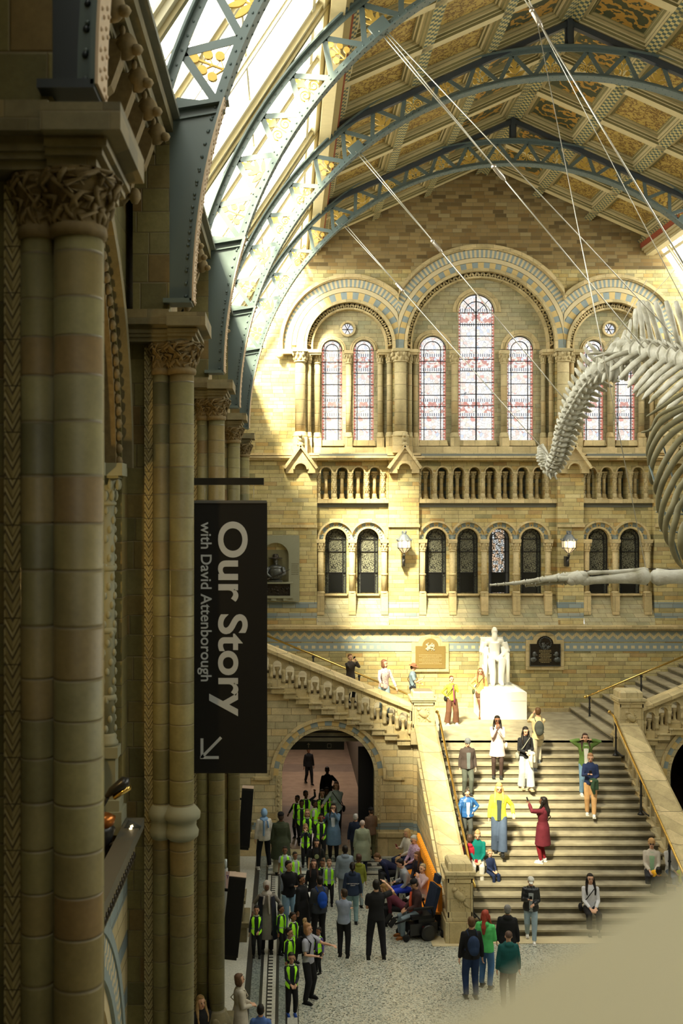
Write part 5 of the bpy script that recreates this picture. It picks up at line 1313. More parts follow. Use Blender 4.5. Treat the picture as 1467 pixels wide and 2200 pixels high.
# ------------------------------------------------------------------ people
def solid(mb, voxel, name, mat, parent, smooth=2):
    """one continuous skin round the shapes in mb"""
    me = mb.mesh('tmp'); o = bpy.data.objects.new('tmp', me); COL.objects.link(o)
    r = o.modifiers.new('r', 'REMESH'); r.mode = 'VOXEL'; r.voxel_size = voxel; r.use_smooth_shade = True
    s = o.modifiers.new('s', 'SMOOTH'); s.iterations = smooth; s.factor = .5
    dg = bpy.context.evaluated_depsgraph_get(); m2 = bpy.data.meshes.new_from_object(o.evaluated_get(dg))
    bpy.data.objects.remove(o); bpy.data.meshes.remove(me); m2.name = name; m2.materials.clear(); m2.materials.append(mat)
    for p in m2.polygons: p.use_smooth = True
    q = bpy.data.objects.new(name, m2); COL.objects.link(q); q.parent = parent; return q
_cm = {}
def cloth(c, kind='cloth'):
    k = (kind, tuple(round(v, 3) for v in c))
    if k in _cm: return _cm[k]
    m = Mat(kind, .85 if kind != 'puffer' else .35, .25 if kind != 'puffer' else .5)
    if kind == 'puffer': x, y, z = m.coords(); f = (z/.085).fract(); m.color(c); m.bump(((f-.5).abs()), .45, .015)
    elif kind == 'floral': n = m.voro(26); m.color(m.mix(n.lt(.32), c, (.30,.14,.26)))
    elif kind == 'stripe': x, y, z = m.coords(); m.color(m.mix((z/.05).fract().gt(.5), c, tuple(v*.75 for v in c)))
    elif kind == 'hair': n = m.noise(40, 2); m.m.node_tree.nodes['Principled BSDF'].inputs['Roughness'].default_value = .5; m.color(m.mix(n, tuple(v*.5 for v in c), tuple(min(1, v*1.5) for v in c)))
    else: n = m.noise(9, 3); m.color(m.mix(n, tuple(v*.72 for v in c), tuple(min(1, v*1.25) for v in c))); m.bump(n, .35, .02)
    _cm[k] = m.m; return m.m
SKINS = []
for i, c in enumerate([(.62,.36,.24),(.46,.25,.15),(.26,.12,.065),(.12,.055,.03)]):
    m = Mat('skin_tone', .5, .35); m.color(c); SKINS.append(m.m)
M_EYE = plain('eye_dark', (.012,.01,.01), .3); M_LIP = plain('lip_red', (.34,.09,.07), .5)
LIME = (.42,.95,.03); M_VIS = Mat('hi_vis_lime', .55); M_VIS.color(LIME); M_VIS.emit(LIME, .05); M_VIS = M_VIS.m
M_REFL = plain('reflective_silver', (.62,.68,.60), .35, metal=.3)
TORSO = [(.86,.160,.120),(.93,.160,.115),(1.02,.145,.105),(1.10,.138,.10),(1.22,.158,.112),(1.33,.166,.112),(1.39,.145,.095),(1.435,.095,.075),(1.475,.062,.065)]
def ik(a, t, l1, l2, pole):
    a, t, pole = Vector(a), Vector(t), Vector(pole); d = t-a; L = min(d.length, (l1+l2)*.995)
    if d.length < 1e-5: d = Vector((0,0,-1))
    dn = d.normalized(); t = a+dn*L; x = (l1*l1-l2*l2+L*L)/(2*L); hgt = math.sqrt(max(0, l1*l1-x*x)); pl = pole-dn*pole.dot(dn)
    if pl.length < 1e-4: pl = Vector((1,0,0))
    return a+dn*x+pl.normalized()*hgt, t
HANDS = {'down':(.26,-.03,.76), 'phone':(.07,-.30,1.20), 'camera':(.07,-.27,1.50), 'cross':(-.10,-.19,1.15), 'ears':(.15,-.06,1.56), 'hip':(.18,-.08,1.0), 'hold':(.06,-.24,1.06),
  'rail':(.30,-.22,.92), 'lap':(.07,-.30,1.00), 'point':(.16,-.50,1.28), 'up':(.30,-.20,1.78), 'mouth':(.03,-.20,1.50), 'side':(.34,-.10,1.0), 'selfie':(.22,-.30,1.55), 'knee':(.12,-.40,1.0), 'chin':(.05,-.20,1.42), 'lean':(.34,-.42,1.12)}
npeople = [0]
def person(label, loc, face=0, h=1.7, skin=0, top=('shirt',(.5,.5,.5)), bot=('trousers',(.03,.03,.035)), hair=('short',(.03,.02,.012)), arms=('down','down'), legs='stand', lean=0.0, hp=0.0, hy=0.0, child=False, shoes=(.02,.02,.02), ex=(), wide=1.0, grp=None, seat=.42):
    k = h/1.72; hs = 1.22 if child else 1.0; npeople[0] += 1
    t = thing('person', label, 'person', loc, math.radians(face), grp or 'museum visitors')
    def sub(mb, name, mat, vox=None, par=None, sm=2):
        mb.v = [(a*k, b*k, c*k) for a, b, c in mb.v]
        if vox: return solid(mb, vox*k, name, mat, par or t, sm)
        return mb.build(name, mat, par or t)
    pel = Vector((0, 0, .95))
    if legs == 'sit': pel = Vector((0, .0, seat/k+.09))
    if legs == 'floor': pel = Vector((0,0,.12))
    if legs == 'crouch': pel = Vector((0,.1,.42))
    T = Matrix.Translation(pel) @ Matrix.Rotation(lean, 4, 'X') @ Matrix.Translation((0,0,-.95))
    X = lambda p: T @ Vector(p)
    # legs
    feet = {'stand':((.10,-.02,.08),(-.10,.02,.08)), 'walk':((.08,-.24,.08),(-.08,.22,.12)), 'sit':((.11,-.42,.08),(-.11,-.40,.08)), 'down':((.08,-.26,.08-RS/k),(-.08,.06,.08)), 'up':((.08,.10,.08),(-.08,-.22,.08+RS/k)),
            'apart':((.17,.02,.08),(-.17,-.02,.08)), 'cross':((-.02,-.08,.08),(.04,.04,.08)), 'sitdown':((.12,-.46,.08),(-.12,-.38,.08)), 'floor':((.2,-.5,.07),(-.2,-.5,.07)), 'crouch':((.12,-.1,.08),(-.12,-.05,.08)), 'recline':((.1,-.62,.30),(-.1,-.60,.30))}[legs if legs in ('stand','walk','sit','down','up','apart','cross','floor','crouch') else 'stand']
    LG = []
    for s, f in ((1, feet[0]), (-1, feet[1])):
        hip = pel+Vector((s*.09,0,-.05)); kn, an_ = ik(hip, f, .43, .41, (s*.06,-1,.15)); LG.append((hip, kn, an_, s))
    AR = []
    for s, nm in ((1, arms[0]), (-1, arms[1])):
        q = HANDS[nm] if isinstance(nm, str) else nm; sh = X((s*.158*wide**.5, .0, 1.375)); tg = X((s*q[0], q[1], q[2]))
        pole = Vector((s*.6,.1,-1)) if nm == 'camera' else Vector((s*1.0,.1,-.3)) if nm in ('ears','hip','up') else Vector((s*.55,.6,-.6)); el, wr = ik(sh, tg, .285, .25, pole); AR.append((sh, el, wr, s))
    NB = X((0,.01,1.45)); HR = Matrix.Translation(X((0,.0,1.47))) @ Matrix.Rotation(lean*.6+hp, 4, 'X') @ Matrix.Rotation(hy, 4, 'Z'); HS = hs
    H3 = HR.to_3x3(); hc = lambda x, y, z: HR @ Vector((x*HS, y*HS, .125*HS+z*HS))
    # body: one continuous surface
    b = MB(); up = 1 if skin is not None else 0
    for (z, rx, ry) in TORSO: pass
    vs = len(b.v); b.lathe([(1,z) for z in (0,)], seg=3) if False else None
    b.tube([X((0,0,.9)), X((0,0,1.1)), X((0,0,1.32)), X((0,0,1.40))], [.09,.085,.09,.06], 10); b.tube([X((-.15,0,1.37)), X((.15,0,1.37))], .038, 8); b.tube([X((0,.01,1.38)), hc(0,.01,-.06)], [.058,.052], 10)
    b.ell(pel, (.12,.09,.09), 10, 7)
    b.ell(hc(0,.01,.03), (.076*HS,.092*HS,.095*HS), 14, 10, H3); b.ell(hc(0,-.028,-.035), (.055*HS,.06*HS,.065*HS), 12, 8, H3); b.ell(hc(0,-.092,-.005), (.014*HS,.02*HS,.024*HS), 8, 6, H3)
    for s in (-1, 1): b.ell(hc(s*.076,.01,.0), (.012*HS,.02*HS,.03*HS), 7, 5, H3)
    for hip, kn, an_, s in LG: b.tube([hip, hip.lerp(kn,.5), kn, kn.lerp(an_,.35), an_, an_+Vector((0,-.03,-.03))], [.08,.072,.052,.052,.034,.032], 9)
    for sh, el, wr, s in AR:
        d = (wr-el).normalized(); b.tube([sh, sh.lerp(el,.5), el, el.lerp(wr,.4), wr], [.040,.040,.034,.033,.024], 8)
        sd_ = d.cross(Vector((0,0,1))); sd_ = sd_.normalized() if sd_.length > .2 else Vector((0,-1,0)) if abs(d.z) > .8 else Vector((1,0,0)); nm_ = sd_.cross(d).normalized()
        pc = wr+d*.045; M3 = Matrix((sd_, nm_, d)).transposed(); b.ell(pc, (.040,.018,.052), 8, 6, M3)
        for fi, (off, ln) in enumerate(((-.030,.062),(-.010,.075),(.010,.072),(.029,.055))):
            p0_ = wr+d*.080+sd_*off; p1_ = p0_+d*ln*.5-nm_*.010; b.tube([wr+d*.05+sd_*off*.8, p0_, p1_, p1_+(d*.6-nm_*.8).normalized()*ln*.5], [.011,.0105,.010,.009], 6)
        b.tube([wr+d*.02-sd_*.02, wr+d*.05-sd_*.05, wr+d*.085-sd_*.052], [.012,.0115,.0095], 6)
    body = sub(b, 'body', SKINS[skin], .0095, sm=1)
    if abs(((face+math.degrees(hy)+180) % 360)-180) < 115:
        for s in (-1, 1):
            e = MB(); e.ell(hc(s*.031,-.084,.018), (.014*HS,.008*HS,.009*HS), 7, 5); sub(e, 'eye', M_EYE)
            e = MB(); e.tube([hc(s*.014,-.090,.042), hc(s*.032,-.089,.047), hc(s*.050,-.076,.041)], .005*HS, 5); sub(e, 'eyebrow', cloth(hair[1] if hair[0] not in ('hijab','beanie','cap','sunhat','flatcap') else (.03,.02,.015), 'hair'))
        e = MB(); e.ell(hc(0,-.088,-.045), (.024*HS,.010*HS,.008*HS), 7, 5); sub(e, 'mouth', M_LIP)
    # trousers or skirt
    bk, bc = bot[0], bot[1]
    g = MB(); wr_ = {'trousers':(.098,.080,.066,.060),'wide':(.11,.105,.11,.12),'tights':(.088,.066,.056,.044),'shorts':(.10,.10,.09,.09)}.get(bk, (.098,.08,.066,.06))
    if bk == 'shorts':
        for hip, kn, an_, s in LG: g.tube([hip, hip.lerp(kn,.45)], [.10,.10], 10)
    else:
        for hip, kn, an_, s in LG: g.tube([hip, hip.lerp(kn,.5), kn, kn.lerp(an_,.5), an_+Vector((0,0,.0))], [wr_[0],(wr_[0]+wr_[1])/2,wr_[1],wr_[2],wr_[3]], 12)
    g.ell(pel+Vector((0,.005,-.01)), (.148*wide,.108*wide,.11), 12, 8); sub(g, 'shorts' if bk == 'shorts' else 'tights' if bk == 'tights' else 'trousers', cloth(bc), .017)
    if bk == 'shorts' and len(bot) > 2:
        g = MB()
        for hip, kn, an_, s in LG: g.tube([hip.lerp(kn,.3), kn, kn.lerp(an_,.35), an_], [.078,.057,.056,.04], 10)
        sub(g, 'tights', cloth(bot[2]), .016)
    # shoes
    for hip, kn, an_, s in LG:
        g = MB(); g.ell(an_+Vector((0,-.06,-.045)), (.042,.115,.038), 10, 7); g.ell(an_+Vector((0,.0,-.01)), (.042,.055,.05), 8, 6); g.obox(an_+Vector((0,-.055,-.073)), (.085,.235,.022)); sub(g, 'shoe', cloth(shoes))
    # top
    tk, tc = top[0], top[1]; infl = {'coat':1.18,'puffer':1.32,'jacket':1.16,'hoodie':1.18,'long':1.14}.get(tk, 1.05)*wide
    def ring_shell(prof, a0=0.0, a1=2*PI, seg=24, mul=1.0):
        m_ = MB(); vs = []; full = a1-a0 > 2*PI-1e-3; n = seg if full else seg+1
        for (z, rx, ry) in prof:
            for q in range(n):
                a = -PI/2+a0+(a1-a0)*q/seg; vs.append(X((rx*infl*mul*math.cos(a), ry*infl*mul*math.sin(a), z)))
        fs = []
        for i in range(len(prof)-1):
            for q in range(seg):
                q2 = (q+1) % n; fs.append((i*n+q, i*n+q2, (i+1)*n+q2, (i+1)*n+q))
        if full: fs.append(tuple(reversed(range(n)))); fs.append(tuple(range((len(prof)-1)*n, len(prof)*n)))
        m_.add(vs, fs, True); return m_
    prof = list(TORSO)
    if tk in ('coat','dress','long'):
        prof = [(.86,.188,.145),(.93,.182,.138),(1.02,.155,.115)]+prof[3:]
        zz = {'coat':.48,'dress':.62,'long':.36}[tk]
        if legs in ('sit','floor','crouch'): zz = .80
        prof = [(zz,.215,.175),(.75,.195,.15)]+prof if zz < .75 else [(zz,.165,.12)]+prof
    elif tk in ('jacket','hoodie','puffer'): prof = [(.82,.155,.115)]+prof
    g = ring_shell(prof); short = tk in ('tee','vesttop'); ar = {'puffer':.075,'coat':.066,'jacket':.064,'hoodie':.066}.get(tk, .056)
    for sh, el, wr, s in AR:
        if short: g.tube([sh, sh.lerp(el,.75)], [ar+.012, ar+.010], 10)
        else: g.tube([sh, sh.lerp(el,.5), el, el.lerp(wr,.5), wr-(wr-el).normalized()*.01], [ar, ar*.95, ar*.86, ar*.80, ar*.68], 10)
        g.ell(sh+Vector((0,0,-.008)), ar+.004, 10, 7)
    if tk == 'hoodie' and 'hoodup' not in ex: g.ell(X((0,.085,1.44)), (.11,.06,.07), 10, 7)
    topo = sub(g, {'coat':'coat','dress':'dress','puffer':'puffer_jacket','jacket':'jacket','hoodie':'hoodie','long':'long_dress','tee':'tshirt','vesttop':'top'}.get(tk, 'sweater'), cloth(tc, top[2] if len(top) > 2 else ('puffer' if tk == 'puffer' else 'cloth')), .015)
    front = None
    for e in ex:
        n = e if isinstance(e, str) else e[0]; c = None if isinstance(e, str) else e[1]
        if n == 'open':                                # open front showing what is worn beneath
            g = MB(); vs = []
            for z, w2 in ((.84,.05),(1.1,.05),(1.3,.065),(1.42,.05)):
                ry = [r_[2] for r_ in TORSO if r_[0] <= z+.02][-1] if z > .86 else .115
                for q in (-1, 0, 1): vs.append(X((q*w2, -(ry*infl+.010 if q == 0 else ry*infl*.985+.004), z)))
            g.add(vs, [(i*3+q, i*3+q+1, i*3+q+4, i*3+q+3) for i in range(3) for q in range(2)], True); sub(g, 'shirt_front', cloth(c))
        elif n == 'vest':
            pv = [(z, rx*1.10, ry*1.16) for z, rx, ry in TORSO if z < 1.41]; pv = [(.80,.17,.125)]+pv+[(1.415,.13,.10)]
            g = ring_shell(pv, .42, 2*PI-.42, 22); vo_ = sub(g, 'hi_vis_vest', M_VIS)
            g = ring_shell([(1.0,.162,.118*1.16),(1.045,.162,.118*1.16)], .42, 2*PI-.42, 22, 1.03); sub(g, 'reflective_band', M_REFL, par=vo_)
            for s in (-1, 1):
                g = MB(); g.tube([X((s*.075,-.125*infl,1.0)), X((s*.085,-.13*infl,1.25)), X((s*.09,-.105*infl,1.39)), X((s*.09,.02,1.45*1.0)), X((s*.09,.11*infl,1.36)), X((s*.085,.13*infl,1.05))], .020, 6, flat=.5, upv=(1,0,0)); sub(g, 'vest_strap', M_VIS, par=vo_)
        elif n == 'backpack':
            g = MB(); g.ell(X((0,.20,1.20)), (.135,.09,.20), 12, 9); g.ell(X((0,.24,1.10)), (.11,.07,.11), 12, 9); bp = sub(g, 'backpack', cloth(c), .016)
            for s in (-1, 1): g = MB(); g.tube([X((s*.09,.14,1.38)), X((s*.10,.02,1.455)), X((s*.11,-.13*infl*.95,1.34)), X((s*.13,-.10,1.12)), X((s*.15,.08,1.05))], .018, 6, flat=.5, upv=(1,0,0)); sub(g, 'backpack_strap', cloth(c), par=bp)
        elif n == 'bag':
            s = 1 if len(e) < 3 else e[2]; g = MB(); g.ell(X((s*.24,-.02,.92)), (.05,.12,.10), 12, 9); bg_ = sub(g, 'bag', cloth(c), .014)
            g = MB(); g.tube([X((s*.22,-.02,.98)), X((s*.10,-.16*infl,1.2)), X((-s*.10,-.08*infl,1.42)), X((-s*.08,.08,1.42)), X((s*.1,.15*infl,1.2)), X((s*.22,.02,.98))], .011, 6); sub(g, 'bag_strap', cloth(c), par=bg_)
        elif n == 'carry':                             # coat or jacket over the arm
            wr = AR[0][2] if len(e) < 3 else AR[1][2]; g = MB(); g.ell(wr+Vector((0,-.03,-.04)), (.13,.08,.08), 10, 7); g.tube([wr+Vector((.0,-.04,-.02)), wr+Vector((-.02,-.06,-.22)), wr+Vector((.03,-.04,-.40))], [.09,.10,.06], 10, flat=.6); g.tube([wr+Vector((.08,-.02,-.02)), wr+Vector((.10,-.02,-.28))], [.06,.05], 8); sub(g, 'carried_coat', cloth(c), .016)
        elif n == 'phone':
            wr = AR[1][2] if len(e) < 3 else AR[0][2]; el = AR[1][1] if len(e) < 3 else AR[0][1]; d = (wr-el).normalized(); g = MB(); g.obox(wr+d*.09+Vector((0,-.01,.03)), (.075,.012,.15), Matrix.Rotation(.4, 3, 'X')); sub(g, 'phone', cloth(c))
        elif n == 'scarf': g = MB(); g.tube([X((.0,-.13,1.42)), X((.02,-.17,1.2)), X((.03,-.17,.95)), X((.05,-.17,.78))], [.03,.04,.045,.05], 8, flat=.4, upv=(1,0,0)); sub(g, 'scarf', cloth(c))
        elif n == 'muffs':
            for s in (-1, 1): g = MB(); g.ell(hc(s*.092,0,.0), (.022,.035,.04), 8, 6, H3); sub(g, 'ear_defender', cloth(c))
        elif n == 'hoodup': g = MB(); g.ell(hc(0,.025,.02), (.10*HS,.12*HS,.135*HS), 12, 9, H3); g.ell(X((0,.03,1.43)), (.12,.10,.07), 10, 7); sub(g, 'hood', cloth(tc), .013)
        elif n == 'glasses':
            g = MB()
            for s in (-1, 1): g.tube([hc(s*.03+.022*math.cos(a*PI/4), -.096, .022+.016*math.sin(a*PI/4)) for a in range(9)], .0035, 5)
            sub(g, 'glasses', M_IRON)
        elif n == 'collar': g = MB(); g.tube([X((.07*math.cos(a*PI/6-PI/2)*1.0, .075*math.sin(a*PI/6-PI/2), 1.455+.0*a)) for a in range(13)], .016, 6); sub(g, 'shirt_collar', cloth(c))
        elif n == 'paper': wr = AR[0][2]; g = MB(); g.obox(wr+Vector((-.02,-.08,.05)), (.20,.006,.26), Matrix.Rotation(.9, 3, 'X')); sub(g, 'paper_sheet', cloth(c))
        elif n == 'cape': g = ring_shell([(.35,.24,.2),(.7,.22,.18),(1.1,.2,.15),(1.38,.17,.13)], .5, 2*PI-.5, 20, 1.0); sub(g, 'open_coat', cloth(c))
        elif n == 'print': g = MB(); g.ell(X((0,-.118*infl,1.22)), (.07,.012,.075), 10, 7); sub(g, 'shirt_print', cloth(c))
        elif n == 'backprint': front = e
    # hair or headwear
    hk, hcx = hair; hm = cloth(hcx, 'hair')
    g = MB()
    if hk in ('short','long','bob','bun','pony','thin'):
        g.ell(hc(0,.034,.056), (.084*HS,.090*HS,.084*HS), 14, 10, H3)
        if hk != 'thin': g.ell(hc(0,.045,.01), (.082*HS,.075*HS,.09*HS), 12, 9, H3); g.ell(hc(0,-.022,.104), (.062*HS,.045*HS,.024*HS), 10, 6, H3)
        if hk == 'bob': g.ell(hc(0,.04,-.05), (.092*HS,.07*HS,.09*HS), 12, 8, H3); [g.ell(hc(s*.075,.0,-.04), (.03*HS,.05*HS,.09*HS), 8, 6, H3) for s in (-1,1)]
        if hk == 'long':
            g.tube([hc(0,.05,.02), hc(0,.07,-.10), X((0,.11*wide,1.36)), X((0,.12,1.22))], [.085,.085,.095,.05], 12, flat=.6, upv=(0,1,0) if False else None)
            for s in (-1, 1): g.tube([hc(s*.075,.0,.03), hc(s*.085,-.0,-.08), X((s*.10,-.07,1.36)), X((s*.10,-.11,1.24))], [.03,.036,.036,.018], 8)
        if hk == 'bun': g.ell(hc(0,.10,.08), .045*HS, 8, 6)
        if hk == 'pony': g.tube([hc(0,.09,.06), hc(0,.14,.0), hc(0,.13,-.14)], [.035,.035,.015], 8)
        sub(g, 'hair', hm, .012)
    elif hk == 'bald': pass
    elif hk == 'hijab':
        g.ell(hc(0,.025,.015), (.096*HS,.112*HS,.128*HS), 14, 10, H3); g.ell(X((0,.0,1.42)), (.13,.12,.08), 12, 8)
        b_ = sub(g, 'headscarf', cloth(hcx), .011)
        f = MB(); f.ell(hc(0,-.078,-.005), (.052*HS,.03*HS,.07*HS), 12, 9, H3); f.ell(hc(0,-.106,-.008), (.011,.014,.02), 6, 5, H3); sub(f, 'face', SKINS[skin]) if abs(((face+180) % 360)-180) < 100 else None
        if abs(((face+180) % 360)-180) < 100:
            for s in (-1, 1): e_ = MB(); e_.ell(hc(s*.026,-.106,.015), (.010,.006,.008), 6, 5); sub(e_, 'eye', M_EYE)
        g = MB(); fb = -1 if abs(((face+180) % 360)-180) < 100 else 1
        g.tube([X((.03,fb*.12,1.42)), X((.04,fb*.16,1.2)), X((.05,fb*.16,.98))], [.06,.06,.05], 10, flat=.5); g.tube([X((-.07,fb*.11,1.40)), X((-.10,fb*.15,1.2))], [.05,.04], 8, flat=.5); sub(g, 'scarf_tail', cloth(hcx), .014)
    elif hk in ('beanie','cap','sunhat','flatcap'):
        g.ell(hc(0,.045,.0), (.080*HS,.07*HS,.085*HS), 12, 8, H3); sub(g, 'hair', cloth((.05,.03,.02), 'hair'), .013)
        g = MB()
        if hk == 'beanie': g.ell(hc(0,.012,.075), (.092*HS,.105*HS,.095*HS), 14, 10, H3); g.ell(hc(0,.012,.04), (.097*HS,.11*HS,.03*HS), 14, 8, H3)
        elif hk == 'sunhat': g.ell(hc(0,.012,.085), (.088*HS,.10*HS,.075*HS), 14, 10, H3); g.ell(hc(0,.0,.055), (.17*HS,.18*HS,.016*HS), 18, 6, H3)
        else: g.ell(hc(0,.012,.075), (.090*HS,.10*HS,.075*HS), 14, 10, H3); g.ell(hc(0,-.11,.06), (.06*HS,.06*HS,.012*HS), 12, 6, H3)
        sub(g, 'hat' if hk == 'sunhat' else hk.replace('flat',''), cloth(hcx))
    if front:
        for i, s in enumerate(front[1]):
            o = put_text('printed_lettering', s, .045*k, tuple(X((.0,.135*infl+.0,1.17-.05*i))*k+Vector((0,.012,0))), (PI/2,0,PI), plain('white_print', (.6,.58,.6), .6), t)
            xs = [v.co.x for v in o.data.vertices]; w = max(xs)-min(xs); o.location.x += w/2
    return t
def gnd(u, v, z=0.0): Y = FPX*(HC-z)/(v-CYP); return Vector((wx(u, Y), Y, z))
def stp(u, v):
    best = None; i = 0
    for i in range(NS+1):
        z = i*RS; Y = FPX*(HC-z)/(v-CYP); lo_ = 24.7+(i-1)*TS; hi = lo_+TS
        e = max(lo_+.06-Y, Y-hi+.04, 0)
        if best is None or e < best[0]: best = (e, min(max(Y, lo_+.08), hi-.03), z)
    return Vector((wx(u, best[1]), best[1], best[2]))
def fl_(label, u, v, vt, **kw): p = gnd(u, v, kw.pop('z', 0.0)); return person(label, p, h=min(1.95, (HC-p.z)-(vt-CYP)*p.y/FPX), **kw)
def ft_(label, u, v, vt, **kw): p = stp(u, v); return person(label, p, h=min(1.95, (HC-p.z)-(vt-CYP)*p.y/FPX), **kw)
BLK=(.012,.012,.014); DK=(.03,.03,.035); NAVY=(.015,.025,.07); JEAN=(.07,.12,.22); LJEAN=(.30,.40,.48); WHT=(.72,.70,.66); CREAM=(.62,.57,.46); GREY=(.22,.24,.26)
DH=(.012,.009,.007); BRH=(.10,.05,.02); LBH=(.32,.20,.09); GRH=(.40,.39,.38)
# --- on the landing and the left flight
person('man in a brown sunhat and grey shirt looking at a phone by the landing', (4.02, 34.1, 3.35), 80, 1.62, 0, ('tee',(.20,.27,.32)), ('trousers',(.2,.24,.27)), ('sunhat',(.30,.13,.07)), ('hold','phone'), hp=.25, ex=(('bag',BLK,-1),('phone',BLK)))
person('woman with a brown bob in a floral blouse leaning over the left stair balustrade', (2.86, 31.45, 3.79), 25, 1.68, 0, ('shirt',(.62,.50,.48),'floral'), ('trousers',(.3,.4,.45)), ('bob',(.16,.07,.04)), ('rail','lean'), lean=.10, hy=.4)
person('person in a dark patterned jacket holding a phone up behind the left balustrade', (1.88, 31.4, 4.23), 30, 1.40, 0, ('jacket',(.05,.04,.035)), ('trousers',BLK), ('short',BRH), ('camera','camera'), ex=(('phone',BLK),))
p = gnd(970, 1556, 3.2); person('girl in an olive green sweater with a scarf, hands at her chin on the landing', p, 10, 1.50, 0, ('shirt',(.36,.34,.04)), ('wide',(.10,.045,.025)), ('pony',BRH), ('chin','hip'), 'apart', shoes=WHT, ex=(('scarf',(.30,.05,.14)),('bag',BLK,-1)))
p = gnd(1032, 1543, 3.2); person('woman in an orange cardigan and shorts leaning against the statue plinth', p, -8, 1.60, 0, ('shirt',(.72,.36,.13)), ('shorts',(.12,.06,.035),(.14,.06,.035)), ('long',(.16,.075,.03)), ('down','hip'), 'cross', shoes=(.16,.08,.03), ex=(('bag',(.08,.09,.04),-1),))
# --- on the grand stairs
ft_('man in a grey beanie and dark brown jacket standing on the upper steps', 1004, 1706, 1587, face=5, skin=0, top=('jacket',(.055,.04,.035)), bot=('trousers',(.075,.085,.07)), hair=('beanie',(.13,.14,.15)), hp=.3, wide=1.12, ex=(('open',(.11,.13,.13)),), grp='people on the stairs')
ft_('woman in a pale pink dress and black tights with both hands raised to her chest', 1068, 1672, 1538, face=-5, skin=2, top=('dress',(.66,.50,.47)), bot=('tights',(.05,.03,.025)), hair=('long',DH), arms=('chin','chin'), hp=.15, ex=('glasses',('bag',CREAM,1)), grp='people on the stairs')
ft_('woman in a black top and pale grey trousers carrying a cream coat', 1128, 1697, 1561, face=8, skin=0, top=('shirt',BLK), bot=('wide',(.38,.40,.40)), hair=('long',DH), arms=('hold','hold'), hp=.3, legs='down', shoes=(.45,.32,.2), ex=(('carry',CREAM),('phone',WHT),('bag',(.25,.25,.2),-1)), grp='people on the stairs')
ft_('man with a black backpack and tan sweater taking a photo, back turned', 1155, 1653, 1520, face=178, skin=0, top=('shirt',(.60,.46,.25)), bot=('trousers',(.50,.45,.34)), hair=('short',BRH), arms=('camera','camera'), legs='up', shoes=GREY, ex=(('backpack',(.06,.065,.055)),), grp='people on the stairs')
ft_('woman in an olive green jacket with both hands at her ears', 1257, 1704, 1576, face=-4, skin=0, top=('jacket',(.12,.20,.05)), bot=('trousers',(.16,.28,.42)), hair=('long',(.05,.025,.018)), arms=('ears','ears'), legs='stand', shoes=WHT, ex=(('open',WHT),), grp='people on the stairs')
ft_('man in a navy sweater and tan trousers reading a phone, green coat on arm', 1268, 1758, 1618, face=-12, skin=0, top=('shirt',(.018,.03,.09)), bot=('trousers',(.56,.33,.15)), hair=('short',(.26,.13,.06)), arms=('hold','phone'), hp=.3, legs='down', shoes=WHT, ex=(('carry',(.035,.07,.04)),('phone',BLK,0) if False else ('phone',BLK)), grp='people on the stairs')
ft_('man in a blue puffer jacket stepping down by the left handrail', 1003, 1808, 1695, face=5, skin=0, top=('puffer',(.02,.09,.26)), bot=('trousers',(.06,.065,.06)), hair=('thin',(.05,.035,.025)), arms=('hip','rail'), hp=.45, legs='stand', wide=1.12, ex=('glasses',('open',(.42,.42,.42)),('backpack',(.12,.25,.42))), grp='people on the stairs')
ft_('woman in a bright yellow jacket and wide blue jeans striding down', 1072, 1832, 1682, face=-10, skin=0, top=('jacket',(.75,.70,.05)), bot=('wide',(.06,.085,.14)), hair=('long',(.42,.25,.09)), arms=('side','down'), hp=.3, legs='down', ex=(('open',(.03,.045,.05)),), grp='people on the stairs')
ft_('woman in a maroon coat holding up a phone, black bag on her arm', 1166, 1853, 1712, face=-120, skin=3, top=('coat',(.12,.015,.025)), bot=('tights',(.20,.012,.02)), hair=('long',DH), arms=('selfie','hip'), shoes=WHT, ex=(('phone',BLK,0),('bag',BLK,-1),('carry',BLK,0)), grp='people on the stairs')
ft_('man in a white cap and glossy black puffer jacket at the foot of the stairs', 1140, 2052, 1883, face=-10, skin=0, top=('puffer',(.012,.014,.018)), bot=('trousers',LJEAN), hair=('cap',(.68,.66,.6)), arms=('hold','phone'), hp=.35, legs='walk', shoes=WHT, ex=(('open',(.30,.33,.34)),('phone',BLK)), grp='people on the stairs')
def sit(label, u, vseat, h, face=0, dy=.28, **kw):     # seated on a step: vseat = pixel row of the seat
    p = stp(u, vseat); i = round(p.z/RS); Yn = 24.7+(i-1)*TS; n = 3 if h > 1.3 else 2
    return person(label, (p.x, Yn+.16, max(0, p.z-n*RS)), face, h, legs='sit', seat=n*RS, grp='people sitting on the steps', **kw)
sit('child in a red hoodie sitting behind the newel pedestal at the stair foot', 1007, 1842, 1.3, 170, skin=0, child=True, top=('hoodie',(.40,.02,.04)), bot=('trousers',DK), hair=('short',(.07,.045,.03)))
sit('woman in a teal sweater and white trousers sitting on the steps with a red phone', 1027, 1862, 1.60, -10, skin=0, top=('shirt',(.0,.14,.12)), bot=('trousers',(.62,.60,.55)), hair=('bun',LBH), arms=('lap','lap'), hp=.4, shoes=(.05,.2,.25), ex=(('phone',(.5,.03,.04)),))
sit('small boy in a navy tracksuit sitting beside the woman in teal', 1054, 1880, 1.05, 25, skin=0, child=True, top=('shirt',NAVY), bot=('trousers',NAVY), hair=('short',LBH), arms=('lap','lap'), hy=-.3, shoes=(.05,.35,.25))
sit('woman with long dark hair and white blouse sitting alone on the steps', 1270, 1975, 1.66, -4, skin=0, top=('shirt',(.62,.62,.66)), bot=('trousers',BLK), hair=('long',DH), arms=('lap','lap'), ex=(('bag',BLK,-1),))
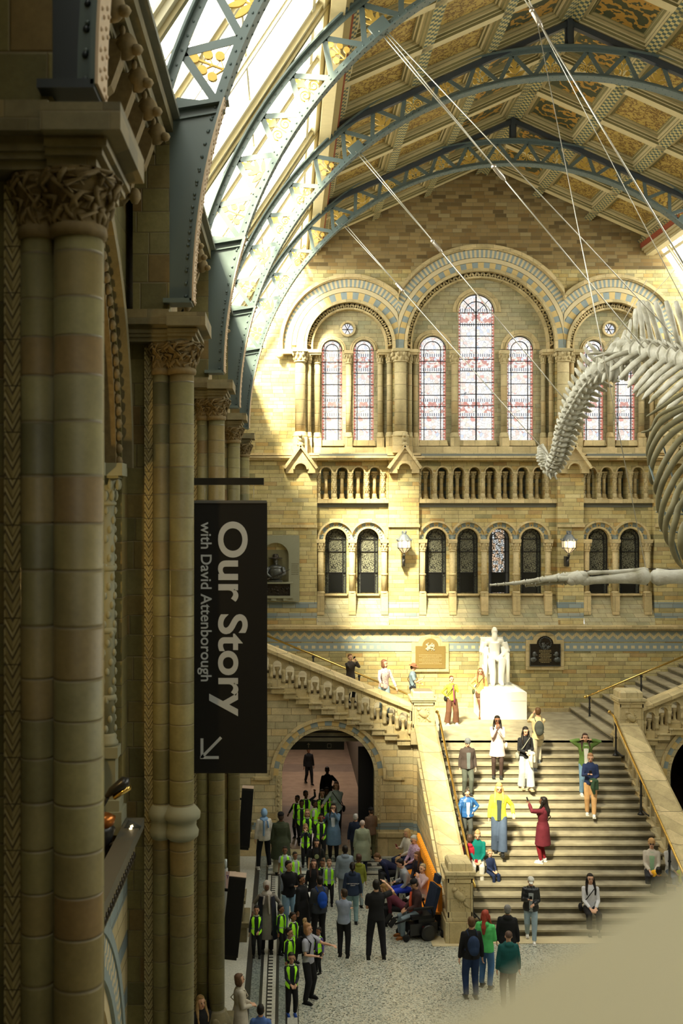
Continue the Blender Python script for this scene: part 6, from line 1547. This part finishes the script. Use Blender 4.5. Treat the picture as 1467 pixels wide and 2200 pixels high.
sit('woman in a tan beanie and cream fleece sitting by the right edge', 1402, 1880, 1.62, -15, skin=0, top=('jacket',(.56,.50,.42)), bot=('trousers',DK), hair=('beanie',(.48,.28,.12)), arms=('lap','lap'), ex=('glasses',('carry',(.85,.42,.02)),('open',(.3,.48,.3))))
sit('black-haired woman in a white jacket with a lime bag, sitting at the right edge', 1446, 1878, 1.62, 5, skin=0, top=('jacket',(.66,.64,.62)), bot=('trousers',JEAN), hair=('long',DH), arms=('lap','lap'), hp=.45, ex=(('carry',(.60,.62,.03)),))
sit('dark-haired child low on the steps in front of the woman in the tan beanie', 1417, 1930, 1.2, 170, skin=1, child=True, top=('jacket',BLK), bot=('trousers',BLK), hair=('short',DH))
# --- lower right group seen from behind
G2 = 'people standing at the foot of the stairs'
fl_('man with a blue backpack and black sweater seen from behind near the newel pedestal', 1012, 2145, 1970, face=185, skin=0, top=('shirt',BLK), bot=('trousers',(.02,.04,.11)), hair=('short',BRH), wide=1.1, ex=(('backpack',(.018,.035,.085)),), grp=G2)
fl_('woman in a bright green hoodie with red hair and jeans', 1043, 2122, 1955, face=150, skin=0, top=('hoodie',(.10,.55,.16)), bot=('trousers',(.07,.17,.36)), hair=('long',(.32,.05,.03)), arms=('down','hold'), grp=G2)
fl_('man in a black hooded top with grey hair seen from behind', 1090, 2100, 1944, face=170, skin=0, top=('hoodie',BLK), bot=('trousers',DK), hair=('short',(.18,.17,.16)), wide=1.12, grp=G2)
fl_('balding man in a dark teal hoodie seen from behind', 1092, 2165, 2000, face=182, skin=0, top=('hoodie',(.01,.085,.085)), bot=('trousers',(.10,.09,.07)), hair=('thin',(.10,.06,.045)), wide=1.15, grp=G2)
# --- under the arch
G3 = 'school party under the arch'
fl_('dark silhouetted person farthest inside the passage', 663, 1684, 1607, face=20, skin=2, top=('jacket',BLK), bot=('trousers',BLK), legs='walk', grp='people in the passage')
fl_('second dark silhouetted person inside the passage with hand on hip', 703, 1752, 1648, face=10, skin=3, top=('jacket',BLK), bot=('trousers',BLK), arms=('hip','down'), grp='people in the passage')
fl_('woman in a pale denim shirt with short hair and a dark bag, inside the arch', 722, 1800, 1680, face=-12, skin=0, top=('jacket',(.38,.46,.44)), bot=('trousers',BLK), hair=('bob',(.10,.05,.03)), arms=('cross','lean'), ex=(('bag',BLK,1),), grp=G3)
fl_('woman in a long blue cardigan covering her mouth, white top and black trousers', 716, 1846, 1727, face=-5, skin=0, top=('coat',(.10,.17,.26)), bot=('trousers',BLK), hair=('long',(.035,.02,.015)), arms=('mouth','side'), ex=('glasses',('open',(.58,.62,.70))), grp=G3)
def kid(label, u, v, vt, **kw):
    a = dict(child=True, top=('shirt',(.02,.022,.035)), bot=('trousers',BLK), hair=('short',DH), skin=2, grp='school children in lime vests', face=0, ex=('vest',('collar',WHT))); a.update(kw)
    if 'm' in kw: a['ex'] = tuple(a['ex'])+tuple(kw['m']); a.pop('m')
    return fl_(label, u, v, vt, **a)
kid('school child in a lime vest raising one arm at the rear under the arch', 657, 1795, 1702, arms=('up','down'), skin=3, face=15)
kid('school child in a lime vest at the rear left, stretching an arm out sideways', 638, 1800, 1712, arms=('down','side'), skin=3, face=-30)
kid('school boy in a lime vest and dark sweater standing left in the arch', 648, 1815, 1722, skin=3)
kid('school girl with a hairband and lime vest beside the woman in the denim shirt', 692, 1800, 1700, skin=1, hair=('long',DH))
kid('school child in a lime vest in profile, in the middle of the arch', 676, 1815, 1722, skin=3, face=70, top=('tee',(.45,.46,.5)))
kid('blond school girl with glasses and a lime vest', 660, 1838, 1742, skin=0, hair=('bob',LBH), m=('glasses',))
kid('school child wearing red ear defenders and a lime vest', 690, 1848, 1752, skin=2, m=(('muffs',(.65,.02,.04)),), arms=('lap','down'))
kid('small fair-haired girl in a lime vest rubbing her face, front of the arch', 656, 1862, 1773, skin=0, hair=('bob',LBH), arms=('mouth','mouth'))
kid('school child half hidden in the doorway behind the woman in the denim shirt', 702, 1790, 1695, skin=3)
# --- left and middle of the floor
G4 = 'visitors crossing the hall floor'
fl_('woman in a light blue headscarf and white blouse seen from behind at left', 567, 1866, 1737, face=195, skin=0, top=('jacket',(.58,.55,.48)), bot=('trousers',BLK), hair=('hijab',(.25,.42,.68)), legs='apart', shoes=WHT, grp=G4)
fl_('person in a dark cap and long dark green coat seen from behind', 603, 1880, 1745, face=185, skin=3, top=('coat',(.045,.055,.03)), bot=('wide',(.38,.36,.26)), hair=('flatcap',BLK), wide=1.12, grp=G4)
fl_('woman with long black hair and a patterned dark T-shirt', 680, 1925, 1802, face=0, skin=0, top=('tee',(.015,.015,.015)), bot=('trousers',BLK), hair=('long',DH), hp=.2, ex=(('print',(.26,.28,.14)),), grp=G4)
kid('school boy in a lime vest and pale shirt beside the patterned floor border', 612, 1918, 1822, top=('tee',(.42,.46,.58)), bot=('trousers',(.3,.34,.42)), skin=2)
kid('school girl in a lime vest next to the boy in the pale shirt', 634, 1925, 1834, skin=2, hair=('pony',DH), face=20, top=('tee',(.5,.52,.58)))
fl_('man in a black sweater and light jeans with a hand on his chest', 621, 2000, 1850, face=15, skin=1, top=('shirt',(.01,.01,.012)), bot=('trousers',(.22,.36,.50)), hair=('short',DH), arms=('down','cross'), hy=.5, grp=G4)
fl_('person in a long black coat with a pale collar looking right', 648, 2020, 1880, face=60, skin=2, top=('coat',(.012,.012,.014)), bot=('trousers',BLK), hair=('short',DH), wide=1.1, ex=(('collar',WHT),), grp=G4)
fl_('woman with long dark hair and a black top among the school children', 674, 1975, 1847, face=0, skin=0, top=('shirt',BLK), bot=('trousers',BLK), hair=('long',(.05,.025,.02)), grp=G4)
kid('school child in a lime vest just right of the long-haired woman in black', 692, 1940, 1850, skin=2, face=-10)
kid('fair school boy in a lime vest holding a worksheet', 707, 1945, 1850, skin=0, hair=('short',(.16,.10,.06)), top=('shirt',(.3,.32,.4)))
fl_('man in a grey hooded top seen from behind in the middle of the crowd', 741, 1950, 1816, face=185, skin=3, top=('hoodie',(.20,.25,.30)), bot=('trousers',GREY), hair=('short',DH), wide=1.15, grp=G4)
fl_('child in an olive hoodie seen from behind', 770, 1950, 1838, face=190, skin=1, child=True, top=('hoodie',(.20,.22,.03)), bot=('trousers',(.25,.3,.3)), hair=('short',(.06,.03,.02)), grp=G4)
fl_('person in a navy printed hoodie and pale teal trousers seen from behind', 757, 1985, 1853, face=180, skin=1, top=('hoodie',(.022,.035,.07)), bot=('trousers',(.20,.32,.34)), hair=('pony',DH), ex=(('backprint',('I AM NATURALLY','GREAT')),), grp=G4)
fl_('bald man in a sage green jacket seen from behind', 778, 1878, 1762, face=182, skin=0, top=('coat',(.24,.27,.19)), bot=('trousers',(.02,.025,.06)), hair=('thin',(.45,.36,.32)), wide=1.15, grp=G4)
fl_('grey-haired man in a navy jacket left of the bald man in sage green', 764, 1862, 1748, face=165, skin=0, top=('jacket',(.012,.018,.04)), bot=('trousers',DK), hair=('short',GRH), grp=G4)
fl_('person in a brown jacket and dark cap at the right jamb of the arch', 797, 1845, 1735, face=200, skin=0, top=('jacket',(.16,.10,.07)), bot=('trousers',(.10,.10,.05)), hair=('flatcap',BLK), arms=('hold','hold'), grp=G4)
fl_('boy in a mottled blue-grey sweatshirt and black trousers with arms folded', 738, 2056, 1910, face=168, skin=1, child=False, top=('shirt',(.26,.30,.40)), bot=('trousers',BLK), hair=('short',(.04,.025,.015)), arms=('cross','cross'), hy=.9, grp=G4)
fl_('man in a black uniform raising a camera, seen from behind on open floor', 808, 2060, 1890, face=178, skin=0, top=('tee',BLK), bot=('trousers',(.012,.012,.016)), hair=('short',DH), arms=('hold','selfie'), legs='apart', wide=1.1, ex=(('phone',BLK),), grp=G4)
fl_('man with a bright blue backpack and dark jacket holding papers', 686, 2030, 1882, face=200, skin=1, top=('jacket',(.04,.045,.06)), bot=('trousers',BLK), hair=('short',DH), arms=('hold','hold'), ex=(('backpack',(.01,.06,.36)),('paper',WHT)), wide=1.1, grp=G4)
fl_('woman in a pale grey headscarf and long grey dress at left', 573, 2045, 1893, face=5, skin=3, top=('long',(.20,.18,.16)), bot=('trousers',BLK), hair=('hijab',(.42,.38,.34)), arms=('side','side'), ex=(('cape',(.02,.022,.035)),), grp=G4)
kid('school boy in a lime vest standing alone at far left before the plinth', 551, 2056, 1950, skin=1, ex=('vest',('collar',WHT)), arms=('lap','down'))
kid('school boy in a lime vest half turned away beside the woman in the grey headscarf', 604, 2050, 1948, skin=2, face=60)
kid('school girl in a lime vest in profile behind the woman in the grey T-shirt', 630, 2070, 1964, skin=2, face=55, hair=('pony',DH))
kid('little blond girl with hair ties among the vests', 655, 2060, 1975, skin=0, hair=('pony',LBH), face=160, ex=())
kid('school boy in a lime vest looking right, behind the front boy', 622, 2120, 1998, skin=1, face=60)
kid('school boy in a lime vest and blue trainers nearest the camera', 626, 2180, 2052, skin=1, face=10, shoes=(.04,.10,.42), arms=('lap','lap'))
kid('child in purple beside the woman in the grey T-shirt', 684, 2090, 1996, skin=2, face=-40, top=('shirt',(.10,.07,.25)))
fl_('woman in a pale grey T-shirt with a black backpack pointing at her phone', 662, 2150, 1984, face=60, skin=0, top=('tee',(.36,.37,.45)), bot=('trousers',BLK), hair=('bob',(.34,.18,.08)), arms=('point','hold'), legs='apart', shoes=BLK, ex=(('backpack',BLK),('phone',BLK)), grp=G4)
fl_('woman in a cream coat leaning by the third pier at the bottom left', 515, 2268, 2092, face=100, skin=0, top=('coat',(.50,.46,.38)), bot=('trousers',DK), hair=('bob',(.13,.07,.04)), arms=('hold','hold'), ex=(('bag',CREAM,1),), grp=G4)
fl_('dark-haired person in a blue top cut off by the bottom edge', 560, 2330, 2158, face=175, skin=1, top=('tee',(.08,.16,.42)), bot=('trousers',DK), hair=('short',DH), grp=G4)
fl_('woman with long fair hair and black clothes in the shadow at the bottom left', 432, 2330, 2140, face=30, skin=0, top=('jacket',BLK), bot=('trousers',BLK), hair=('long',(.30,.19,.08)), grp=G4)
# --- people on the bench against the stair wall
G5 = 'people on the bench by the stair wall'
def bench(label, x, y, h, face=-90, **kw): return person(label, (x, y, 0), face, h, legs='sit', seat=.45, grp=G5, **kw)
bench('blond older woman in a white top with a phone, farthest on the bench', 3.28, 28.9, 1.60, -60, skin=0, top=('shirt',(.62,.58,.5)), bot=('trousers',NAVY), hair=('bob',(.45,.32,.16)), arms=('lap','phone'), hp=.3, ex=(('phone',(.4,.1,.1)),))
bench('grey-haired older woman in a lilac floral top on the bench', 3.40, 28.3, 1.62, -60, skin=0, top=('shirt',(.52,.38,.55),'floral'), bot=('trousers',NAVY), hair=('short',GRH), arms=('lap','lap'), hp=.35, ex=('glasses',))
bench('person in a dark navy top bending right over at the far end of the bench', 2.85, 27.8, 1.6, -80, skin=0, top=('shirt',(.015,.02,.06)), bot=('trousers',DK), hair=('short',BRH), arms=('knee','knee'), lean=1.1)
bench('girl with long brown hair and a dark coat on the bench', 3.42, 27.2, 1.5, -60, skin=0, top=('jacket',(.03,.03,.045)), bot=('trousers',DK), hair=('long',(.13,.06,.025)), arms=('lap','lap'), lean=.25)
bench('fair-haired child in a pale top bending forward on the bench', 3.08, 27.25, 1.35, -70, skin=0, top=('shirt',(.40,.40,.36)), bot=('trousers',BLK), hair=('short',LBH), arms=('knee','knee'), lean=.6)
bench('person in a grey shirt and royal blue trousers reading a phone on the bench', 3.05, 26.55, 1.6, -80, skin=0, top=('shirt',(.36,.38,.42)), bot=('trousers',(.02,.05,.50)), hair=('short',DH), arms=('lap','phone'), lean=.4, hp=.2, ex=(('phone',BLK),))
bench('woman with short fair hair and a pale pink top, nearest on the bench', 3.30, 26.0, 1.6, -50, skin=0, top=('shirt',(.60,.44,.48)), bot=('trousers',(.5,.5,.5)), hair=('short',(.30,.22,.13)), arms=('chin','lap'))
person('long-haired person in a burgundy hooded top bent over beside the wheelchair', (2.72, 25.35, 0), -100, 1.5, 0, ('hoodie',(.10,.02,.035)), ('trousers',BLK), ('long',(.22,.12,.04)), ('knee','knee'), 'sit', lean=.9, grp=G5, seat=.4)
# --- power wheelchair and its user
wc = thing('power_wheelchair', 'black power wheelchair with a tall headrest beside the orange bench', 'wheelchair', (3.08, 24.72, 0), math.radians(-75))
def wbox(name, args, mat=M_BLACKG): b = MB(); [b.box(*a) for a in args]; return b.build(name, mat, wc)
wbox('base', [(-.22,.22,-.32,.35,.12,.38),(-.18,.18,-.1,.3,.38,.46)]); wbox('seat', [(-.23,.23,-.28,.24,.48,.56)], M_BLACK)
b = MB(); b.obox((0,.32,.86), (.44,.09,.62), Matrix.Rotation(-.25,3,'X')); b.obox((0,.44,1.30), (.24,.08,.18), Matrix.Rotation(-.2,3,'X')); b.build('backrest', cloth((.02,.03,.06)), wc)
for s in (-1, 1):
    w_ = MB(); w_.lathe([(.10,-.035),(.17,-.045),(.185,-.02),(.185,.02),(.17,.045),(.10,.035)], (s*.29,.10,.185), 22, mat=Matrix.Rotation(PI/2,3,'Y')); w_.lathe([(0,-.02),(.1,-.03),(.1,.03),(0,.02)], (s*.29,.10,.185), 12, mat=Matrix.Rotation(PI/2,3,'Y')); w_.build('drive_wheel', M_BLACKG, wc)
    for y in (-.42, .50): w_ = MB(); w_.lathe([(0,-.02),(.075,-.028),(.085,0),(.075,.028),(0,.02)], (s*.22,y,.085), 16, mat=Matrix.Rotation(PI/2,3,'Y')); w_.tube([(s*.22,y,.10),(s*.2,y*.8,.26)], .02, 6); w_.build('castor', M_BLACK, wc)
    a_ = MB(); a_.box(s*.28-.035, s*.28+.035, -.26, .22, .72, .77); a_.tube([(s*.26,.18,.72),(s*.24,.25,.5)], .02, 6); a_.build('armrest', M_BLACK, wc)
    f_ = MB(); f_.tube([(s*.14,-.28,.50),(s*.14,-.66,.40)], .022, 6); f_.obox((s*.13,-.72,.44), (.16,.04,.22), Matrix.Rotation(-.7,3,'X')); f_.build('leg_rest', M_BLACK, wc)
b = MB(); b.box(.225,.235,-.02,.06,.26,.31); b.build('red_reflector', plain('red_reflector', (.7,.03,.02), .3), wc)
b = MB(); b.box(-.26,-.2,-.34,-.24,.77,.83); b.tube([(-.23,-.3,.83),(-.23,-.31,.9)], .012, 6); b.build('joystick', M_BLACKG, wc)
person('wheelchair user in a dark cap with a red scarf and a patterned dark jacket', (3.02, 24.76, 0), -75, 1.6, 1, ('jacket',(.06,.03,.03)), ('trousers',(.17,.22,.26)), ('flatcap',BLK), ('lap','lap'), 'sit', lean=.05, hp=.35, seat=.52, shoes=(.30,.12,.04), grp=G5, ex=(('scarf',(.55,.09,.04)),))
# --- seated marble statue on its plinth
sx, sy = wx(1066, 34.9), 34.75
st_ = thing('marble_plinth', 'bright white marble plinth with sloping upper edges on the landing', 'plinth', (sx, sy, 3.2))
b = MB(); vs = [(-.66,-.72,0),(.80,-.72,0),(.80,.60,0),(-.66,.60,0),(-.66,-.72,.86),(.80,-.72,.86),(.80,.60,.86),(-.66,.60,.86),(-.52,-.45,1.02),(.50,-.45,1.02),(.50,.60,1.02),(-.52,.60,1.02)]
b.add(vs, [(0,3,2,1),(0,1,5,4),(1,2,6,5),(2,3,7,6),(3,0,4,7),(4,5,9,8),(5,6,10,9),(6,7,11,10),(7,4,8,11),(8,9,10,11)], False); b.box(.30,.76,-.735,-.3,.60,.88); b.build('plinth_block', M_MARBLE, st_)
sm = thing('marble_statue', 'white marble statue of a seated bearded man in a long coat on a chair', 'sculpture', (sx-.06, sy+.1, 4.22), 0)
K_ = 1.36; b = MB(); pel = Vector((0,.10,.62)); V3 = Vector
b.tube([pel, pel+V3((0,.03,.25)), pel+V3((0,.0,.50))], [.24,.22,.22], 14, flat=.7); b.ell(pel+V3((0,.0,.50)), (.27,.15,.11), 12, 8); b.tube([pel+V3((0,.0,.5)), pel+V3((0,-.04,.68))], [.08,.07], 8)
hc_ = pel+V3((0,-.05,.76)); b.ell(hc_, (.085,.105,.125), 12, 9); b.ell(hc_+V3((0,-.09,-.01)), (.018,.03,.03), 6, 5); b.ell(hc_+V3((0,-.07,-.13)), (.075,.06,.13), 10, 8); b.ell(hc_+V3((0,-.09,.03)), (.06,.03,.012), 8, 5)
for s in (-1, 1):
    b.tube([pel+V3((s*.26,0,.46)), pel+V3((s*.34,-.05,.24)), pel+V3((s*.12,-.28,.12))], [.10,.085,.055], 9); b.ell(pel+V3((s*.09,-.30,.12)), (.05,.06,.035), 8, 6)
    for q in range(4): b.tube([pel+V3((s*.09-.03+.02*q,-.33,.12)), pel+V3((s*.06-.03+.02*q,-.38,.08))], .012, 5)
    b.tube([pel+V3((s*.11,0,0)), pel+V3((s*.15,-.42,.02)), pel+V3((s*.11,-.44,-.30)), pel+V3((s*.11,-.42,-.56))], [.12,.11,.085,.075], 10); b.ell(pel+V3((s*.12,-.50,-.58)), (.055,.13,.05), 10, 7)
    b.tube([pel+V3((s*.22,-.05,.35)), pel+V3((s*.26,-.25,.0)), pel+V3((s*.25,-.30,-.35))], [.06,.10,.09], 9, flat=.5)
b.v = [(x*1.22, y*1.1, z*1.22) for x, y, z in b.v]; solid(b, .016, 'seated_figure', M_MARBLE, sm, 1)
b = MB(); b.box(-.42,.42,-.05,.42,0,.66); b.box(-.42,-.30,-.30,.42,.66,1.02); b.box(.30,.42,-.30,.42,.66,1.02); b.box(-.40,.34,.34,.46,.6,1.42); b.tube([(-.40,.4,1.42),(.34,.4,1.42)], .05, 8); b.tube([(-.36,-.33,.1),(-.36,-.36,.6),(-.36,-.30,1.0)], .06, 8); b.tube([(.36,-.33,.1),(.36,-.36,.6),(.36,-.30,1.0)], .06, 8); b.box(-.5,.5,-.66,.46,-.19,.0); b.build('chair', M_MARBLE, sm)
